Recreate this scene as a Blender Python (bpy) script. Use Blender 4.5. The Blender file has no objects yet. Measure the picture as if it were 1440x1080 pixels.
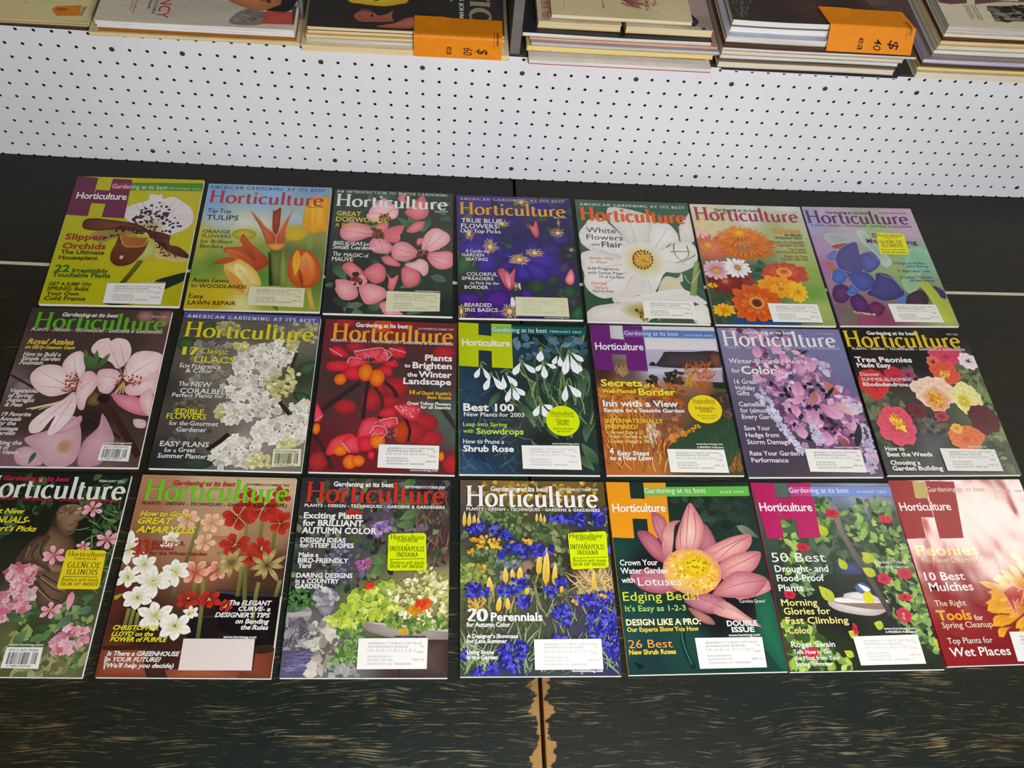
import bpy, bmesh, math, random
from mathutils import Vector, Matrix
from mathutils.geometry import tessellate_polygon

# ------------------------------------------------------------------ camera, light, exposure
C = bpy.context.scene
COL = C.collection
cam_d = bpy.data.cameras.new('camera')
cam_d.sensor_width = 36.0
cam_d.lens = 1263.29 / 1440 * 36.0
cam_d.clip_start = 0.02
cam_o = bpy.data.objects.new('camera', cam_d)
COL.objects.link(cam_o)
_r = Vector((0.99559431, -0.03594995, 0.08660004)); _u = Vector((-0.01807073, 0.83270229, 0.553426))
_f = Vector((0.09200769, 0.55255271, -0.82838402))
_m = Matrix((_r, _u, -_f)).transposed().to_4x4()
_m.translation = Vector((0, 0, 1.11746))
cam_o.matrix_world = _m
C.camera = cam_o

W = bpy.data.worlds.new('shop_ambience'); C.world = W
W.use_nodes = True
W.node_tree.nodes['Background'].inputs[0].default_value = (1.0, 0.86, 0.66, 1)
W.node_tree.nodes['Background'].inputs[1].default_value = 0.09

def area(name, loc, aim, sx, sy, power, col):
    d = bpy.data.lights.new(name, 'AREA'); d.shape = 'RECTANGLE'; d.size = sx; d.size_y = sy
    d.energy = power; d.color = col
    o = bpy.data.objects.new(name, d); COL.objects.link(o)
    o.location = loc
    o.rotation_euler = (Vector(aim) - Vector(loc)).to_track_quat('-Z', 'Y').to_euler()
    return o
area('added_key_light', (0.3, -0.12, 0.95), (0.27, 0.3, 0.0), 0.36, 0.28, 9.6, (0.985, 0.99, 1.0))  # unseen key light, added and placed to set the brightness across the covers
area('added_front_fill', (0.5, -1.7, 1.5), (0.4, 1.25, 0.2), 1.3, 0.9, 51, (0.97, 0.98, 1.0))  # unseen fill added behind the camera to brighten the pegboard
area('strip_light', (2.5, 1.66, 2.4), (2.5, 1.661, 0.0), 0.9, 0.44, 15, (1.0, 0.94, 0.84))

vs = C.view_settings
C.display_settings.display_device = 'sRGB'
vs.view_transform = 'Standard'; vs.look = 'None'; vs.gamma = 1.0; vs.exposure = 0.0
vs.use_curve_mapping = False

# ------------------------------------------------------------------ helpers
def lin(h):
    h = h.lstrip('#')
    if len(h) == 3: h = ''.join(c * 2 for c in h)
    o = []
    for i in (0, 2, 4):
        c = int(h[i:i + 2], 16) / 255
        o.append(c / 12.92 if c <= 0.04045 else ((c + 0.055) / 1.055) ** 2.4)
    return tuple(o)

def mixc(a, b, t): return tuple(a[i] + (b[i] - a[i]) * t for i in range(3))

def node_mat(name, rough=0.5, spec=0.5):
    m = bpy.data.materials.new(name); m.use_nodes = True
    nt = m.node_tree; b = nt.nodes['Principled BSDF']
    b.inputs['Roughness'].default_value = rough
    b.inputs['Specular IOR Level'].default_value = spec
    return m, nt, b

def nd(nt, t, **kw):
    n = nt.nodes.new(t)
    for k, v in kw.items(): setattr(n, k, v)
    return n

def noise(nt, vec, scale, detail=3, rough=0.5, dist=0.0):
    n = nd(nt, 'ShaderNodeTexNoise')
    n.inputs['Scale'].default_value = scale; n.inputs['Detail'].default_value = detail
    n.inputs['Roughness'].default_value = rough; n.inputs['Distortion'].default_value = dist
    if vec is not None: nt.links.new(vec, n.inputs['Vector'])
    return n.outputs['Fac']

def mapping(nt, vec, scale, loc=(0, 0, 0), rot=(0, 0, 0)):
    n = nd(nt, 'ShaderNodeMapping')
    n.inputs['Scale'].default_value = scale; n.inputs['Location'].default_value = loc
    n.inputs['Rotation'].default_value = rot
    nt.links.new(vec, n.inputs['Vector'])
    return n.outputs[0]

def ramp(nt, fac, stops):
    n = nd(nt, 'ShaderNodeValToRGB')
    e = n.color_ramp.elements
    while len(e) < len(stops): e.new(0.5)
    for k, (p, c) in enumerate(stops):
        e[k].position = p; e[k].color = (*c, 1) if len(c) == 3 else c
    nt.links.new(fac, n.inputs[0])
    return n.outputs[0]

def mixn(nt, fac, a, b, mode='MIX'):
    n = nd(nt, 'ShaderNodeMix', data_type='RGBA', blend_type=mode)
    for s, v in ((0, fac), (6, a), (7, b)):
        if hasattr(v, 'is_linked') or hasattr(v, 'node'): nt.links.new(v, n.inputs[s])
        elif s == 0: n.inputs[0].default_value = v
        else: n.inputs[s].default_value = (*v, 1)
    return n.outputs[2]

def mathn(nt, op, a, b=None, c=None, clamp=False):
    n = nd(nt, 'ShaderNodeMath', operation=op); n.use_clamp = clamp
    for s, v in ((0, a), (1, b), (2, c)):
        if v is None: continue
        if hasattr(v, 'node'): nt.links.new(v, n.inputs[s])
        else: n.inputs[s].default_value = v
    return n.outputs[0]

def bump(nt, b, h, strength, dist):
    n = nd(nt, 'ShaderNodeBump'); n.inputs['Strength'].default_value = strength
    n.inputs['Distance'].default_value = dist
    nt.links.new(h, n.inputs['Height']); nt.links.new(n.outputs[0], b.inputs['Normal'])

def plain(name, col, rough=0.5, spec=0.5, var=0.12, scale=60.0, bumpd=0.0):
    """one colour broken up by a little noise"""
    m, nt, b = node_mat(name, rough, spec)
    tc = nd(nt, 'ShaderNodeTexCoord').outputs['Object']
    n = noise(nt, tc, scale, 4, 0.6)
    c = lin(col) if isinstance(col, str) else col
    r = ramp(nt, n, [(0.25, tuple(x * (1 - var) for x in c)), (0.75, tuple(min(1, x * (1 + var)) for x in c))])
    nt.links.new(r, b.inputs['Base Color'])
    if bumpd: bump(nt, b, n, 0.4, bumpd)
    return m

def mesh_obj(name, verts, faces, mats, parent=None, mi=None, smooth=False):
    me = bpy.data.meshes.new(name)
    me.from_pydata(verts, [], faces)
    for m in (mats if isinstance(mats, (list, tuple)) else [mats]): me.materials.append(m)
    if mi: me.polygons.foreach_set('material_index', mi)
    if smooth: me.polygons.foreach_set('use_smooth', [True] * len(faces))
    me.update()
    o = bpy.data.objects.new(name, me); COL.objects.link(o)
    if parent: o.parent = parent
    return o

class MB:
    """collects shapes for one mesh"""
    def __init__(s): s.v = []; s.f = []; s.mi = []
    def add(s, vs_, fs, mi=0):
        n = len(s.v); s.v += [tuple(p) for p in vs_]
        s.f += [tuple(i + n for i in f) for f in fs]; s.mi += [mi] * len(fs)
    def prism(s, poly, z0, z1, bev=0.0, mi=0):
        """vertical prism over a ccw polygon, edges softened by bev"""
        n = len(poly); rings = []
        cx = sum(p[0] for p in poly) / n; cy = sum(p[1] for p in poly) / n
        def inset(d):
            o = []
            for k in range(n):
                a = Vector(poly[k - 1]); b_ = Vector(poly[k]); c = Vector(poly[(k + 1) % n])
                e1 = (b_ - a).normalized(); e2 = (c - b_).normalized()
                n1 = Vector((-e1.y, e1.x)); n2 = Vector((-e2.y, e2.x))
                bi = (n1 + n2); bi = bi / max(0.3, bi.dot(n1))
                q = b_ + bi * d; o.append((q.x, q.y))
            return o
        if bev > 0:
            for d, z in ((bev, z0), (0, z0 + bev), (0, z1 - bev), (bev * .3, z1 - bev * .3), (bev, z1)): rings.append([(x, y, z) for x, y in inset(d)])
        else:
            rings = [[(x, y, z0) for x, y in poly], [(x, y, z1) for x, y in poly]]
        vv = [p for r in rings for p in r]; ff = [tuple(range(n - 1, -1, -1))]
        for k in range(len(rings) - 1):
            for i in range(n):
                j = (i + 1) % n
                ff.append((k * n + i, k * n + j, (k + 1) * n + j, (k + 1) * n + i))
        ff.append(tuple((len(rings) - 1) * n + i for i in range(n)))
        s.add(vv, ff, mi)
    def box(s, x0, y0, z0, x1, y1, z1, bev=0.0, mi=0):
        s.prism([(x0, y0), (x1, y0), (x1, y1), (x0, y1)], z0, z1, bev, mi)
    def build(s, name, mats, parent=None, smooth=False):
        return mesh_obj(name, s.v, s.f, mats, parent, s.mi, smooth)

def tag(o, label=None, cat=None, group=None, kind=None):
    if label: o['label'] = label
    if cat: o['category'] = cat
    if group: o['group'] = group
    if kind: o['kind'] = kind
    return o

def empty(name, loc=(0, 0, 0), rz=0.0):
    o = bpy.data.objects.new(name, None); COL.objects.link(o)
    o.empty_display_size = 0.05
    o.location = loc; o.rotation_euler = (0, 0, rz)
    return o

# ------------------------------------------------------------------ materials
def wood_table():
    m, nt, b = node_mat('worn_green_paint', 0.5, 0.3)
    tc = nd(nt, 'ShaderNodeTexCoord').outputs['Object']
    sep = nd(nt, 'ShaderNodeSeparateXYZ'); nt.links.new(tc, sep.inputs[0])
    X, Y = sep.outputs[0], sep.outputs[1]
    big = noise(nt, mapping(nt, tc, (1, 1.6, 1)), 2.3, 3, 0.5)
    # paint colour: green black with browner and blacker areas
    base = ramp(nt, noise(nt, mapping(nt, tc, (1, 3, 1), (3, 1, 0)), 1.7, 3),
                [(0.3, lin('#181a10')), (0.5, lin('#111a15')), (0.72, lin('#131f1b'))])
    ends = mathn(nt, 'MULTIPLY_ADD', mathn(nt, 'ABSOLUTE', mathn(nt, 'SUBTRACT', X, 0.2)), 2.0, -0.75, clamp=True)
    base = mixn(nt, mathn(nt, 'MULTIPLY', ends, 0.7), base, lin('#2c2310'))   # warm hue of the light towards the table ends, painted into the base colour
    far = mathn(nt, 'MULTIPLY_ADD', Y, 2.2, -1.7, clamp=True)
    base = mixn(nt, far, base, lin('#1f1c17'))
    mott = noise(nt, mapping(nt, tc, (1, 4, 1)), 30, 5, 0.7)
    base = mixn(nt, 0.45, base, ramp(nt, mott, [(0.3, (0.3, 0.3, 0.3)), (0.75, (1.6, 1.6, 1.6))]), 'MULTIPLY')
    # grain: thin wavy lines where the paint has gone
    warp = nd(nt, 'ShaderNodeTexNoise'); warp.inputs['Scale'].default_value = 5; warp.inputs['Detail'].default_value = 2
    nt.links.new(mapping(nt, tc, (1, 1.5, 1)), warp.inputs['Vector'])
    wv = nd(nt, 'ShaderNodeVectorMath', operation='MULTIPLY_ADD')
    nt.links.new(warp.outputs['Color'], wv.inputs[0]); wv.inputs[1].default_value = (0.0, 0.05, 0); nt.links.new(tc, wv.inputs[2])
    g1 = noise(nt, mapping(nt, wv.outputs[0], (13, 520, 1)), 1.0, 3, 0.62)
    g2 = noise(nt, mapping(nt, wv.outputs[0], (26, 560, 1), (5, 3, 0)), 1.0, 2, 0.5)
    patch = noise(nt, mapping(nt, tc, (1, 2.6, 1), (1.3, 0.4, 0)), 7.5, 4, 0.6)
    nearm = mathn(nt, 'MULTIPLY_ADD', Y, -0.16, 0.14)            # front boards are worn more
    t1 = mathn(nt, 'ADD', mathn(nt, 'MULTIPLY_ADD', patch, 0.55, g1), nearm)
    l1 = ramp(nt, t1, [(0.965, (0, 0, 0)), (1.05, (1, 1, 1))])
    t2 = mathn(nt, 'ADD', mathn(nt, 'MULTIPLY_ADD', patch, 0.4, g2), nearm)
    l2 = ramp(nt, t2, [(0.945, (0, 0, 0)), (1.02, (1, 1, 1))])
    chip = noise(nt, mapping(nt, tc, (14, 60, 1), (2, 7, 0)), 1.0, 5, 0.65)
    t3 = mathn(nt, 'ADD', mathn(nt, 'MULTIPLY_ADD', patch, 0.3, chip), nearm)
    l3 = ramp(nt, t3, [(0.955, (0, 0, 0)), (0.975, (1, 1, 1))])
    # fine nicks
    vor = nd(nt, 'ShaderNodeTexVoronoi'); vor.inputs['Scale'].default_value = 1
    nt.links.new(mapping(nt, wv.outputs[0], (30, 75, 1)), vor.inputs['Vector'])
    nick = ramp(nt, vor.outputs['Distance'], [(0.035, (1, 1, 1)), (0.07, (0, 0, 0))])
    bare = ramp(nt, noise(nt, mapping(nt, tc, (3, 20, 1)), 4, 3), [(0.3, lin('#6e6650')), (0.55, lin('#7d7050')), (0.78, lin('#8a5c24'))])
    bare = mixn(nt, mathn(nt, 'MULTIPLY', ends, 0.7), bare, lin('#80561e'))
    # wear beside the joint between the two tables
    dx = mathn(nt, 'ABSOLUTE', mathn(nt, 'SUBTRACT', X, 0.143))
    jn = noise(nt, mapping(nt, tc, (20, 34, 1)), 1.0, 4, 0.65)
    jm = mathn(nt, 'SUBTRACT', mathn(nt, 'MULTIPLY_ADD', jn, 0.06, -0.019), dx)
    jm = mathn(nt, 'MULTIPLY', mathn(nt, 'MULTIPLY', jm, 400, clamp=True), mathn(nt, 'MULTIPLY_ADD', Y, -9, 3.4, clamp=True))
    brk = ramp(nt, noise(nt, mapping(nt, tc, (26, 55, 1), (4, 2, 0)), 1.0, 3, 0.6), [(0.42, (0, 0, 0)), (0.6, (1, 1, 1))])
    c = mixn(nt, mathn(nt, 'MULTIPLY', mathn(nt, 'MULTIPLY', l1, brk), 0.8), base, bare)
    c = mixn(nt, mathn(nt, 'MULTIPLY', l2, 0.6), c, bare)
    c = mixn(nt, l3, c, lin('#8f6a38'))
    c = mixn(nt, mathn(nt, 'MULTIPLY', nick, 0.25), c, lin('#7c7c68'))
    c = mixn(nt, jm, c, lin('#9a7440'))
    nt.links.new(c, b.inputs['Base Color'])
    bump(nt, b, mathn(nt, 'SUBTRACT', g1, l1), 0.25, 0.0006)
    return m

def printed(name, rough, bscale, bstr, spec=0.36):
    m, nt, b = node_mat(name, rough, spec)
    at = nd(nt, 'ShaderNodeAttribute', attribute_name='ink')
    tc = nd(nt, 'ShaderNodeTexCoord').outputs['Object']
    g = ramp(nt, noise(nt, tc, 420, 3, 0.7), [(0.25, (0.8, 0.8, 0.8)), (0.75, (1.2, 1.2, 1.2))])
    nt.links.new(mixn(nt, 0.6, at.outputs['Color'], g, 'MULTIPLY'), b.inputs['Base Color'])
    h = noise(nt, mapping(nt, tc, (1.0, 0.5, 1)), bscale, 2, 0.5)
    bump(nt, b, h, bstr, 0.004)
    return m

def page_edges(name, c1, c2):
    m, nt, b = node_mat(name, 0.75, 0.2)
    tc = nd(nt, 'ShaderNodeTexCoord').outputs['Object']
    n = noise(nt, mapping(nt, tc, (6, 6, 1500)), 1.0, 2, 0.6)
    nt.links.new(ramp(nt, n, [(0.3, lin(c2) if isinstance(c2, str) else c2), (0.62, lin(c1) if isinstance(c1, str) else c1)]), b.inputs['Base Color'])
    return m

M = {}
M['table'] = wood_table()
M['print'] = printed('glossy_print', 0.3, 9, 0.25)
M['print_wavy'] = printed('glossy_print_rippled', 0.13, 17, 0.6, 1.0)
M['print_matte'] = printed('matte_print', 0.6, 9, 0.1)
M['text'] = printed('text_ink', 0.32, 9, 0.2)
M['pages'] = page_edges('white_page_edges', '#f2f0ea', '#c9c7c0')
M['cover_stock'] = plain('cover_paper', '#e9e7e2', 0.4, 0.4, 0.05)
M['pegboard'] = plain('white_hardboard', '#e4e5e9', 0.42, 0.4, 0.03, 8)
M['screw'] = plain('grey_screw_head', '#32363b', 0.45, 0.5, 0.2, 900)
M['raw_board'] = plain('brown_hardboard', '#3a2a1c', 0.8, 0.2, 0.2, 40)
M['shelf'] = plain('shelf_board_paint', '#4a4038', 0.6, 0.3, 0.15, 20)
M['divider'] = plain('grey_divider_board', '#6d6a66', 0.55, 0.3, 0.14, 30)
M['strip'] = plain('pale_wood_strip', '#cfc6ae', 0.6, 0.3, 0.1, 50)
M['wall'] = plain('grey_painted_wall', '#5a5852', 0.7, 0.2, 0.06, 4)
M['floor'] = plain('concrete_floor', '#4d4a46', 0.7, 0.3, 0.2, 6)
M['label_paper'] = plain('label_paper', '#eceae4', 0.5, 0.3, 0.03, 200)
M['label_cream'] = plain('cream_label_paper', '#d9d8b4', 0.5, 0.3, 0.03, 200)
M['label_blank'] = plain('blank_label_paper', '#dfd2ce', 0.5, 0.3, 0.03, 200)
M['sticker_yellow'] = plain('yellow_sticker', '#e6e000', 0.4, 0.4, 0.03, 200)
M['sticker_lime'] = plain('lime_sticker', '#d4e600', 0.4, 0.4, 0.03, 200)
M['sticker_gold'] = plain('golden_sticker', '#f2d400', 0.4, 0.4, 0.03, 200)
M['sticker_mustard'] = plain('mustard_sticker', '#e8cf1c', 0.4, 0.4, 0.03, 200)
M['orange_card'] = plain('orange_card', '#e88a0e', 0.6, 0.3, 0.08, 60)
M['marker'] = plain('black_marker', '#1a120c', 0.6, 0.3, 0.1, 60)
# ------------------------------------------------------------------ the setting
mesh_obj('floor', [(-4, -3, -0.76), (5, -3, -0.76), (5, 4, -0.76), (-4, 4, -0.76)], [(0, 1, 2, 3)], M['floor'])['kind'] = 'structure'

mesh_obj('wall_back', [(-4, 3.6, -0.76), (5, 3.6, -0.76), (5, 3.6, 2.7), (-4, 3.6, 2.7)], [(0, 1, 2, 3)], M['wall'])['kind'] = 'structure'

def table(name, x0, x1, yf, gl, gr, label):
    """two wide boards with a pale strip in the gap; gl, gr = y of the gap at x0, x1"""
    t = empty(name, ((x0 + x1) / 2, 0.9, -0.76))
    def put(mb, n, m):
        o = mb.build(n, m, t); o.matrix_parent_inverse = Matrix.Translation((-(x0 + x1) / 2, -0.9, 0.76)); return o
    yb = 1.62; g = 0.0032
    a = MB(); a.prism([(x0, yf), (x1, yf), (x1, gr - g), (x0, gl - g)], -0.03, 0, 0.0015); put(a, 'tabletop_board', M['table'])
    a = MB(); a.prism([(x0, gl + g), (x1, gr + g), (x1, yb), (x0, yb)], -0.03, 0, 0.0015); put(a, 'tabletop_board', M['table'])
    a = MB(); a.prism([(x0 + .001, gl - g - 1e-4), (x1 - .001, gr - g - 1e-4), (x1 - .001, gr + g + 1e-4), (x0 + .001, gl + g + 1e-4)], -0.03, -0.0012); put(a, 'gap_strip', M['strip'])
    a = MB()
    a.box(x0 + .06, yf + .06, -.13, x1 - .06, yf + .085, -.03); a.box(x0 + .06, yb - .085, -.13, x1 - .06, yb - .06, -.03)
    a.box(x0 + .06, yf + .085, -.13, x0 + .085, yb - .085, -.03); a.box(x1 - .085, yf + .085, -.13, x1 - .06, yb - .085, -.03)
    put(a, 'apron', M['table'])
    for sx in (x0 + .085, x1 - .145):
        for sy in (yf + .085, yb - .145):
            a = MB(); a.box(sx, sy, -.76, sx + .06, sy + .06, -.03, .003); put(a, 'leg', M['table'])
    return tag(t, label, 'table', 'dark green tables side by side')
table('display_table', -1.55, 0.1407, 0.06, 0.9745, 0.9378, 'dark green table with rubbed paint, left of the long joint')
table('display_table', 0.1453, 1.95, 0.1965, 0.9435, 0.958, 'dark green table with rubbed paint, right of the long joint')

def peg_y(x): return 1.1808 + 0.011 * (x - 0.42) ** 2

def pegboard():
    """white hardboard pierced every inch, bowed a little"""
    r = empty('pegboard', (0.2, peg_y(0.2), 0))
    inv = Matrix.Translation((-0.2, -peg_y(0.2), 0))
    P = 0.0256; ZP = 0.02484; th = 0.004; hr = 0.0026; N = 8
    NX0, NX1 = -50, 58
    xo = 0.1365                              # one column passes here
    mb = MB()
    def sx(x, z): return xo + (x - xo) * (0.988 + 0.105 * z)      # the sheet is a touch wider at the top
    def at(x, z, d=0): x = sx(x, z); return (x, peg_y(x) + d, z)
    rows = [k * ZP - 0.0006 * (k > 0) for k in range(11)]
    for k in range(11):
        z0 = max(0.0005, (rows[k] + rows[k - 1]) / 2) if k else 0.0005
        z1 = (rows[k] + rows[k + 1]) / 2 if k < 10 else 0.2525
        zc = rows[k]
        for i in range(NX0, NX1):
            xc = xo + i * P
            xl, xr = xc - P / 2, xc + P / 2
            ring = []; sq = []
            half = zc - hr < z0
            angs = [math.pi * j / N for j in range(N + 1)] if half else [2 * math.pi * j / (2 * N) + math.pi / 4 for j in range(2 * N)]
            for a in angs:
                ring.append((xc + hr * math.cos(a), max(z0, zc + hr * math.sin(a))))
                ca, sa = math.cos(a), math.sin(a); s_ = min((P / 2) / max(1e-6, abs(ca)), ((z1 - zc) if sa >= 0 else (zc - z0)) / max(1e-6, abs(sa)) if abs(sa) > 1e-6 else 9)
                sq.append((min(xr, max(xl, xc + s_ * ca)), min(z1, max(z0, zc + s_ * sa))))
            if half:
                sq = [(xr, z0), (xr, z0 + .004), (xr, z1 - .002), (xr, z1), (xc, z1), (xl, z1), (xl, z1 - .002), (xl, z0 + .004), (xl, z0)]
            else:                            # pin the corners
                for cxx, czz in ((xl, z0), (xr, z0), (xr, z1), (xl, z1)):
                    b_ = min(range(len(sq)), key=lambda q: (sq[q][0] - cxx) ** 2 + (sq[q][1] - czz) ** 2); sq[b_] = (cxx, czz)
            n = len(ring)
            V = [at(x, z) for x, z in sq] + [at(x, z) for x, z in ring] + [at(x, z, th) for x, z in ring]
            F = []; G = []
            for j in range(n - (1 if half else 0)):
                q = (j + 1) % n
                F.append((j, q, n + q, n + j)); G.append((n + j, n + q, 2 * n + q, 2 * n + j))
            mb.add(V, F, 0); mb.add(V, G, 1)
    o = mb.build('panel', [M['pegboard'], M['raw_board']], r); o.matrix_parent_inverse = inv
    # screws
    spots = [(i, 9) for i in (-24, -20, -12, -6, 0, 7, 13, 19, 25)] + [(i, 1) for i in (-24, -12, 0, 13, 25, 37)]
    for i, k in spots:
        z = rows[k]; x = sx(xo + i * P, z)
        s = MB(); n = 12; rr = 0.0042
        V = []
        for d, q in ((0.0, rr), (-0.0008, rr * .92), (-0.0013, rr * .6)):
            V += [(x + q * math.cos(2 * math.pi * j / n), peg_y(x) + d - 1e-5, z + q * math.sin(2 * math.pi * j / n)) for j in range(n)]
        F = [(a * n + j, a * n + (j + 1) % n, (a + 1) * n + (j + 1) % n, (a + 1) * n + j) for a in range(2) for j in range(n)]
        F.append(tuple(2 * n + j for j in range(n)))
        s.add(V, F)
        e = .0022; s.add([(x - e, peg_y(x) - .0014, z - .0004), (x + e, peg_y(x) - .0014, z - .0004), (x + e, peg_y(x) - .0014, z + .0004), (x - e, peg_y(x) - .0014, z + .0004)], [(0, 1, 2, 3)], 1)
        q = s.build('screw', [M['screw'], M['raw_board']], r); q.matrix_parent_inverse = inv
    return tag(r, 'white pegboard panel standing at the back of the dark table', 'pegboard')
pegboard()

sh = empty('shelf', (0.2, 1.5, 0))
def shp(mb, n, m):
    o = mb.build(n, m, sh); o.matrix_parent_inverse = Matrix.Translation((-0.2, -1.5, 0)); return o
a = MB()
a.prism([(-1.1, peg_y(-1.1) + .0055), (-.6, peg_y(-.6) + .0055), (0, peg_y(0) + .0055), (.42, peg_y(.42) + .0055), (.9, peg_y(.9) + .0055), (1.55, peg_y(1.55) + .0055), (1.55, 1.6), (-1.1, 1.6)], 0.235, 0.2525)
shp(a, 'shelf_board', M['shelf'])
for x in (-1.09, 1.52):
    a = MB(); a.box(x, 1.22, 0.0, x + .02, 1.58, .235); shp(a, 'upright', M['shelf'])
a = MB(); a.box(-1.1, 1.582, 0.0, 1.55, 1.6, .235); shp(a, 'back_panel', M['shelf'])
tag(sh, 'low dark shelf behind the pegboard carrying the stacks', 'shelf')
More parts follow.
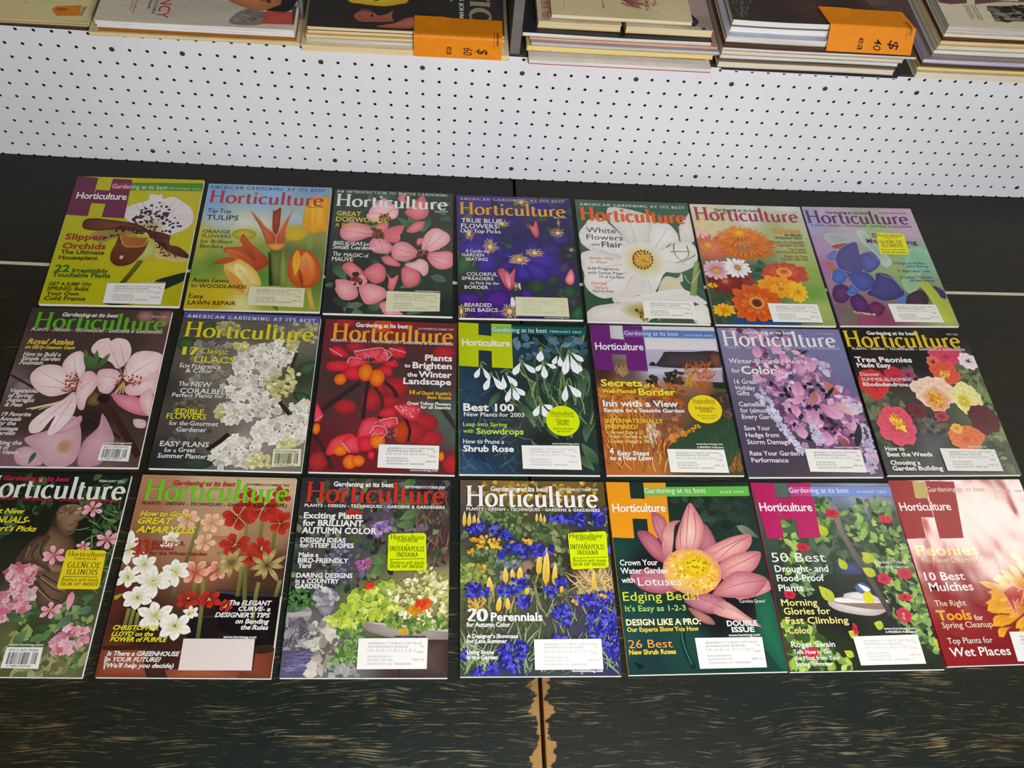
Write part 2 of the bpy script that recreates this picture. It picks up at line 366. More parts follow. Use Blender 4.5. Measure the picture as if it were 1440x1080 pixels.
# ------------------------------------------------------------------ a broad-nib serif alphabet (cap height 100)
GLYPHS = {
'a': '50|c 10 46 16 56 28 59 38 52 39 40;s 39 42 39 10;c 39 12 40 3 46 1 52 6;c 39 36 24 33 10 24 9 10 18 1 30 4 39 13',
'b': '62|s 14 102 14 4;a 33 30 22 29 160 -160;b 4 14 102',
'c': '52|a 31 30 23 29 48 315',
'd': '64|a 29 30 21 29 25 335;s 49 102 49 0;b 39 49 102;b 49 60 0',
'e': '54|a 29 30 22 29 5 318;s 8 33 51 33',
'f': '38|s 18 0 18 84;c 18 82 22 98 34 104 44 98;b 6 32 60;b 6 32 0',
'g': '56|a 26 40 17 19 0 360;c 16 26 10 18 16 10 34 6 46 -2 46 -14 30 -24 12 -22 6 -12 14 -2 22 4;s 40 54 52 58',
'h': '66|s 14 0 14 102;c 14 44 24 56 36 59 46 54 50 42;s 50 44 50 0;b 4 26 0;b 40 61 0;b 4 14 102',
'i': '30|s 15 0 15 58;b 4 27 0;b 4 15 58;d 15 84 8',
'j': '28|s 16 58 16 -10;c 16 -8 12 -20 4 -24;b 6 16 58;d 16 84 8',
'k': '62|s 14 0 14 102;s 14 28 44 58;s 26 36 50 0;b 4 26 0;b 40 62 0;b 34 54 58;b 4 14 102',
'l': '30|s 15 0 15 103;b 4 27 0;b 4 15 103',
'm': '100|s 14 0 14 58;c 14 44 24 56 34 59 44 54 48 42;s 48 44 48 0;c 48 44 58 56 68 59 78 54 82 42;s 82 44 82 0;b 4 25 0;b 39 58 0;b 73 93 0;b 4 14 58',
'n': '66|s 14 0 14 58;c 14 44 24 56 36 59 46 54 50 42;s 50 44 50 0;b 4 25 0;b 40 61 0;b 4 14 58',
'o': '62|a 31 30 24 30 0 360',
'p': '62|s 14 -28 14 58;a 34 30 21 29 160 -160;b 4 25 -28;b 4 14 58',
'q': '62|a 29 30 21 29 25 335;s 49 58 49 -28;b 39 60 -28',
'r': '44|s 14 0 14 58;c 14 42 22 54 32 59 41 55;b 4 27 0;b 4 14 58',
's': '44|c 37 50 30 58 18 58 10 48 16 36 30 28 37 16 30 3 16 1 7 10',
't': '38|s 16 78 16 14;c 16 16 19 4 27 1 37 5;b 4 34 58',
'u': '66|s 14 58 14 18;c 14 20 17 5 28 1 40 5 50 16;s 50 58 50 0;b 4 14 58;b 40 50 58;b 50 62 0',
'v': '56|s 8 58 28 1;s 28 1 48 58;b 0 18 58;b 40 56 58',
'w': '84|s 8 58 26 1;s 26 1 42 56;s 42 56 58 1;s 58 1 76 58;b 0 18 58;b 68 84 58',
'x': '56|s 8 58 48 0;s 8 0 48 58;b 0 18 0;b 38 56 0;b 0 18 58;b 38 56 58',
'y': '56|s 8 58 30 2;s 50 58 20 -26;c 20 -24 12 -26 6 -20;b 0 18 58;b 42 58 58',
'z': '50|s 8 56 44 56;s 44 56 8 2;s 8 2 46 2',
'A': '74|s 8 0 36 100;s 36 100 66 0;s 20 36 54 36;b 0 20 0;b 54 76 0',
'B': '64|s 16 0 16 100;c 16 98 40 98 50 86 46 62 30 54 16 53;c 30 53 50 48 56 28 46 4 16 2;b 5 16 0;b 5 16 100',
'C': '72|a 40 50 31 50 48 312',
'D': '78|s 16 0 16 100;c 16 98 44 97 64 78 68 50 64 22 44 3 16 2;b 5 16 0;b 5 16 100',
'E': '60|s 16 0 16 100;s 16 98 52 98;s 16 52 44 52;s 16 2 54 2;s 52 98 52 84;s 54 2 56 18;b 5 16 0;b 5 16 100',
'F': '56|s 16 0 16 100;s 16 98 52 98;s 16 52 44 52;s 52 98 52 84;b 5 28 0;b 5 16 100',
'G': '76|a 40 50 31 50 48 330;s 66 40 66 8;b 54 76 42',
'H': '92|s 18 0 18 100;s 74 0 74 100;s 18 53 74 53;b 4 32 0;b 4 32 100;b 60 88 0;b 60 88 100',
'I': '34|s 17 0 17 100;b 4 30 0;b 4 30 100',
'J': '36|s 20 100 20 0;c 20 4 16 -12 4 -16;b 8 32 100',
'K': '70|s 16 0 16 100;s 16 46 58 100;s 30 60 62 0;b 5 28 0;b 5 28 100;b 48 66 100;b 52 74 0',
'L': '58|s 16 0 16 100;s 16 2 52 2;s 52 2 56 18;b 5 28 100;b 5 16 0',
'M': '96|s 14 0 20 100;s 20 100 48 8;s 48 8 76 100;s 76 100 82 0;b 4 24 0;b 72 94 0;b 10 22 100;b 74 88 100',
'N': '82|s 16 0 16 100;s 16 100 66 2;s 66 2 66 100;b 5 27 0;b 5 16 100;b 56 76 100',
'O': '82|a 41 50 34 51 0 360',
'P': '60|s 16 0 16 100;c 16 98 42 98 54 84 50 56 34 48 16 48;b 5 28 0;b 5 16 100',
'Q': '82|a 41 50 34 51 0 360;s 48 8 78 -18',
'R': '68|s 16 0 16 100;c 16 98 42 98 52 84 48 58 34 50 16 50;s 34 48 62 0;b 5 28 0;b 5 16 100;b 54 72 0',
'S': '54|c 46 82 38 98 22 100 10 86 14 66 32 52 46 38 46 14 28 0 14 4 8 20',
'T': '68|s 34 0 34 100;s 6 98 62 98;s 6 98 5 84;s 62 98 63 84;b 21 47 0',
'U': '78|s 16 100 16 30;c 16 32 20 6 38 0 56 6 62 32;s 62 30 62 100;b 5 28 100;b 52 72 100',
'V': '72|s 8 100 36 0;s 36 0 64 100;b 0 20 100;b 54 74 100',
'W': '104|s 8 100 30 0;s 30 0 52 98;s 52 98 74 0;s 74 0 96 100;b 0 20 100;b 86 104 100',
'X': '70|s 8 100 62 0;s 8 0 62 100;b 0 20 0;b 50 72 0;b 0 20 100;b 50 72 100',
'Y': '68|s 8 100 34 48;s 34 48 60 100;s 34 48 34 0;b 0 20 100;b 50 70 100;b 22 46 0',
'Z': '62|s 8 98 56 98;s 56 98 8 2;s 8 2 58 2',
'0': '56|a 28 49 21 49 0 360', '1': '40|s 20 0 20 98;s 20 98 8 86;b 8 32 0',
'2': '54|c 10 78 18 96 32 98 42 84 38 60 22 30 8 3;s 8 3 48 3',
'3': '50|c 10 84 22 98 38 90 36 64 22 54;c 22 54 40 50 44 24 28 2 8 8',
'4': '54|s 38 0 38 98;s 38 98 6 32;s 6 32 50 32', '5': '50|s 42 97 16 97;s 16 97 13 56;c 13 56 32 62 42 40 36 10 10 2',
'6': '54|c 44 96 22 82 10 50 12 20 28 1 44 16 42 46 26 56 12 40', '7': '50|s 8 96 44 96;s 44 96 20 0',
'8': '54|a 27 75 17 24 0 360;a 27 26 20 26 0 360', '9': '54|c 10 2 32 16 44 48 42 78 26 97 10 82 12 52 28 42 42 58',
'.': '24|d 12 6 8', ',': '24|d 12 6 7;s 14 4 8 -14', ':': '24|d 12 6 8;d 12 50 8', '-': '40|s 6 34 34 34', "'": '20|s 10 100 10 76',
'&': '76|c 68 44 54 14 34 0 14 10 14 34 42 62 44 84 32 98 22 84 30 60 72 0', '/': '44|s 6 -10 38 104', '$': '54|c 46 82 28 96 10 82 16 62 40 44 46 22 28 4 8 18;s 28 108 28 -8', ' ': '34|',
'*': '30|d 15 50 9',
}
_gl = {}
def crom(p, closed=False, k=4):
    n = len(p); o = []
    rng = range(n) if closed else range(n - 1)
    for i in rng:
        a = p[(i - 1) % n] if closed or i > 0 else p[0]; b = p[i]; c = p[(i + 1) % n]; d = p[(i + 2) % n] if closed or i + 2 < n else p[-1]
        for j in range(k):
            t = j / k; t2 = t * t; t3 = t2 * t
            o.append(tuple(0.5 * (2 * b[q] + (c[q] - a[q]) * t + (2 * a[q] - 5 * b[q] + 4 * c[q] - d[q]) * t2 + (3 * b[q] - a[q] - 3 * c[q] + d[q]) * t3) for q in (0, 1)))
    if not closed: o.append(tuple(p[-1]))
    return o

def ribbon(pts, wf):
    """quad strip; wf(angle) is the pen width along that direction"""
    n = len(pts); V = []
    closed = n > 3 and abs(pts[0][0] - pts[-1][0]) + abs(pts[0][1] - pts[-1][1]) < 1e-6
    for i in range(n):
        a = pts[i - 1] if i else (pts[-2] if closed else pts[0]); c = pts[i + 1] if i < n - 1 else (pts[1] if closed else pts[-1])
        dx, dy = c[0] - a[0], c[1] - a[1]; l = math.hypot(dx, dy) or 1
        w = wf(math.atan2(dy, dx)) / 2
        V += [(pts[i][0] - dy / l * w, pts[i][1] + dx / l * w), (pts[i][0] + dy / l * w, pts[i][1] - dx / l * w)]
    return V, [(2 * i, 2 * i + 1, 2 * i + 3, 2 * i + 2) for i in range(n - 1)]

def glyph(ch, T=16.0, t=6.0):
    key = (ch, T, t)
    if key in _gl: return _gl[key]
    adv, body = GLYPHS.get(ch, GLYPHS['o']).split('|')
    V, F = [], []
    def put(v, f):
        n = len(V); V.extend((px, py, lay[0]) for px, py in v); F.extend(tuple(i + n for i in q) for q in f); lay[0] += 1
    lay = [0]
    nib = math.radians(12)
    wf = lambda a: t + (T - t) * abs(math.sin(a - nib)) ** 1.3
    for cmd in filter(None, body.split(';')):
        q = cmd.split(); x = [float(k) for k in q[1:]]
        if q[0] == 's': put(*ribbon([(x[0], x[1]), (x[2], x[3])], wf))
        elif q[0] == 'c': put(*ribbon(crom(list(zip(x[::2], x[1::2])), k=4), wf))
        elif q[0] == 'a':
            n = 20; pts = [(x[0] + x[2] * math.cos(math.radians(x[4] + (x[5] - x[4]) * i / n)), x[1] + x[3] * math.sin(math.radians(x[4] + (x[5] - x[4]) * i / n))) for i in range(n + 1)]
            if abs(x[5] - x[4]) == 360: pts[-1] = pts[0]
            put(*ribbon(pts, wf))
        elif q[0] == 'b':
            h = t * .8; y = x[2]; s_ = 1 if y < 50 and y != 58 and y != 60 else -1
            put([(x[0], y), (x[1], y), (x[1] - 1, y + s_ * h), (x[0] + 1, y + s_ * h)], [(0, 1, 2, 3)])
        else:
            r = x[2] * T / 16; put([(x[0] + r * math.cos(.785 * i), x[1] + r * math.sin(.785 * i)) for i in range(8)], [tuple(range(8))])
    _gl[key] = (float(adv), V, F)
    return _gl[key]

def serif_text(s, sp=0.0, T=16.0, t=6.0, slant=0.0, caps_small=False):
    x = 0.0; V, F = [], []
    for ch in s:
        a, v, f = glyph(ch, T, t)
        n = len(V); V += [(px + x + py * slant, py, q) for px, py, q in v]; F += [tuple(i + n for i in q) for q in f]
        x += a + 3 + sp
    return V, F

_sans = {}
def sans_text(s, bold=0.0, sp=1.0, slant=0.0):
    """built-in lettering turned into flat faces, cap height 100"""
    if 'h' not in _sans:
        c = bpy.data.curves.new('h', 'FONT'); o = bpy.data.objects.new('h', c); c.body = 'H'
        me = o.to_mesh(); _sans['h'] = max(v.co.y for v in me.vertices); bpy.data.objects.remove(o); bpy.data.curves.remove(c)
    c = bpy.data.curves.new('words', 'FONT'); c.body = s; c.resolution_u = 2; c.offset = bold; c.space_character = sp; c.shear = slant; c.fill_mode = 'FRONT'
    o = bpy.data.objects.new('words', c)
    me = o.to_mesh(); k = 100 / _sans['h']
    V = [(v.co.x * k, v.co.y * k) for v in me.vertices]; F = [tuple(p.vertices) for p in me.polygons]
    bpy.data.objects.remove(o); bpy.data.curves.remove(c)
    return V, F

# ------------------------------------------------------------------ flat colour printing: every op adds faces with their own ink colour
class Print:
    DZ = 6e-6
    def __init__(s, w, L, z, seed=1):
        s.w, s.L, s.z = w, L, z; s.V = []; s.F = []; s.Cc = []; s.R = random.Random(seed)
    def xy(s, u, v):
        u = min(1000, max(0, u)); v = min(1320, max(0, v))
        return ((u / 1000 - .5) * s.w, (.5 - v / 1320) * s.L)
    def add(s, pts, faces, cols, z=None):
        n = len(s.V); zz = s.z if z is None else z
        s.V += [(*s.xy(*p), zz[i] if isinstance(zz, list) else zz) for i, p in enumerate(pts)]; s.F += [tuple(i + n for i in f) for f in faces]
        s.Cc += cols if isinstance(cols, list) else [cols] * len(pts)
    def up(s, k=1): s.z += s.DZ * k
    def jit(s, c, a=.1):
        j = 1 + s.R.uniform(-a, a); return tuple(max(0, min(1, x * j)) for x in c)
    # -- background of blurred patches
    def bg(s, spots, pw=2.5, nx=24, ny=32, j=.05):
        sp = [(x, y, lin(c)) for x, y, c in spots]; pts, cols, F = [], [], []
        for b in range(ny + 1):
            for a in range(nx + 1):
                u, v = 1000 * a / nx, 1320 * b / ny; ws = 0; c = [0, 0, 0]
                for x, y, q in sp:
                    d = ((u - x) ** 2 + (v - y) ** 2 + 400) ** (-pw / 2); ws += d
                    for k in range(3): c[k] += d * q[k] ** .45
                pts.append((u, v)); cols.append(s.jit(tuple((k / ws) ** (1 / .45) for k in c), j))
        for b in range(ny):
            for a in range(nx): F.append((b * (nx + 1) + a, (b + 1) * (nx + 1) + a, (b + 1) * (nx + 1) + a + 1, b * (nx + 1) + a + 1))
        s.add(pts, F, cols); s.up()
    # -- polygon: one colour, or centre to edge ('g'), or top to bottom ('v')
    def P(s, cols, pts, mode='f', smooth=1, j=.05, z=None):
        p = list(zip(pts[::2], pts[1::2]))
        if smooth and len(p) > 2: p = crom(p, True, 4)
        c = [lin(x) for x in cols.split()]
        if mode == 'g' and len(c) > 1:
            n = len(p); cx = sum(q[0] for q in p) / n; cy = sum(q[1] for q in p) / n
            sg = [(p[i][0] - cx) * (p[(i + 1) % n][1] - cy) - (p[(i + 1) % n][0] - cx) * (p[i][1] - cy) for i in range(n)]
            if min(sg) < -1e-3 and max(sg) > 1e-3:             # not seen whole from its middle: plain triangles instead
                R_ = max(math.hypot(x - cx, y - cy) for x, y in p)
                s.add(p, [tuple(t) for t in tessellate_polygon([[Vector((x, y, 0)) for x, y in p]])], [s.jit(mixc(c[0], c[1], math.hypot(x - cx, y - cy) / R_), j) for x, y in p], z)
                if z is None: s.up()
                return
            V = [(cx, cy)] + [(cx + (x - cx) * .55, cy + (y - cy) * .55) for x, y in p] + p
            K = [c[0]] + [s.jit(mixc(c[0], c[1], .4), j) for _ in p] + [s.jit(c[1], j) for _ in p]
            F = [(0, 1 + (i + 1) % n, 1 + i) for i in range(n)] + [(1 + i, 1 + (i + 1) % n, 1 + n + (i + 1) % n, 1 + n + i) for i in range(n)]
            s.add(p and V, F, K, z)
        else:
            F = [tuple(t) for t in tessellate_polygon([[Vector((x, y, 0)) for x, y in p]])]
            if len(c) > 1:
                y0 = min(q[1] for q in p); y1 = max(q[1] for q in p)
                K = [s.jit(mixc(c[0], c[1], (y - y0) / max(1, y1 - y0)), j) for x, y in p]
            else: K = [s.jit(c[0], j) for _ in p]
            s.add(p, F, K, z)
        if z is None: s.up()
    def E(s, cols, cx, cy, rx, ry, mode='g', rot=0, n=18, wob=0.0):
        r = math.radians(rot); P = []
        for i in range(n):
            a = 2 * math.pi * i / n; q = 1 + s.R.uniform(-wob, wob); x, y = rx * q * math.cos(a), ry * q * math.sin(a)
            P += [cx + x * math.cos(r) - y * math.sin(r), cy + x * math.sin(r) + y * math.cos(r)]
        s.P(cols, P, mode, 0)
    # -- line with taper
    def Ln(s, cols, w, pts, taper=1.0, smooth=1):
        p = list(zip(pts[::2], pts[1::2]))
        if smooth and len(p) > 2: p = crom(p, False, 4)
        n = len(p); V, K = [], []; c = [lin(x) for x in cols.split()]
        for i in range(n):
            a = p[max(0, i - 1)]; b = p[min(n - 1, i + 1)]; dx, dy = b[0] - a[0], b[1] - a[1]; l = math.hypot(dx, dy) or 1
            h = w / 2 * (1 + (taper - 1) * i / (n - 1))
            V += [(p[i][0] - dy / l * h, p[i][1] + dx / l * h), (p[i][0] + dy / l * h, p[i][1] - dx / l * h)]
            q = s.jit(mixc(c[0], c[-1], i / (n - 1)), .05); K += [q, mixc(q, (0, 0, 0), .15)]
        s.add(V, [(2 * i, 2 * i + 1, 2 * i + 3, 2 * i + 2) for i in range(n - 1)], K); s.up()
    # -- petal or leaf from base to tip
    def K(s, cols, x0, y0, x1, y1, w, top=.6, bend=0.0, z=None, vein=.1, j=.06):
        c = [lin(x) if isinstance(x, str) else x for x in (cols.split() if isinstance(cols, str) else cols)]
        dx, dy = x1 - x0, y1 - y0; l = math.hypot(dx, dy) or 1; nx_, ny_ = -dy / l, dx / l
        V, Q = [], []; n = 7
        for i in range(n):
            t = i / (n - 1)
            e = math.log(.5) / math.log(top); h = w / 2 * max(0, math.sin(math.pi * t ** e)) ** .75
            o = bend * l * math.sin(math.pi * t)
            bx, by = x0 + dx * t + nx_ * o, y0 + dy * t + ny_ * o
            cc = c[0] if len(c) == 1 else (mixc(c[0], c[1], t) if len(c) == 2 else (mixc(c[0], c[1], t * 2) if t < .5 else mixc(c[1], c[2], t * 2 - 1)))
            for m_ in (-1, -.5, 0, .5, 1):
                V.append((bx + nx_ * h * m_, by + ny_ * h * m_))
                k = 1 - vein * (1 if m_ == 0 else (-.4 if abs(m_) == .5 else .5)) + s.R.uniform(-j, j)
                Q.append(tuple(max(0, min(1, x * k)) for x in cc))
        F = [(i * 5 + k, i * 5 + k + 1, i * 5 + k + 6, i * 5 + k + 5) for i in range(n - 1) for k in range(4)]
        s.add(V, F, Q, z)
        if z is None: s.up()
    # -- rosette of petals
    def Fl(s, cols, cx, cy, rx, ry, n, wf=.55, r0=.12, rot=0, top=.65, jr=.1, bend=0.05, vein=.12):
        for i in range(n):
            a = math.radians(rot) + 2 * math.pi * (i + s.R.uniform(-.15, .15)) / n; r = 1 + s.R.uniform(-jr, jr)
            ca, sa = math.cos(a), math.sin(a)
            l = math.hypot(rx * ca, ry * sa)
            s.K(cols, cx + rx * r0 * ca, cy + ry * r0 * sa, cx + rx * r * ca, cy + ry * r * sa, wf * (rx + ry) / 2, top, s.R.uniform(-bend, bend), s.z + s.DZ * .3 * i, vein, .08)
        s.up(n * .3 + 1)
    # -- many small marks inside a polygon
    def S(s, kind, cols, n, lo, hi, poly, a0=0, a1=360, seed=0):
        R = random.Random(seed * 7 + len(s.V)); c = [lin(x) for x in cols.split()]
        pg = list(zip(poly[::2], poly[1::2])); xs = [p[0] for p in pg]; ys = [p[1] for p in pg]
        if len(pg) == 2: inside = lambda x, y: True
        else:
            def inside(x, y):
                r = False
                for i in range(len(pg)):
                    (ax, ay), (bx, by) = pg[i - 1], pg[i]
                    if (ay > y) != (by > y) and x < (bx - ax) * (y - ay) / (by - ay) + ax: r = not r
                return r
        k = 0; tries = 0
        while k < n and tries < n * 20:
            tries += 1
            x, y = R.uniform(min(xs), max(xs)), R.uniform(min(ys), max(ys))
            if not inside(x, y): continue
            k += 1
            z = s.z + 1.2e-6 * k
            q = R.choice(c); g = R.uniform(.8, 1.2); q = tuple(min(1, v * g) for v in q)
            r = R.uniform(lo, hi); a = math.radians(R.uniform(a0, a1)); ca, sa = math.cos(a), math.sin(a)
            if kind == 'd':
                s.add([(x - r * .2, y - r * .25)] + [(x + r * math.cos(.785 * i), y + r * math.sin(.785 * i)) for i in range(8)], [(0, 1 + i, 1 + (i + 1) % 8) for i in range(8)], [tuple(min(1, v * 1.12) for v in q)] + [tuple(v * (.74 if i < 5 else .92) for v in q) for i in range(8)], z)
            elif kind == 'l':                       # leaf or petal mark
                w = r * .3; s.add([(x - r * ca * .5, y - r * sa * .5), (x - sa * w, y + ca * w), (x + r * ca * .25 - sa * w * .8, y + r * sa * .25 + ca * w * .8), (x + r * ca * .6, y + r * sa * .6), (x + r * ca * .2 + sa * w, y + r * sa * .2 - ca * w), (x - r * ca * .2 + sa * w, y - r * sa * .2 - ca * w)], [(0, 1, 2, 3, 4, 5)],
                      [q, tuple(v * .8 for v in q), tuple(v * .75 for v in q), q, tuple(min(1, v * 1.2) for v in q), tuple(min(1, v * 1.1) for v in q)], z)
            elif kind == 'b':                       # blade
                w = max(3, r * .035); b = R.uniform(-.15, .15) * r
                s.add([(x - sa * w, y + ca * w), (x + sa * w, y - ca * w), (x + ca * r * .5 + sa * (w * .8 + b), y + sa * r * .5 - ca * (w * .8 + b)), (x + ca * r, y + sa * r), (x + ca * r * .5 - sa * (w * .8 - b), y + sa * r * .5 + ca * (w * .8 - b))], [(0, 1, 2, 3, 4)], [tuple(v * .7 for v in q)] * 2 + [q, tuple(min(1, v * 1.15) for v in q), q], z)
            elif kind == 's':                       # floret of four or five petals
                m_ = R.choice((4, 5)); V = [(x, y)]; Q = [tuple(v * .72 for v in q)]
                for i in range(m_ * 2):
                    rr = r * (1 if i % 2 else .68); b = a + math.pi * i / m_
                    V.append((x + rr * math.cos(b), y + rr * math.sin(b))); Q.append(tuple(min(1, v * (1.1 if i % 2 else .86)) for v in q))
                s.add(V, [(0, 1 + i, 1 + (i + 1) % (2 * m_)) for i in range(2 * m_)], Q, z)
            elif kind == 'q':                       # ragged patch
                m_ = R.randint(5, 8); e = R.uniform(.5, 1)
                V = [(x + r * R.uniform(.6, 1.15) * math.cos(6.283 * i / m_) * (e if abs(ca) > .7 else 1), y + r * R.uniform(.6, 1.15) * math.sin(6.283 * i / m_) * (e if abs(ca) <= .7 else 1)) for i in range(m_)]
                s.add(V, [tuple(range(m_))], [tuple(min(1, v * g2) for v in q) for g2 in [R.uniform(.85, 1.18) for _ in V]], z)
        s.z += 1.2e-6 * k + s.DZ
    # -- one line of lettering fitted between x0 and x1
    def T(s, txt, x0, y, x1, h, col, st='s', sp=0.0, rot=0, dy=0):
        ser = st[0] in 'SI'
        if ser:
            b = 1.35 if 'b' in st else 1.0
            V, F = serif_text(txt, sp, 17 * b, 6.5 * b, .22 if st[0] == 'I' else 0)
        else:
            V, F = sans_text(txt, .028 if 'b' in st else (.012 if 'm' in st else 0), 1 + sp / 60, .25 if st[0] == 'j' else 0)
        if not V: return
        a = min(p[0] for p in V); b_ = max(p[0] for p in V); k = (x1 - x0) / max(1e-6, b_ - a); hh = h / 100
        pts = []; zs = []
        for p in V:
            px, py = (p[0] - a) * k, p[1] * hh; zs.append(s.z + (p[2] * 2.5e-6 if ser else 0))
            if rot == 90: pts.append((x0 + py, y + px))                   # reading downwards
            else: pts.append((x0 + px, y - py + dy * (px / max(1e-6, x1 - x0))))
        s.add(pts, F, lin(col), zs); s.up(4 if ser else 1)
    # -- a word reading towards the front edge, letter tops to the right
    def TV(s, txt, u, v0, v1, cap, col, st='s'):
        if st[0] == 'S': V, F = serif_text(txt, 0, 20, 8)
        else: V, F = sans_text(txt, .012 if 'm' in st else 0)
        a = min(p[0] for p in V); b = max(p[0] for p in V); k = (v1 - v0) / (b - a)
        s.add([(u + p[1] / 100 * cap, v0 + (p[0] - a) * k) for p in V], F, lin(col), [s.z + (p[2] * 2.5e-6 if st[0] == 'S' else 0) for p in V]); s.up(4)
    def obj(s, name, mat, parent, base=None):
        V, F, MI = list(s.V), list(s.F), [0] * len(s.F); cols = list(s.Cc); mats = [mat]
        if base:
            n = len(V); V += base.v; F += [tuple(i + n for i in f) for f in base.f]; MI += [1] * len(base.f); cols += [(.8, .8, .78)] * len(base.v); mats = [mat, M['cover_stock']]
        o = mesh_obj(name, V, F, mats, parent, MI)
        at = o.data.attributes.new('ink', 'FLOAT_COLOR', 'POINT')
        at.data.foreach_set('color', [x for c in cols for x in (*c, 1.0)])
        fl = [False] * len(F)
        return o

def run_ops(pr, ops):
    for op in ops:
        getattr(pr, op[0])(*op[1:])
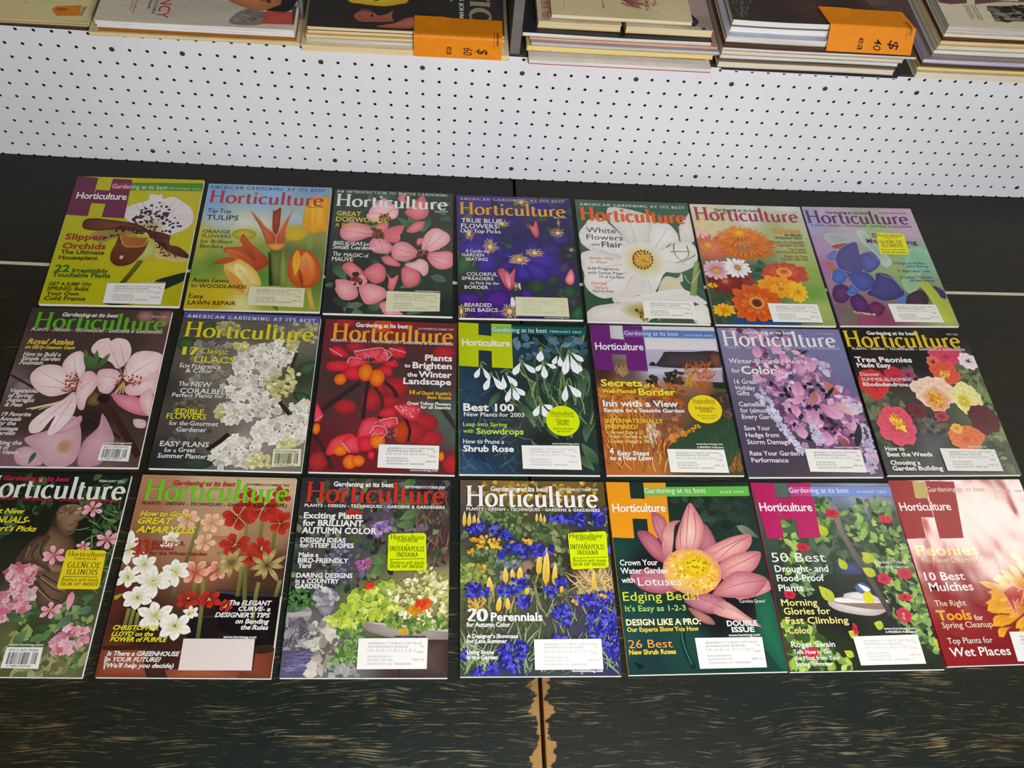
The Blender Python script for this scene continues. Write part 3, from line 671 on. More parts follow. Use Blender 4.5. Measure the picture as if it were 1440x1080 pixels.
# ------------------------------------------------------------------ cover pictures and lettering, in cover units (1000 wide, 1320 tall)
ART = {
'A1': [
 ('bg',[(450,115,'#bdb914'),(112,802,'#b6b508'),(795,911,'#c2b90c'),(918,324,'#beb51a'),(456,1258,'#b9b40e'),(937,1175,'#b0a810')],2.6),
 ('P','#e9e3e4 #d8d1d4',[406,381,483,300,592,248,597,178,657,183,695,181,708,227,780,200,864,250,939,323,975,428,956,518,880,581,811,613,691,590,588,536,494,481],'g',1),
 ('E','#b8b040 #ddd4cc',666,532,126,88,'g',0,16),
 ('Ln','#a89aa0',6.2,[640,519,493,269],0.5),
 ('Ln','#a89aa0',6.2,[648,518,557,266],0.5),
 ('Ln','#a89aa0',6.2,[658,518,638,262],0.5),
 ('Ln','#a89aa0',6.2,[669,517,718,257],0.5),
 ('Ln','#a89aa0',6.2,[679,517,799,253],0.5),
 ('Ln','#a89aa0',6.2,[690,516,880,249],0.5),
 ('S','d','#3a1026 #4a1830',95,7.6,15.1,[494,481,591,303,666,237,765,317,892,521,809,599,634,563],0,360),
 ('P','#8a7a3a #a88a4a',[319,715,403,668,560,618,650,592,632,548,456,505,341,562,228,626],'g',1),
 ('P','#7a401c #4a1c12',[143,513,164,468,236,457,322,467,430,481,539,501,632,548,639,592,531,575,385,575,262,588,165,571],'g',1),
 ('S','d','#2a100c',50,6.1,12.3,[322,679,418,529,634,563,642,606,440,645],0,360),
 ('P','#b89a58 #d0c080',[723,718,760,688,878,782,992,854,956,891,851,874,754,844],'g',1),
 ('P','#6a3018 #42160e',[636,570,744,587,799,606,829,627,837,713,913,738,998,819,981,851,861,804,765,723,679,641],'g',1),
 ('S','d','#2a100c',40,6.1,12.1,[650,592,748,616,835,770,940,850,782,829,723,718],0,360),
 ('P','#c6c678 #aeae50',[661,721,703,662,740,746,731,831,666,875,606,881,647,820],'g',1),
 ('Ln','#6a6a18 #4a4a10',40.3,[652,883,599,1015,542,1138],1),
 ('P','#8a4a20 #521f0e',[447,630,497,728,643,736,667,663,666,749,639,835,583,920,496,945,431,899,415,817,433,717],'g',1),
 ('P','#c88a38 #a05818',[449,630,486,611,522,641,561,625,597,652,662,652,642,733,509,742],'g',1),
 ('Ln','#e0b070',6.1,[449,630,498,735,562,747,642,733,663,656],1),
 ('E','#e8c0b0',501,855,13,18,'f',0,16),
 ('P','#1c3020 #12241a',[784,1095,876,1038,1012,992,1007,1066,911,1137,839,1185,815,1226],'g',1),
 ('P','#1a2014',[455,1303,562,1303,681,1308,526,1320],'f',1),
],
'A2': [
 ('bg',[(86,40,'#7fa6d2'),(536,26,'#8cb4de'),(821,24,'#7f9fc8'),(60,249,'#86a8d4'),(440,194,'#92b8dc'),(137,415,'#b4c4d8'),(467,442,'#d4d4cc'),(335,434,'#d8d8d0'),(737,380,'#a8c0d4'),(52,570,'#c0b838'),(371,553,'#bab428'),(747,502,'#c2a820'),(917,583,'#8a8a48'),(27,761,'#a8aa32'),(147,869,'#5f8a2c'),(57,957,'#74983a'),(526,990,'#56882c'),(712,726,'#5f6a3a'),(87,1159,'#c8b020'),(241,1179,'#d6b618'),(404,1265,'#e0d890'),(658,1268,'#a0a030'),(884,717,'#5f7a3a'),(977,984,'#4e7a2a'),(499,737,'#7a9a34'),(182,1261,'#c4a818')],2.6),
 ('E','#d8b01c #c0a824',749,532,87,75,'g',0,16),
 ('E','#d2b422 #8a9a30',350,554,96,59,'g',0,16),
 ('Ln','#8a9a50',43.7,[878,525,876,689],1),
 ('P','#f2b224 #d49410',[814,154,867,102,920,123,994,135,998,472,945,498,880,520,816,475,792,377,803,235],'g',1),
 ('K','#e0a018 #f4c040',896,509,885,117,116,0.5,0),
 ('K','#d89410 #ecae24',855,480,821,170,52,0.5,0),
 ('P','#27401a #1c3014',[557,734,605,732,639,1075,598,1076],'f',0),
 ('P','#77803a #4f5c28',[566,683,654,700,693,1072,629,1075],'g',0),
 ('P','#93a04a #6a7a30',[659,729,701,785,728,1080,686,1082],'g',1),
 ('P','#d06a38 #9a3620',[368,290,450,381,514,469,586,541,615,673,559,693,509,575,458,457],'g',1),
 ('P','#d06a38 #9a3620',[719,240,659,384,620,494,601,555,616,687,672,640,673,476,690,352],'g',1),
 ('P','#aa3c26 #842a1c',[549,274,562,289,608,247,615,356,617,463,597,555,564,482,552,360],'g',1),
 ('Ln','#e0a070',6.5,[374,296,515,477,593,555,612,673],1),
 ('Ln','#e0a070',6.6,[716,245,626,493,602,570],1),
 ('P','#e0a840 #c87828',[546,654,677,640,646,708,587,711],'g',1),
 ('P','#d6682e #a23618',[147,869,222,809,285,791,219,740,219,701,302,689,351,675,325,615,344,551,389,611,450,681,546,778,572,862,519,918,478,926,404,831,331,839,261,863],'g',1),
 ('K','#8a2c14 #c85a24',473,881,341,569,73,0.5,0),
 ('K','#a83c1a #d87030',516,893,226,715,85,0.6,0),
 ('P','#ecdc98 #d8b448',[237,879,301,847,339,817,407,856,489,937,538,1045,531,1079,455,1092,442,1160,382,1168,330,1081,265,975],'g',1),
 ('K','#e0c060 #f4e8b0',453,1076,323,860,106,0.5,0),
 ('K','#d09030 #e0a040',422,1158,258,920,82,0.4,0),
 ('P','#d87a2c #b24616',[774,694,839,698,918,745,976,885,978,998,941,1068,880,1087,794,1068,735,981,722,841,747,753],'g',1),
 ('K','#d05c1c #e8964a',879,1078,851,719,143,0.5,0),
 ('K','#e8b828 #e8a020',787,978,780,701,60,0.6,0),
 ('K','#982f10 #b84a18',853,1079,812,893,36,0.5,0),
 ('P','#ccb456 #a8922e',[874,1088,916,1086,971,1311,927,1310],'g',0),
 ('K','#3a6a24 #5a8a34',694,1319,585,1151,69,0.6,0),
],
'A3': [
 ('bg',[(181,790,'#2c2f2e'),(850,1040,'#30423a'),(87,193,'#3a463c'),(934,525,'#54463c'),(602,79,'#37483a'),(43,1149,'#27282a'),(897,296,'#3a3a34'),(509,713,'#2c3634'),(530,1263,'#33443a'),(940,1244,'#23302a'),(263,259,'#3c4840')],2.6),
 ('S','l','#4a6a4e #35503c #5a7058 #2a3a30 #404038',70,64,140.9,[-4,24,989,-45,995,1310,89,1350],0,360),
 ('K','#5c8062 #2f4c38',539,304,692,433,80,0.6,0),
 ('K','#5c8062 #2f4c38',739,461,804,287,79,0.6,0),
 ('K','#5c8062 #2f4c38',161,991,52,826,98,0.6,0),
 ('K','#5c8062 #2f4c38',-7,1055,72,1030,49,0.6,0),
 ('K','#5c8062 #2f4c38',577,1054,771,959,86,0.6,0),
 ('K','#5c8062 #2f4c38',463,1198,339,1285,73,0.6,0),
 ('K','#5c8062 #2f4c38',639,1312,820,1222,72,0.6,0),
 ('K','#5c8062 #2f4c38',345,64,531,67,68,0.6,0),
 ('P','#f6ccce #e09aa4',[296,242,349,144,416,91,488,150,537,226,470,293,380,314,311,318],'g',1),
 ('P','#f6ccce #e09aa4',[286,273,377,252,449,325,359,362,289,320],'g',1),
 ('P','#f6ccce #e09aa4',[445,247,536,210,528,304,460,324],'g',1),
 ('P','#e88e94 #cc6068',[595,238,650,155,741,37,778,147,792,256,712,324,631,282],'g',1),
 ('P','#e88e94 #cc6068',[531,67,600,14,590,79,603,142,544,115],'g',1),
 ('P','#e88e94 #cc6068',[613,453,679,357,759,336,749,414,682,464],'g',1),
 ('P','#e88e94 #cc6068',[422,747,487,729,568,798,569,834,469,818],'g',1),
 ('P','#e88e94 #cc6068',[588,898,602,839,669,836,737,904,728,997,653,1043,602,996],'g',1),
 ('P','#e88e94 #cc6068',[472,904,492,974,490,1058,529,1084,563,970,561,920,513,958],'g',1),
 ('P','#e88e94 #cc6068',[706,538,751,521,747,581,708,598],'g',1),
 ('P','#f2b4b8 #d87c88',[354,484,270,398,156,374,91,424,75,486,100,559,191,581,311,532],'g',1),
 ('P','#e88e94 #cc6068',[422,510,464,432,588,386,579,470,563,486,565,547,527,582,459,571],'g',1),
 ('P','#f2b4b8 #d87c88',[345,545,315,621,364,692,442,705,486,693,506,625,459,568,401,541],'g',1),
 ('P','#e88e94 #cc6068',[364,468,382,375,462,370,454,448,410,481],'g',1),
 ('P','#f6ccce #e09aa4',[755,677,757,520,818,422,875,409,916,431,968,477,968,553,878,641],'g',1),
 ('P','#f2b4b8 #d87c88',[789,698,890,662,992,668,1001,803,914,849,836,812],'g',1),
 ('P','#f2b4b8 #d87c88',[721,694,640,587,560,570,506,625,503,699,533,763,623,773],'g',1),
 ('P','#f6ccce #e09aa4',[734,745,690,777,613,817,725,876,765,924,801,886,796,785],'g',1),
 ('P','#e88e94 #cc6068',[203,967,145,907,119,844,171,802,216,824,286,899,278,956],'g',1),
 ('P','#e88e94 #cc6068',[292,913,338,839,402,804,460,861,459,975,379,1015],'g',1),
 ('P','#f2b4b8 #d87c88',[262,1055,347,1020,457,1060,482,1142,399,1212,314,1212],'g',1),
 ('P','#f2b4b8 #d87c88',[234,1036,172,990,80,988,84,1050,82,1092,130,1172,206,1189,261,1139],'g',1),
 ('P','#f2c0c0 #dc8088',[213,960,288,927,325,1010,251,1056,196,1031],'g',1),
 ('P','#f2b4b8 #d87c88',[432,1227,484,1190,551,1248,618,1313,575,1328,490,1335],'g',1),
 ('P','#33342e',[200,918,237,902,260,929,224,966],'f',1),
 ('S','d','#5a4a22 #3a2818 #7a6030 #8a3a30',26,7.7,15.5,[709,670,754,643,799,665,800,716,756,744,711,721],0,360),
 ('S','d','#5a4a22 #3a2818 #7a6030 #8a3a30',26,7.8,15.6,[336,470,380,443,426,464,428,517,385,545,339,523],0,360),
 ('S','d','#5a4a22 #3a2818 #7a6030 #8a3a30',26,7.4,14.8,[198,972,240,947,284,967,287,1016,245,1042,201,1021],0,360),
 ('S','d','#5a4a22 #3a2818 #7a6030 #8a3a30',26,8,16,[384,278,428,250,475,272,477,326,433,355,386,332],0,360),
 ('Ln','#c46c78',5.2,[755,685,841,454],0.4),
 ('Ln','#c46c78',5.2,[755,685,911,481],0.4),
 ('Ln','#c46c78',5.1,[789,705,981,746],0.4),
 ('Ln','#c46c78',5.1,[789,720,948,821],0.4),
 ('Ln','#c46c78',5.1,[721,701,529,653],0.4),
 ('Ln','#c46c78',5.1,[722,716,543,733],0.4),
 ('Ln','#c46c78',5.2,[366,506,105,469],0.4),
 ('Ln','#c46c78',5.2,[367,521,167,555],0.4),
 ('Ln','#c46c78',5.2,[390,542,441,688],0.4),
],
'A4': [
 ('bg',[(222,73,'#4a3a7a'),(702,53,'#585078'),(443,455,'#2a2260'),(208,538,'#3a2a88'),(804,367,'#25224a'),(968,595,'#28242c'),(871,1115,'#2c3a30'),(55,763,'#2c5630'),(82,1050,'#2a3430'),(539,872,'#382890'),(717,811,'#3c2c98'),(302,1133,'#48248c'),(532,1017,'#2a3c30'),(998,203,'#2a2858'),(675,526,'#2c2458')],2.6),
 ('S','l','#3a4a3a #2c5434 #2a2a4a #46405c #5a6050',60,52.7,118.7,[0,3,1078,-44,973,1299,-21,1300],0,360),
 ('P','#3f7044 #24482c',[-3,706,68,682,122,762,75,850,-1,894],'g',1),
 ('P','#3f7044 #24482c',[933,1214,993,1186,989,1306,903,1306],'g',1),
 ('P','#34523e #22382a',[735,884,818,868,824,956,741,986],'g',1),
 ('P','#34523e #22382a',[556,988,653,900,717,986,643,1073],'g',1),
 ('P','#3a5a44 #26402e',[841,1043,918,955,970,1042,906,1115],'g',1),
 ('P','#4a4a58 #33333c',[888,1115,942,1093,984,1157,923,1200],'g',1),
 ('P','#4a34a4 #33207c',[276,566,140,509,25,572,7,632,113,674,251,612],'g',1),
 ('P','#4a34a4 #33207c',[251,612,158,703,177,834,289,847,317,699],'g',1),
 ('P','#3c2c8c #2a1e62',[286,611,340,699,409,698,403,563,323,535],'g',1),
 ('P','#3c2c8c #2a1e62',[265,551,211,447,304,429,347,519],'g',1),
 ('P','#3c2c8c #2a1e62',[500,725,409,698,325,788,368,875,475,785],'g',1),
 ('P','#4a34a4 #33207c',[511,740,472,844,491,917,595,915,590,783],'g',1),
 ('P','#4a34a4 #33207c',[535,725,638,753,752,810,757,913,652,929,565,813],'g',1),
 ('P','#4a34a4 #33207c',[548,695,601,573,741,600,818,689,799,809,683,781],'g',1),
 ('P','#3c2c8c #2a1e62',[502,696,436,607,366,639,408,727],'g',1),
 ('P','#3c2c8c #2a1e62',[657,632,745,539,862,567,820,659],'g',1),
 ('P','#3c2c8c #2a1e62',[610,633,557,529,676,495,694,601],'g',1),
 ('P','#5a2a98 #3c1a74',[214,1091,305,1034,405,1061,412,1174,320,1230,223,1161],'g',1),
 ('P','#5a2a98 #3c1a74',[508,1046,577,1031,608,1088,528,1103],'g',1),
 ('P','#5a2a98 #3c1a74',[-2,1148,4,1093,104,1064,180,1105,167,1161,79,1190],'g',1),
 ('P','#3c2c8c #2a1e62',[379,303,329,382,260,353,309,274],'g',1),
 ('P','#3c2c8c #2a1e62',[389,334,471,347,521,283,428,255],'g',1),
 ('P','#3c2c8c #2a1e62',[95,450,39,421,75,344,143,388],'g',1),
 ('P','#3c2c8c #2a1e62',[849,413,797,476,863,551,953,472,921,411],'g',1),
 ('P','#3c2c8c #2a1e62',[626,105,694,182,841,160,774,66],'g',1),
 ('P','#5a2a98 #3c1a74',[134,1189,233,1175,298,1231,185,1307,131,1307],'g',1),
 ('P','#5a2a98 #3c1a74',[274,1272,342,1230,373,1307,295,1311],'g',1),
 ('Fl','#a86a30 #efdc9c',275,581,71,83,20,0.1,0.15,0,0.5,0.25),
 ('E','#f0e0a0 #d8b050',275,581,21,29,'g',0,16),
 ('Fl','#a86a30 #efdc9c',515,713,90,67,24,0.1,0.15,0,0.5,0.25),
 ('E','#f0e0a0 #d8b050',515,713,27,23,'g',0,16),
 ('Fl','#a86a30 #efdc9c',647,636,78,57,20,0.1,0.15,0,0.5,0.25),
 ('E','#f0e0a0 #d8b050',647,636,23,20,'g',0,16),
 ('Fl','#a86a30 #efdc9c',386,321,68,50,16,0.1,0.15,0,0.5,0.25),
 ('E','#f0e0a0 #d8b050',386,321,20,17,'g',0,16),
 ('Fl','#a86a30 #efdc9c',101,447,48,68,16,0.1,0.15,0,0.5,0.25),
 ('E','#f0e0a0 #d8b050',101,447,14,24,'g',0,16),
 ('Fl','#a86a30 #efdc9c',861,409,66,55,16,0.1,0.15,0,0.5,0.25),
 ('E','#f0e0a0 #d8b050',861,409,20,19,'g',0,16),
 ('Fl','#a86a30 #efdc9c',408,1251,74,81,20,0.1,0.15,0,0.5,0.25),
 ('E','#f0e0a0 #d8b050',408,1251,22,28,'g',0,16),
 ('Fl','#a86a30 #efdc9c',471,992,27,49,10,0.1,0.15,0,0.5,0.25),
 ('E','#f0e0a0 #d8b050',471,992,8,17,'g',0,16),
 ('Fl','#a86a30 #efdc9c',875,294,19,47,8,0.1,0.15,0,0.5,0.25),
 ('E','#f0e0a0 #d8b050',875,294,6,17,'g',0,16),
 ('Fl','#a86a30 #efdc9c',562,67,72,48,14,0.1,0.15,0,0.5,0.25),
 ('E','#f0e0a0 #d8b050',562,67,22,17,'g',0,16),
 ('Fl','#a86a30 #efdc9c',23,1259,43,82,14,0.1,0.15,0,0.5,0.25),
 ('E','#f0e0a0 #d8b050',23,1259,13,29,'g',0,16),
 ('Fl','#a86a30 #efdc9c',962,595,34,28,8,0.1,0.15,0,0.5,0.25),
 ('E','#f0e0a0 #d8b050',962,595,10,10,'g',0,16),
 ('P','#e47a8e #b03458',[330,832,381,816,413,889,474,803,463,902,447,1018,407,1030,365,954],'g',1),
 ('K','#f0b8c0 #d85a78',418,1018,404,830,38,0.5,0),
 ('P','#e47a8e #b03458',[614,330,649,341,683,269,698,433,666,468,634,407],'g',1),
 ('P','#f4b4a8 #d0446a',[941,801,964,881,947,958,905,967,883,914],'g',1),
 ('P','#e8e4ec',[425,1118,448,1118,456,1188,422,1202],'f',1),
 ('P','#d0cce0',[488,989,506,960,509,1032],'f',1),
],
'A5': [
 ('bg',[(76,182,'#375844'),(267,16,'#3a5a46'),(747,33,'#40624e'),(919,909,'#36584a'),(91,1132,'#32563a'),(922,1254,'#4a5a40'),(849,839,'#4a6a50'),(26,56,'#4a6854')],2.6),
 ('S','b','#5a7a5a #2c4a38 #486a50',70,77.8,168.5,[6,8,1219,-31,1003,1306,-86,1321],0,360),
 ('P','#e2dfd8 #d0ccc2',[880,292,972,155,1004,138,1002,435,870,446],'g',1),
 ('P','#eae8e4 #d9d6d0',[603,626,638,430,745,510,881,454,968,467,1010,572,961,706,883,766,786,800,654,764],'g',1),
 ('P','#eae8e4 #d9d6d0',[507,658,270,254,119,228,67,291,8,385,9,461,37,535,168,621,413,674],'g',1),
 ('P','#e2dfd8 #d0ccc2',[531,598,411,481,281,254,269,128,309,79,451,94,612,150,666,199,624,445,567,582],'g',1),
 ('P','#eae8e4 #d9d6d0',[562,582,645,275,720,241,802,258,859,362,869,454,756,510,627,610],'g',1),
 ('P','#eae8e4 #d9d6d0',[435,689,159,585,44,595,1,640,-2,756,14,842,7,940,45,1023,117,1077,194,1082,333,1018,490,803],'g',1),
 ('P','#e2dfd8 #d0ccc2',[472,760,494,774,587,758,557,1000,506,1056,441,1044,279,1115,233,1129,229,1061,334,1004],'g',1),
 ('P','#eae8e4 #d9d6d0',[565,744,678,756,855,723,695,799,620,943,537,1072,512,1001],'g',1),
 ('P','#ddd8c0 #c8c098',[617,971,690,842,790,855,833,796,832,882,805,911,842,1051,614,1082],'g',1),
 ('P','#eae8e4 #d9d6d0',[246,1116,463,1043,624,999,830,974,997,1096,942,1125,836,1092,454,1126],'g',1),
 ('P','#e2dfd8 #d0ccc2',[-2,1320,31,1200,166,1147,454,1126,486,1316],'g',1),
 ('P','#eae8e4 #d9d6d0',[870,1160,986,1131,1008,1306,870,1311],'g',1),
 ('E','#a39440 #d8d2b8',445,1201,165,94,'g',0,16),
 ('S','l','#5a3a12 #8a6a20 #b89a40',26,24.2,48.4,[402,1194,493,1166,587,1292,433,1307],60,120),
 ('Ln','#c4c0b0',7.8,[510,628,280,270],0.3),
 ('Ln','#c4c0b0',7.8,[436,674,37,535],0.3),
 ('Ln','#c4c0b0',7.8,[434,696,170,592],0.3),
 ('Ln','#c4c0b0',7.9,[562,582,649,243],0.3),
 ('Ln','#c4c0b0',7.8,[603,626,756,510],0.3),
 ('Ln','#c4c0b0',7.7,[539,773,554,1028],0.3),
 ('Ln','#c4c0b0',7.7,[448,775,334,1004],0.3),
 ('Ln','#c4c0b0',7.8,[487,629,181,335],0.3),
 ('Ln','#c4c0b0',7.9,[514,598,436,123],0.3),
 ('Ln','#c4c0b0',7.7,[409,718,30,784],0.3),
 ('Ln','#c4c0b0',7.7,[427,761,68,1009],0.3),
 ('Ln','#c4c0b0',7.8,[610,655,891,708],0.3),
 ('Ln','#c4c0b0',7.9,[606,596,784,302],0.3),
 ('Ln','#4a5648',19,[270,254,373,398],0.2),
 ('Ln','#5a6658',19.2,[874,268,868,446],0.6),
 ('E','#d0c268 #e4e1d8',527,679,195,206,'g',0,16),
 ('E','#e2b244 #c48c28',517,668,87,106,'g',0,16),
 ('S','d','#e8c460 #b07a20 #d09a30',70,6.5,11.7,[441,630,529,568,603,626,592,714,506,767,437,718],0,360),
 ('E','#3a2410',606,666,7,12,'f',0,16),
 ('E','#3a2410',597,699,7,12,'f',0,16),
 ('E','#3a2410',579,728,7,12,'f',0,16),
 ('E','#3a2410',554,750,7,12,'f',0,16),
 ('E','#3a2410',526,762,7,12,'f',0,16),
 ('E','#3a2410',498,763,7,12,'f',0,16),
 ('E','#3a2410',472,752,7,12,'f',0,16),
 ('E','#3a2410',453,731,7,12,'f',0,16),
 ('E','#3a2410',442,702,7,12,'f',0,16),
 ('E','#3a2410',440,669,7,12,'f',0,16),
 ('E','#3a2410',449,636,7,12,'f',0,16),
 ('E','#3a2410',466,606,7,12,'f',0,16),
 ('E','#3a2410',491,584,7,12,'f',0,16),
 ('E','#3a2410',520,571,7,12,'f',0,16),
 ('E','#3a2410',548,571,7,12,'f',0,16),
 ('E','#3a2410',574,582,7,12,'f',0,16),
 ('E','#3a2410',594,603,7,12,'f',0,16),
 ('E','#3a2410',605,632,7,12,'f',0,16),
 ('Ln','#96a664 #8a9a58',44.5,[983,676,894,1036],1.2),
 ('Ln','#c8d0b0',6.5,[998,764,896,909,852,825],1),
 ('Ln','#6a8a54',10.6,[772,570,948,561],0.4),
 ('Ln','#6a8a54',10.7,[814,471,804,591,870,693],0.4),
 ('Ln','#6a8a54',10.7,[922,498,916,619,801,695],0.4),
 ('Ln','#6a8a54',10.6,[977,602,860,686],0.4),
 ('Ln','#6a8a54',10.6,[743,525,791,471],0.4),
],
'A6': [
 ('bg',[(121,152,'#d8cc9c'),(492,115,'#dcd8d2'),(876,29,'#d8d4ce'),(1024,188,'#b8bc98'),(699,287,'#a6ae74'),(838,472,'#a8b87a'),(515,597,'#748658'),(946,770,'#8ca64e'),(918,1128,'#a6b266'),(891,1002,'#6c983e'),(135,1064,'#38482e'),(67,808,'#585a4e'),(415,805,'#36564a'),(17,1286,'#36463a'),(240,1284,'#1f4a78'),(425,1310,'#20406a'),(80,248,'#d8c890'),(863,623,'#a4b468'),(54,40,'#dcd4c4')],2.6),
 ('S','l','#36584a #2c4a3a #4a6a44',40,51.1,114.9,[327,658,503,657,472,920,151,1285,-10,1313],0,360),
 ('K','#2c4a38 #4a6a4a',497,627,511,731,80,0.6,0),
 ('Fl','#d8845c #c05040',90,503,172,160,13,0.4,0.12,0,0.65,0.1),
 ('Fl','#e8a070 #c85a3c',90,488,107,92,10,0.35,0.12,0,0.65,0.1),
 ('E','#e8b040 #c06a24',83,477,50,49,'g',0,16),
 ('Fl','#e8c0c0 #e0b0b4',41,342,84,62,9,0.4,0.12,0,0.65,0.1),
 ('Fl','#8a2a20 #6c1e1c',167,894,173,122,14,0.4,0.12,0,0.65,0.1),
 ('Fl','#a43a2c #8a2a22',164,877,69,58,9,0.4,0.12,0,0.65,0.1),
 ('E','#c88a40 #a84a2c',159,872,30,29,'g',0,16),
 ('Fl','#a83a2a #8c2c24',354,849,64,70,9,0.45,0.12,0,0.65,0.1),
 ('E','#7a2420',349,846,19,20,'f',0,16),
 ('Fl','#c07088 #e6c8d0',106,749,122,115,14,0.35,0.12,0,0.65,0.1),
 ('E','#e0b040 #c8783c',107,761,39,32,'g',0,16),
 ('Fl','#e4d8dc #f2eeee',291,725,123,118,15,0.3,0.12,0,0.65,0.1),
 ('E','#c49a44 #a8743a',294,721,28,30,'g',0,16),
 ('Fl','#a83c14 #d87420',419,484,267,180,32,0.13,0.3,0,0.65,0.1),
 ('Fl','#b84a16 #e88226',394,431,239,173,28,0.14,0.2,0,0.65,0.1),
 ('Fl','#c0501a #ec8c2c',382,369,180,124,22,0.16,0.1,0,0.65,0.1),
 ('Fl','#d06a1c #f2a030',381,335,96,70,15,0.2,0.1,0,0.65,0.1),
 ('E','#f2bc28 #e09020',380,332,48,38,'g',0,16),
 ('Fl','#b0392a #c84e34',689,773,216,125,13,0.45,0.12,0,0.65,0.1),
 ('Fl','#c04830 #d8603c',686,758,129,74,10,0.4,0.12,0,0.65,0.1),
 ('E','#d8702a #e8b044',684,766,68,49,'g',0,16),
 ('E','#b8481c #d87830',686,758,37,27,'g',0,16),
 ('Fl','#e07c10 #f0a41c',597,926,190,126,12,0.5,0.12,0,0.65,0.1),
 ('Fl','#ecaa14 #f4c628',748,975,92,114,12,0.4,0.12,0,0.65,0.1),
 ('Fl','#e88c14 #f0b024',610,947,98,72,9,0.45,0.12,0,0.65,0.1),
 ('E','#b85a10 #f0b840',615,950,44,34,'g',0,16),
 ('Fl','#b03a0e #dc6420',377,1105,227,210,13,0.42,0.15,0,0.65,0.1),
 ('Fl','#c04810 #e87428',378,1102,136,126,11,0.36,0.12,0,0.65,0.1),
 ('E','#7a2c1c #e0a850',381,1096,64,64,'g',0,16),
 ('E','#5a1c14 #7c3020',381,1099,41,42,'g',0,16),
 ('Fl','#e89a14 #f4bc28',93,1176,96,72,12,0.4,0.12,0,0.65,0.1),
 ('E','#d88a10',97,1183,27,25,'f',0,16),
 ('Fl','#f0bc24 #e8a818',41,921,46,29,8,0.5,0.12,0,0.65,0.1),
 ('P','#1f4a7c',[206,1287,475,1286,713,1302,703,1319,199,1325],'f',0),
],
'A7': [
 ('bg',[(239,31,'#c0a8c0'),(840,46,'#c4a4bc'),(420,252,'#b8a8b8'),(16,206,'#98a0c2'),(41,482,'#a88ab0'),(31,703,'#a8689a'),(29,890,'#a07898'),(32,1263,'#786a68'),(131,1223,'#686a4a'),(208,1263,'#a03e70'),(371,1237,'#883a5e'),(642,704,'#98b070'),(656,849,'#88a868'),(871,527,'#78b088'),(955,631,'#86b89a'),(770,1033,'#4a3a4a'),(907,1130,'#bcbe50'),(929,1266,'#a6b660'),(568,236,'#98b878'),(893,267,'#c0a0b8'),(545,719,'#90a878'),(35,1168,'#7a5a6a'),(1032,13,'#c8b0c4')],2.6),
 ('P','#98a49c #b4b4b8',[109,363,155,314,283,319,408,383,377,409,251,439,155,448],'g',1),
 ('P','#8aaca4 #bccabc',[416,302,453,264,499,291,541,413,629,594,623,660,554,689,507,530,443,424],'g',1),
 ('P','#a84c40',[165,454,302,426,291,474,179,492],'f',1),
 ('P','#7ab692 #94c0a0',[833,481,981,478,977,601,831,784,746,668],'g',1),
 ('P','#88b090 #a0c090',[660,834,823,719,823,863,692,990],'g',1),
 ('P','#3c3264',[900,892,991,946,980,1036,918,994],'f',1),
 ('P','#4a3440 #302430',[652,1011,798,941,823,1061,737,1136,625,1136],'g',1),
 ('Ln','#b2be44 #c0c850',94.8,[828,849,885,991,930,1280],1.1),
 ('P','#623870 #40204e',[50,919,132,888,186,947,133,1059,58,1089,14,1033],'g',1),
 ('P','#622e78 #401a54',[152,1045,241,987,294,1087,255,1185,167,1171],'g',1),
 ('P','#782c60 #501c44',[277,1131,363,1070,427,1128,369,1213,289,1212],'g',1),
 ('P','#a86e4c',[77,638,118,689,90,750,55,692],'f',1),
 ('P','#6a7abc #5a64a4',[85,574,174,512,160,616,100,616],'g',1),
 ('P','#4e70b8 #3a569c',[79,764,146,715,198,776,167,851,95,896,52,836],'g',1),
 ('P','#4c74c4 #3c5cac',[155,968,226,874,254,947,204,1006,158,1000],'g',1),
 ('P','#4a6cc2',[375,990,436,1015,502,1001,469,1062,401,1057],'f',1),
 ('P','#5a72c2',[544,1032,643,974,633,1049,573,1085],'f',1),
 ('P','#50488a #37356c',[464,762,571,788,634,920,622,1004,468,1060,367,1018,322,978,427,848],'g',1),
 ('P','#4c5ca6 #3a4484',[194,762,354,745,426,834,368,936,290,971,236,922],'g',1),
 ('P','#5e5080 #434c8a',[144,604,197,512,299,436,381,415,374,556,363,718,256,765,153,721],'g',1),
 ('P','#5c66ae #48487e',[377,556,486,524,534,631,470,719,386,759,357,692],'g',1),
 ('Ln','#a4a0d4',6.5,[144,604,200,509,299,436,389,409],0.6),
 ('Ln','#a4a0d4',6.5,[142,616,153,721,246,762],0.6),
 ('Ln','#a4a0d4',6.6,[377,556,461,530,527,623],0.6),
 ('Ln','#a4a0d4',6.4,[193,765,237,919,291,968,368,936],0.6),
 ('Ln','#a4a0d4',6.4,[494,777,592,834,631,948],0.6),
 ('Ln','#a4a0d4',6.3,[155,968,157,1003,215,996],0.6),
 ('Ln','#a4a0d4',6.4,[78,769,53,833,93,896],0.6),
 ('S','d','#e0d8c8 #c8a890',26,4.9,8.6,[135,1168,229,1189,359,1203,309,1221,162,1189],0,360),
],
'B1': [
 ('bg',[(160,114,'#413330'),(625,105,'#4a3834'),(916,74,'#684844'),(20,386,'#564642'),(260,548,'#3c302b'),(16,641,'#70605e'),(193,960,'#463430'),(634,986,'#2c201c'),(921,1044,'#463630'),(972,841,'#3c2c26'),(729,1180,'#80605e'),(171,1257,'#80606a'),(753,279,'#443430'),(964,343,'#5a4440')],2.6),
 ('E','#98808a #5a4844',106,693,76,82,'g',0,16),
 ('E','#a07068 #684a44',964,72,71,76,'g',0,16),
 ('E','#b08078 #58403c',818,56,71,61,'g',0,16),
 ('Ln','#4a2a26 #3a201c',49.3,[647,783,793,955,990,1237],1),
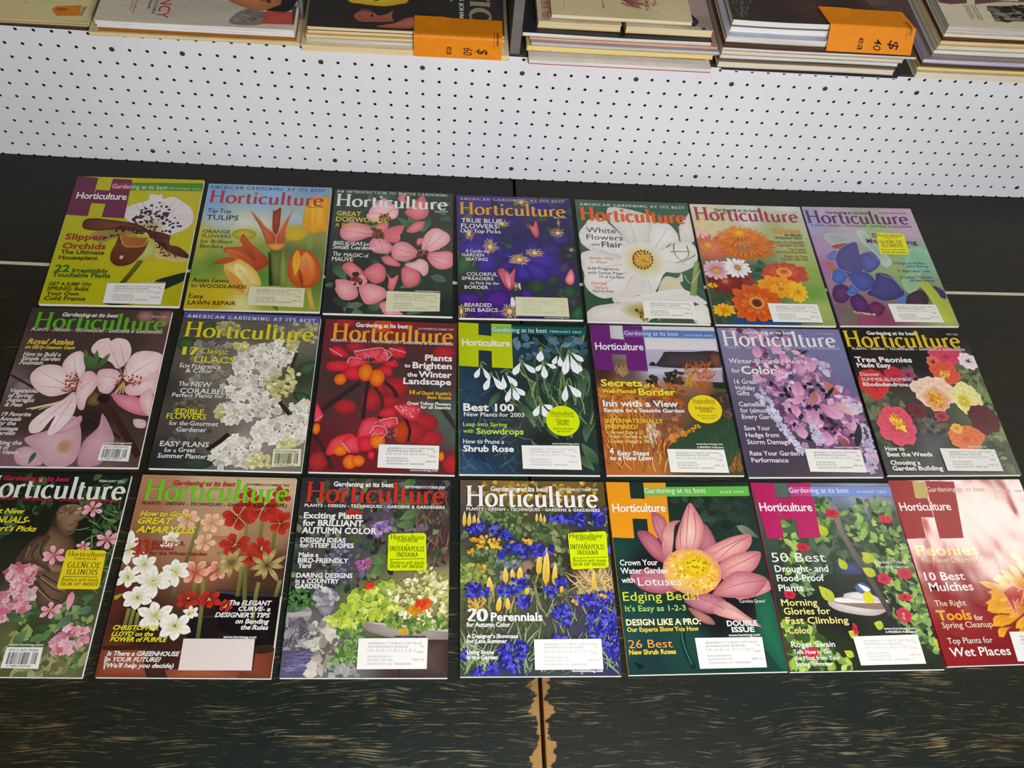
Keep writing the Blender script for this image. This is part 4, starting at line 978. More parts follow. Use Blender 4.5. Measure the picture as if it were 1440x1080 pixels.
 ('Ln','#3a2824',21.9,[535,882,689,985,843,1099],1),
 ('Ln','#3a2a26',17.3,[6,600,186,704],1),
 ('P','#dcb4bc #c49aa4',[228,1103,372,1034,489,924,561,1002,600,1183,562,1305,416,1314,350,1215,275,1166],'g',1),
 ('E','#c08848 #cc9ca4',499,1166,53,58,'g',0,16),
 ('P','#d8b4bc #c89ca8',[188,1209,254,1169,350,1215,382,1305,235,1306],'g',1),
 ('P','#d4a4b0 #b88894',[615,1304,610,1131,683,1011,689,904,805,1100,772,1179,753,1297],'g',1),
 ('P','#e0c4c4 #d0a8ac',[902,945,982,956,987,1013,925,1007],'g',1),
 ('K','#4a6a3a #3a5a30',298,1305,323,1209,34,0.6,0),
 ('P','#dcb0b8 #c48c98',[408,1046,544,922,550,1002,435,1071],'g',1),
 ('P','#f8e6e6 #ecc8cc',[709,529,652,474,524,407,495,350,532,282,598,264,615,288,656,261,730,280,775,367,766,469],'g',1),
 ('P','#f8e6e6 #ecc8cc',[760,555,789,410,875,369,997,401,1014,531,921,620,799,639],'g',1),
 ('P','#f4d8da #e0b0b8',[795,681,927,591,1005,545,1018,715,932,746,831,749],'g',1),
 ('P','#f4d8da #e0b0b8',[582,577,618,533,712,543,754,612,727,677,694,740,622,715],'g',1),
 ('P','#e498a8 #cc6c80',[711,740,797,748,903,772,996,908,894,900,781,836],'g',1),
 ('P','#ecd0c8 #dca8a8',[906,788,967,689,1015,826,999,924],'g',1),
 ('P','#f8e6e6 #ecc8cc',[446,625,320,517,196,515,137,595,177,691,289,769,385,754,453,708],'g',1),
 ('P','#f8e6e6 #ecc8cc',[431,611,332,516,365,414,440,389,488,510,487,609],'g',1),
 ('P','#f4d8da #e0b0b8',[472,721,481,581,544,557,605,632,589,717,559,787,555,871,521,869,490,803],'g',1),
 ('P','#f8e6e6 #ecc8cc',[459,735,499,843,484,951,429,1045,384,1083,361,1054,381,928,349,982,313,1055,250,1063,231,992,288,904,405,792],'g',1),
 ('Ln','#cc98a4',6.2,[465,714,211,578],0.4),
 ('Ln','#cc98a4',6.2,[453,708,215,689],0.4),
 ('Ln','#cc98a4',6.2,[463,652,394,442],0.4),
 ('Ln','#cc98a4',6.2,[497,706,568,620],0.4),
 ('Ln','#cc98a4',6.1,[460,790,391,1020],0.4),
 ('Ln','#cc98a4',6.1,[430,805,281,1010],0.4),
 ('Ln','#cc98a4',6.3,[771,612,609,315],0.4),
 ('Ln','#cc98a4',6.3,[791,597,689,312],0.4),
 ('Ln','#cc98a4',6.4,[819,567,959,446],0.4),
 ('Ln','#cc98a4',6.3,[827,666,975,604],0.4),
 ('Ln','#cc98a4',6.3,[726,613,619,589],0.4),
 ('S','d','#b0562c #a04020 #c07040',60,5,9.9,[382,738,365,614,430,555,485,651,467,721],0,360),
 ('S','d','#b0562c #a04020',45,5,10.1,[725,670,740,570,893,593,906,663,784,681],0,360),
 ('Ln','#e0cca0 #ecdcc0',8.6,[470,735,387,812,178,877],0.7),
 ('Ln','#e0cca0 #ecdcc0',8.6,[470,735,387,813,206,879],0.7),
 ('Ln','#e0cca0 #ecdcc0',8.6,[470,735,388,814,261,882],0.7),
 ('Ln','#e0cca0 #ecdcc0',8.6,[470,735,388,815,305,885],0.7),
 ('Ln','#e0cca0 #ecdcc0',8.6,[470,735,387,813,217,880],0.7),
 ('Ln','#c8a048 #e8d8a8',8.8,[776,640,745,739],0.8),
 ('Ln','#c8a048 #e8d8a8',8.8,[776,640,767,738],0.8),
 ('Ln','#c8a048 #e8d8a8',8.8,[776,640,789,737],0.8),
 ('Ln','#c8a048 #e8d8a8',8.8,[776,640,812,736],0.8),
 ('Ln','#c8a048 #e8d8a8',8.8,[776,640,733,739],0.8),
 ('K','#3c5c34 #5c7c48',514,551,456,366,40,0.5,0),
 ('K','#3c5c34 #5c7c48',555,557,539,370,40,0.5,0),
 ('K','#3c5c34 #5c7c48',570,549,634,395,40,0.5,0),
 ('K','#3c5c34 #5c7c48',537,550,504,423,40,0.5,0),
 ('P','#7a7038 #5a4028',[564,814,591,730,642,756,647,838,592,840],'g',1),
 ('E','#2c1c1a',669,783,44,35,'f',0,16),
],
'B2': [
 ('bg',[(87,150,'#504c46'),(571,162,'#605a4e'),(3,672,'#403a36'),(154,1205,'#323034'),(918,547,'#363e30'),(604,418,'#a09890'),(593,780,'#989088'),(843,934,'#a09a92'),(583,1121,'#a09890'),(885,793,'#52523e'),(218,588,'#726c62'),(351,1065,'#605a52'),(152,872,'#4a4440'),(878,171,'#707060'),(432,1008,'#6a645c'),(15,1275,'#2a282c'),(171,371,'#5a544a')],2.6),
 ('E','#46683c #2c4428',69,288,70,60,'g',0,16),
 ('P','#4a6a44 #30482c',[153,114,221,86,236,147,185,166],'g',1),
 ('P','#4c6844 #2c4028',[877,505,917,428,1012,407,1019,481,940,531],'g',1),
 ('P','#44603c #283c24',[873,680,969,689,1011,758,904,749],'g',1),
 ('P','#3a4c38 #28342a',[200,1280,306,1199,416,1272,305,1327],'g',1),
 ('S','s','#8c8678 #767062 #a09a8c',70,20.9,39.2,[96,271,371,283,397,621,166,620],0,360),
 ('S','d','#6a6450 #7c765e',40,12.4,19.9,[41,754,277,741,281,907,103,916],0,360),
 ('S','s','#6a6458 #565048',40,19.4,33.9,[100,1024,352,931,381,1117,101,1155],0,360),
 ('S','d','#b4ac80 #a09868',40,13.6,23.1,[234,92,387,66,451,170,312,211],0,360),
 ('S','d','#b0a880 #a49c74',40,13.8,23.5,[660,93,978,54,997,256,824,237],0,360),
 ('S','s','#f2ecde #e6dfd0 #dad2c2 #f6f2e8',130,23.8,44.9,[435,399,515,288,679,247,848,235,872,341,759,512,636,664,459,731,378,650,454,530],0,360),
 ('S','s','#f2ecde #e6dfd0 #dad2c2 #f6f2e8',90,22.7,42.9,[351,848,482,730,613,666,743,673,803,839,691,914,518,977,413,955],0,360),
 ('S','s','#f2ecde #e6dfd0 #dad2c2 #f6f2e8',100,22.4,42.3,[615,1026,693,927,827,893,1009,849,1019,1062,875,1108,719,1129],0,360),
 ('S','s','#f2ecde #e6dfd0 #dad2c2 #f6f2e8',100,21.7,38.5,[365,1222,448,1114,529,1057,669,1091,735,1168,650,1288,466,1308],0,360),
 ('S','s','#f2ecde #e6dfd0 #dad2c2 #f6f2e8',26,20.5,33.3,[861,780,949,733,1008,786,963,859,869,850],0,360),
 ('S','d','#5a4a30 #6a5a3a',5,4,6.6,[551,376,646,370,657,459,563,465],0,360),
 ('S','d','#5a4a30 #6a5a3a',5,3.9,6.5,[450,501,543,496,555,582,462,588],0,360),
 ('S','d','#5a4a30 #6a5a3a',5,4,6.7,[648,295,744,288,755,378,660,384],0,360),
 ('S','d','#5a4a30 #6a5a3a',5,4.1,6.8,[731,274,827,267,837,358,741,364],0,360),
 ('S','d','#5a4a30 #6a5a3a',5,3.8,6.3,[553,740,645,735,656,819,565,823],0,360),
 ('S','d','#5a4a30 #6a5a3a',5,3.8,6.3,[652,791,745,786,755,869,663,874],0,360),
 ('S','d','#5a4a30 #6a5a3a',5,3.8,6.3,[496,827,587,822,599,905,508,909],0,360),
 ('S','d','#5a4a30 #6a5a3a',5,3.7,6.2,[799,950,891,945,900,1027,809,1031],0,360),
 ('S','d','#5a4a30 #6a5a3a',5,3.8,6.3,[888,918,980,913,989,995,897,1000],0,360),
 ('S','d','#5a4a30 #6a5a3a',5,3.6,6,[494,1125,583,1121,594,1200,505,1203],0,360),
 ('S','d','#5a4a30 #6a5a3a',5,3.6,6,[587,1148,676,1144,686,1222,597,1226],0,360),
 ('S','d','#5a4a30 #6a5a3a',5,3.9,6.5,[594,522,688,516,699,603,605,608],0,360),
 ('S','d','#d4cc90 #c0b874 #dcd6a4',60,14.4,23.5,[664,605,725,529,813,464,901,503,882,650,833,739,776,756],0,360),
 ('S','d','#d4cc90 #c0b874 #dcd6a4',40,13.4,21.4,[394,281,487,260,507,319,440,354],0,360),
 ('S','d','#d4cc90 #c0b874 #dcd6a4',50,12,20.4,[632,1237,703,1182,786,1218,784,1290,652,1301],0,360),
 ('S','d','#d4cc90 #c0b874 #dcd6a4',40,12.3,19.7,[870,1068,964,1091,957,1132,789,1152],0,360),
 ('S','d','#d4cc90 #c0b874 #dcd6a4',30,13.6,21.8,[775,240,836,236,856,311,796,315],0,360),
 ('S','d','#d4cc90 #c0b874 #dcd6a4',24,11.2,18.7,[353,862,403,818,427,900,386,929],0,360),
 ('Ln','#2a2018',31.1,[357,1171,426,1115,482,1046],1),
 ('Ln','#4a3424',23.9,[839,478,860,341],1),
 ('Ln','#3a2a1c',28.1,[789,770,872,877],1),
],
'B3': [
 ('bg',[(109,110,'#74282e'),(530,39,'#982c2c'),(840,99,'#722c30'),(843,252,'#542e30'),(147,579,'#443634'),(107,789,'#523034'),(669,483,'#483634'),(851,618,'#40403c'),(915,879,'#466860'),(801,951,'#86282e'),(890,811,'#526458'),(564,770,'#90282a'),(226,852,'#702a2e'),(53,1058,'#602226'),(93,1248,'#721e26'),(475,1236,'#702226'),(920,1221,'#62282e'),(274,727,'#443836'),(933,514,'#54363a'),(986,997,'#4a5c54'),(662,292,'#543034')],2.6),
 ('E','#bc2c32 #8a282e',464,621,81,56,'g',0,16),
 ('E','#bc2c32 #8a282e',556,603,94,85,'g',0,16),
 ('E','#bc2c32 #8a282e',389,722,69,97,'g',0,16),
 ('E','#bc2c32 #8a282e',209,785,80,61,'g',0,16),
 ('E','#bc2c32 #8a282e',516,731,69,55,'g',0,16),
 ('E','#bc2c32 #8a282e',754,899,126,81,'g',0,16),
 ('E','#bc2c32 #8a282e',803,1030,114,66,'g',0,16),
 ('E','#bc2c32 #8a282e',688,982,102,93,'g',0,16),
 ('E','#bc2c32 #8a282e',977,1232,67,77,'g',0,16),
 ('E','#bc2c32 #8a282e',59,1237,65,75,'g',0,16),
 ('E','#bc2c32 #8a282e',240,254,71,45,'g',0,16),
 ('E','#bc2c32 #8a282e',444,44,110,62,'g',0,16),
 ('E','#bc2c32 #8a282e',151,30,73,46,'g',0,16),
 ('E','#bc2c32 #8a282e',905,279,85,60,'g',0,16),
 ('E','#c84a1c #a0302a',620,984,57,93,'g',0,16),
 ('E','#d05018',432,45,73,62,'f',0,16),
 ('Ln','#3a2628',38.5,[303,572,179,690,32,833],1),
 ('Ln','#3a2428',25.7,[356,569,347,710,340,888],1),
 ('Ln','#40262a',31,[472,564,534,618,575,693],1),
 ('Ln','#483034 #3c3434',40,[579,326,792,620,1008,943],1),
 ('Ln','#3a2024',20,[613,823,675,955,668,1062],1),
 ('Ln','#40282c',28.8,[6,1034,94,1147,162,1296],1),
 ('Ln','#4a2c2c',23.1,[405,610,469,719,455,884],1),
 ('P','#e03444 #b81c2c',[52,286,74,263,133,263,198,331,176,354,116,350,67,326],'g',1),
 ('P','#e03444 #b81c2c',[39,434,73,393,191,393,237,463,81,482],'g',1),
 ('P','#e03444 #b81c2c',[163,493,228,424,289,443,290,544,203,548],'g',1),
 ('P','#e03444 #b81c2c',[492,256,600,247,619,301,604,339,532,343],'g',1),
 ('P','#e03444 #b81c2c',[451,391,546,372,566,422,501,426],'g',1),
 ('P','#e03444 #b81c2c',[430,436,500,418,529,475,517,507,469,500],'g',1),
 ('P','#ec5464 #c82838',[192,404,211,352,295,370,345,397,230,443],'g',1),
 ('P','#ec5464 #c82838',[231,302,325,276,444,258,478,331,474,376,354,352,284,373],'g',1),
 ('P','#ec5464 #c82838',[392,394,422,304,475,269,501,315,474,376],'g',1),
 ('P','#ec5464 #c82838',[-9,849,5,767,57,859,40,920,6,915],'g',1),
 ('P','#ec5464 #c82838',[319,969,343,902,398,870,456,897,397,1045,319,1048],'g',1),
 ('P','#ec5464 #c82838',[456,897,569,868,585,921,528,961,458,937],'g',1),
 ('P','#ec5464 #c82838',[395,1006,436,938,494,956,513,1001,465,1056,408,1045],'g',1),
 ('P','#ec5464 #c82838',[559,770,668,749,747,787,707,887,614,853],'g',1),
 ('P','#e03444 #b81c2c',[474,801,565,784,563,866,454,857],'g',1),
 ('P','#ec5464 #c82838',[106,1159,147,1055,260,1008,291,1049,194,1159,126,1190],'g',1),
 ('P','#ec5464 #c82838',[210,1085,262,1031,325,1048,337,1151,261,1160],'g',1),
 ('P','#e03444 #b81c2c',[319,1048,396,1032,430,1122,382,1150,337,1138],'g',1),
 ('P','#e03444 #b81c2c',[404,1149,443,1160,430,1212,396,1194],'g',1),
 ('E','#f0862a #d05010',333,485,53,78,'g',0,16),
 ('E','#f0862a #d05010',419,529,56,77,'g',0,16),
 ('E','#f0862a #d05010',154,553,44,51,'g',0,16),
 ('E','#f0862a #d05010',23,977,27,47,'g',0,16),
 ('E','#f0862a #d05010',904,1177,20,39,'g',0,16),
 ('E','#f0862a #d05010',204,1145,53,46,'g',0,16),
 ('E','#f0862a #d05010',277,1236,49,57,'g',0,16),
 ('E','#f0862a #d05010',332,1228,46,45,'g',0,16),
 ('E','#f0862a #d05010',455,1069,54,57,'g',0,16),
 ('Ln','#e8b0b8',8,[231,302,325,276,444,258,481,331],0.7),
 ('Ln','#e8b0b8',7.9,[192,407,211,352,295,367],0.7),
 ('Ln','#e8b0b8',7.3,[395,1006,436,941,499,956,516,1001,465,1058],0.7),
 ('Ln','#e8b0b8',7.4,[456,897,569,868,585,924],0.7),
 ('Ln','#e8b0b8',7.2,[210,1085,247,1129,272,1166],0.7),
 ('Ln','#e8b0b8',7.6,[559,770,625,836],0.7),
 ('Ln','#e8b0b8',8,[51,279,152,348],0.7),
 ('Ln','#e8b0b8',8.1,[492,256,620,294],0.7),
 ('Ln','#e8b0b8',7.9,[474,376,513,314,475,272],0.7),
 ('Ln','#e8b0b8',7.3,[6,915,58,866],0.7),
 ('S','d','#e8b0b8 #dca0ac',60,2.7,4.6,[230,284,613,264,546,372,240,417],0,360),
 ('S','d','#e8b4bc',50,2.5,4.3,[387,886,580,865,588,1038,408,1045],0,360),
 ('S','d','#f0d4d8',26,3.1,5,[564,763,745,790,684,874],0,360),
],
'B4': [
 ('bg',[(275,564,'#222e38'),(72,638,'#2c465c'),(748,627,'#26382c'),(975,763,'#2e3e32'),(147,1169,'#223448'),(603,1100,'#1e2826'),(465,272,'#243c44'),(895,264,'#22302a'),(89,1245,'#345070'),(440,905,'#38403c'),(598,73,'#182024'),(910,67,'#1a2420')],2.6),
 ('S','b','#4a6a88 #3c5670 #5a7890 #22303c',90,62,148.7,[7,568,215,551,304,799,451,905,435,1291,5,1308],0,360),
 ('S','b','#46604a #6a8458 #2a4630 #3a5a50 #8a9a60',110,115.3,333,[475,904,600,269,975,188,989,1004,719,1072],220,300),
 ('S','l','#3a5a6a #50728a #2c4454 #6a8a9a',40,54.4,108.8,[434,122,981,112,968,278,426,346],0,360),
 ('K','#5a7858 #2c4834',881,1058,992,1236,86,0.6,0),
 ('K','#5a7858 #2c4834',916,1057,940,898,61,0.6,0),
 ('K','#5a7858 #2c4834',515,1036,661,1277,73,0.6,0),
 ('K','#5a7858 #2c4834',567,903,424,715,62,0.6,0),
 ('K','#5a7858 #2c4834',617,849,475,617,63,0.6,0),
 ('K','#5a7858 #2c4834',211,773,308,634,50,0.6,0),
 ('K','#5a7858 #2c4834',964,1286,850,1161,71,0.6,0),
 ('K','#5a7858 #2c4834',722,1033,637,902,61,0.6,0),
 ('K','#5a7858 #2c4834',677,628,635,530,77,0.6,0),
 ('K','#5a7858 #2c4834',921,708,929,454,77,0.6,0),
 ('K','#5a7858 #2c4834',995,539,934,396,66,0.6,0),
 ('Ln','#7a9460',10.2,[792,765,795,556,782,296,707,117],0.8),
 ('Ln','#7a9460',10.1,[574,768,537,574,462,345,498,359],0.8),
 ('Ln','#7a9460',10.2,[412,716,333,606,278,450],0.8),
 ('Ln','#7a9460',10.3,[673,684,637,487,638,254],0.8),
 ('Ln','#7a9460',10.3,[746,655,801,383,848,235],0.8),
 ('Ln','#7a9460',10.2,[861,709,840,513,808,542],0.8),
 ('Ln','#7a9460',10.5,[949,511,909,396,943,352],0.8),
 ('Ln','#7a9460',10.6,[207,394,177,365,158,409],0.8),
 ('Ln','#7a9460',10.5,[313,464,362,434,432,491],0.8),
 ('K','#e4ecf0 #f4f8fa',164,412,123,517,42,0.7,0),
 ('K','#e4ecf0 #f4f8fa',176,412,234,530,40,0.7,0),
 ('K','#e4ecf0 #f4f8fa',241,487,190,625,47,0.7,0),
 ('K','#e4ecf0 #f4f8fa',250,487,327,617,52,0.7,0),
 ('K','#e4ecf0 #f4f8fa',331,485,339,613,45,0.7,0),
 ('K','#e4ecf0 #f4f8fa',351,471,436,584,53,0.7,0),
 ('K','#e4ecf0 #f4f8fa',393,584,350,727,44,0.7,0),
 ('K','#e4ecf0 #f4f8fa',399,588,438,710,52,0.7,0),
 ('K','#e4ecf0 #f4f8fa',407,583,493,662,47,0.7,0),
 ('K','#e4ecf0 #f4f8fa',474,360,413,482,53,0.7,0),
 ('K','#e4ecf0 #f4f8fa',483,363,581,460,48,0.7,0),
 ('K','#e4ecf0 #f4f8fa',639,236,617,357,60,0.7,0),
 ('K','#e4ecf0 #f4f8fa',641,372,585,442,40,0.7,0),
 ('K','#e4ecf0 #f4f8fa',648,372,650,510,53,0.7,0),
 ('K','#e4ecf0 #f4f8fa',658,368,744,411,40,0.7,0),
 ('K','#e4ecf0 #f4f8fa',758,293,721,379,40,0.7,0),
 ('K','#e4ecf0 #f4f8fa',776,296,778,398,46,0.7,0),
 ('K','#e4ecf0 #f4f8fa',848,262,801,473,60,0.7,0),
 ('K','#e4ecf0 #f4f8fa',857,282,907,463,70,0.7,0),
 ('K','#e4ecf0 #f4f8fa',861,259,960,346,46,0.7,0),
 ('K','#e4ecf0 #f4f8fa',811,553,784,713,50,0.7,0),
 ('K','#e4ecf0 #f4f8fa',820,556,912,670,63,0.7,0),
 ('K','#e4ecf0 #f4f8fa',599,738,552,843,48,0.7,0),
 ('K','#e4ecf0 #f4f8fa',611,740,645,851,51,0.7,0),
 ('K','#e4ecf0 #f4f8fa',623,737,692,775,46,0.7,0),
 ('K','#e4ecf0 #f4f8fa',926,367,928,442,35,0.7,0),
 ('E','#7a9a50 #4c6a38',170,406,14,23,'g',0,16),
 ('E','#7a9a50 #4c6a38',243,480,14,23,'g',0,16),
 ('E','#7a9a50 #4c6a38',361,470,14,23,'g',0,16),
 ('E','#7a9a50 #4c6a38',396,579,14,23,'g',0,16),
 ('E','#7a9a50 #4c6a38',478,354,15,23,'g',0,16),
 ('E','#7a9a50 #4c6a38',639,236,15,24,'g',0,16),
 ('E','#7a9a50 #4c6a38',644,363,15,23,'g',0,16),
 ('E','#7a9a50 #4c6a38',852,257,15,24,'g',0,16),
 ('E','#7a9a50 #4c6a38',814,545,14,23,'g',0,16),
 ('E','#7a9a50 #4c6a38',609,732,14,22,'g',0,16),
],
'B5': [
 ('bg',[(661,25,'#cfcbd0'),(892,129,'#cbc7d0'),(285,58,'#cbcbd0'),(478,285,'#a4a0b6'),(605,421,'#aaa8bc'),(462,408,'#aeacc0'),(976,362,'#948ea4'),(58,467,'#442a20'),(238,466,'#5c4e4c'),(589,534,'#a87048'),(828,533,'#a06038'),(981,546,'#262620'),(163,606,'#c07838'),(259,797,'#b06028'),(123,970,'#b05820'),(438,769,'#946048'),(622,714,'#704e36'),(976,712,'#342e2a'),(881,927,'#28382a'),(690,1032,'#2a3c2a'),(921,1031,'#30402c'),(533,928,'#804e32'),(151,1226,'#b86c2c'),(613,1161,'#34462c'),(938,1260,'#52442a'),(321,1225,'#b87038')],3),
 ('P','#d2ced2 #d8d4d8',[422,0,1003,-1,987,224,424,228],'v',0),
 ('P','#b4b0c2 #a6a2b8',[418,226,988,222,985,525,403,493,409,351],'v',0),
 ('P','#4a4044 #362c32',[483,382,511,329,546,278,575,246,752,244,1003,240,993,393,728,402,608,396],'g',1),
 ('P','#80503c #4a3230',[920,261,1006,260,993,390,936,384],'g',1),
 ('P','#2c262c',[427,377,448,345,472,348,480,382],'f',1),
 ('P','#c0bccc',[414,408,753,399,996,390,992,412,598,464,408,454],'f',0),
 ('P','#2a2a20',[900,532,991,525,987,581,905,574],'f',0),
 ('P','#425438',[903,581,992,585,993,615,886,616],'f',0),
 ('S','b','#cc6c2c #e08c44 #9c5024 #b45824',110,52.2,117.4,[646,548,715,406,806,363,913,377,940,504,821,575],200,340),
 ('S','b','#d8a828 #c89020',30,38.8,77.6,[678,576,741,477,749,575],240,300),
 ('S','q','#2c2620 #3a3226 #4a3a2c',40,15.6,33.8,[391,493,679,407,660,534,396,549],0,360),
 ('S','b','#a87848 #c09870',40,52.1,104.3,[153,481,246,395,235,494],230,310),
 ('S','l','#b4682c #c8803c #8c4a1c #a85a24',90,38.3,89.5,[10,593,587,548,686,603,634,713,9,717],150,210),
 ('P','#2e4630 #36503a',[461,1110,591,1007,672,928,775,861,1012,840,999,1298,885,1304,707,1286],'f',0),
 ('S','b','#3c5638 #2a3e2a #486040',90,24.3,48.6,[532,1097,672,928,1011,846,994,1260,732,1274],240,300),
 ('S','q','#3a3230 #52423c #6a4a40 #423636',50,17.7,38,[883,630,1038,629,1014,833,861,834],0,360),
 ('S','q','#a86a44 #c88038 #8a4c30 #7a5a44',50,17.3,42,[486,849,635,862,668,954,518,1033,452,1007],0,360),
 ('S','d','#d89c30 #c88828',40,6.1,11.1,[508,1020,748,888,741,927,514,1059],0,360),
 ('S','q','#7c4c40 #6a4438 #945a44',40,15.1,32.8,[380,674,634,713,653,821,407,823],0,360),
 ('S','l','#d0c0a8 #c0a88c #e0d0b8',60,29.5,54,[327,903,397,903,426,1033,362,1085],60,120),
 ('S','b','#cc7830 #e09044 #9c4c1c #e8ac64 #b86428',190,85.3,182.7,[-14,717,344,769,461,1110,434,1306,7,1308],235,300),
 ('S','b','#b87a40 #8a5a2c',50,35.7,83.4,[897,1235,1013,1159,997,1304,885,1304],240,300),
],
'B6': [
 ('bg',[(38,49,'#8682a4'),(898,64,'#7e7aaa'),(1009,352,'#74729e'),(1015,561,'#6a6692'),(103,350,'#847a9a'),(0,760,'#5e546a'),(88,1021,'#4e4256'),(156,1247,'#463c4a'),(122,558,'#685e7a'),(985,209,'#7a78a6'),(986,895,'#544a5a'),(390,1211,'#4a3c4a')],2.6),
 ('S','s','#b878a8 #a0609a #c898b8 #8a4a80 #704068 #d0a8c8',250,22.8,45.5,[105,19,478,5,621,195,806,338,822,519,983,683,984,817,884,973,1004,1089,995,1289,500,1224,441,1086,404,945,334,788,286,627,231,490,201,280,133,194],0,360),
 ('S','l','#c884b0 #d8a8c8 #a86094 #e0c0d4',120,45.7,81.2,[227,209,617,209,803,352,976,710,884,973,484,1048,410,814,291,600],0,360),
 ('S','l','#2a2038 #3a2848 #241a2c',40,32.5,67.4,[285,518,810,519,854,999,479,1022],0,360),
 ('K','#c474a8 #e4b0cc',540,498,515,661,103,0.55,0),
 ('K','#c474a8 #e4b0cc',678,266,679,415,105,0.55,0),
 ('K','#c474a8 #e4b0cc',537,351,633,408,78,0.55,0),
 ('K','#c474a8 #e4b0cc',651,587,648,709,89,0.55,0),
 ('K','#c474a8 #e4b0cc',479,393,371,449,78,0.55,0),
 ('K','#c474a8 #e4b0cc',465,237,504,337,79,0.55,0),
 ('K','#c474a8 #e4b0cc',669,709,814,836,113,0.55,0),
 ('K','#c474a8 #e4b0cc',613,749,563,909,113,0.55,0),
 ('K','#c474a8 #e4b0cc',660,940,641,1068,117,0.55,0),
 ('K','#c474a8 #e4b0cc',462,893,482,1010,86,0.55,0),
 ('K','#c474a8 #e4b0cc',457,708,480,815,75,0.55,0),
 ('K','#c474a8 #e4b0cc',815,882,909,921,74,0.55,0),
 ('K','#c474a8 #e4b0cc',745,972,803,1062,73,0.55,0),
 ('K','#c474a8 #e4b0cc',416,122,462,252,80,0.55,0),
 ('K','#c474a8 #e4b0cc',285,165,271,294,80,0.55,0),
 ('K','#c474a8 #e4b0cc',570,628,457,708,63,0.55,0),
 ('K','#c474a8 #e4b0cc',953,1063,967,1227,97,0.55,0),
 ('K','#c474a8 #e4b0cc',822,1126,843,1264,84,0.55,0),
 ('K','#d0909c #ecd0d0',760,723,992,764,113,0.6,0),
 ('K','#c87c70 #b06060',741,484,833,629,77,0.6,0),
 ('K','#a85c58 #c08078',651,587,622,709,76,0.6,0),
 ('K','#b06868 #7c3848',734,972,800,1075,61,0.6,0),
 ('S','s','#ccc4e0 #b8b0d4 #dcd6ea',120,11.1,23.5,[232,545,298,681,328,814,381,945,455,1124,410,1124,329,970,252,787,191,627],0,360),
 ('S','s','#d4cce4 #c0b8d8',60,10.4,20.9,[699,281,831,338,800,464,748,380],0,360),
 ('S','s','#d8d0e4',50,10.1,20.1,[865,683,988,710,994,777,895,750],0,360),
 ('S','s','#ccc4e0',60,9.8,19.7,[534,682,578,894,657,1049,542,1048],0,360),
 ('S','s','#c8c0dc',70,10.9,21.8,[935,869,998,896,994,1252,885,1276],0,360),
 ('K','#14141e #2a2a34',860,1088,933,876,53,0.5,0),
 ('K','#1a1a22',714,669,820,553,30,0.5,0),
 ('K','#2a2a40',620,252,689,216,24,0.5,0),
],
'B7': [
 ('bg',[(246,63,'#0e0e0e'),(540,332,'#111111'),(856,113,'#151515'),(147,428,'#4a1216'),(910,506,'#566040'),(982,646,'#808e58'),(1005,408,'#484e44'),(385,843,'#343232'),(461,974,'#444444'),(97,1035,'#26322a'),(17,732,'#6a6c54'),(175,1162,'#2e3234'),(608,1229,'#364438'),(1005,915,'#929e58'),(936,1108,'#42523e'),(956,1270,'#405042'),(326,1226,'#363e42'),(-34,283,'#0c0c0c')],2.6),
 ('S','l','#4a5a40 #6a7850 #34442c #808a5c',90,50,112.4,[831,305,1045,292,963,1283,592,1278,900,914],0,360),
 ('S','l','#5c6448 #3c4a34 #7a7c5c',60,49.8,99.6,[7,637,244,598,351,802,39,1160,-17,904],0,360),
 ('S','l','#44503c #2c3828',40,47.7,95.4,[109,1073,296,986,288,1238,61,1284],0,360),
 ('P','#505054 #38383c',[329,895,442,961,586,911,535,1103,424,1165,352,1288,251,1286],'g',1),
 ('S','l','#66625c #4a4c50 #2a2c30',50,37,74.1,[343,829,623,832,550,988,327,960],0,360),
 ('K','#7a7c54 #4a5234',485,474,381,373,52,0.6,0),
 ('K','#7a7c54 #4a5234',453,460,450,345,39,0.6,0),
 ('K','#7a7c54 #4a5234',145,610,192,700,51,0.6,0),
 ('K','#7a7c54 #4a5234',8,678,107,665,63,0.6,0),
 ('K','#7a7c54 #4a5234',482,910,602,898,49,0.6,0),
 ('Fl','#b01c20 #d83834',120,527,132,146,10,0.75,0.05,20,0.7,0.14),
 ('Fl','#b01c20 #d83834',123,542,99,105,8,0.7,0.05,50,0.7,0.15),
 ('Fl','#b01c20 #d83834',114,549,63,66,7,0.65,0.05,5,0.7,0.15),
 ('Fl','#a81c30 #cc3048',310,451,85,85,10,0.75,0.05,20,0.7,0.14),
 ('Fl','#a81c30 #cc3048',312,460,63,61,8,0.7,0.05,50,0.7,0.15),
 ('Fl','#a81c30 #cc3048',307,464,41,38,7,0.65,0.05,5,0.7,0.15),
 ('Fl','#8c2c64 #b84080',415,445,54,59,8,0.6,0.12,0,0.65,0.1),
 ('Fl','#c02448 #dc4c70',771,261,148,102,10,0.75,0.05,20,0.7,0.14),
 ('Fl','#c02448 #dc4c70',775,271,111,74,8,0.7,0.05,50,0.7,0.15),
 ('Fl','#c02448 #dc4c70',766,276,71,46,7,0.65,0.05,5,0.7,0.15),
 ('Fl','#d8503c #e88068',652,325,61,65,8,0.7,0.12,0,0.65,0.1),
 ('Fl','#c83028 #e86048',712,427,115,125,10,0.75,0.05,20,0.7,0.14),
 ('Fl','#c83028 #e86048',714,439,86,90,8,0.7,0.05,50,0.7,0.15),
 ('Fl','#c83028 #e86048',706,445,55,56,7,0.65,0.05,5,0.7,0.15),
 ('S','l','#e8c050 #d89030',30,22.4,42.4,[684,414,748,414,728,477,664,476],0,360),
 ('Fl','#e8d0d4 #f6eeee',939,313,88,84,9,0.6,0.12,0,0.65,0.1),
 ('Fl','#e8a878 #f6dcca',562,615,167,162,10,0.75,0.05,20,0.7,0.14),
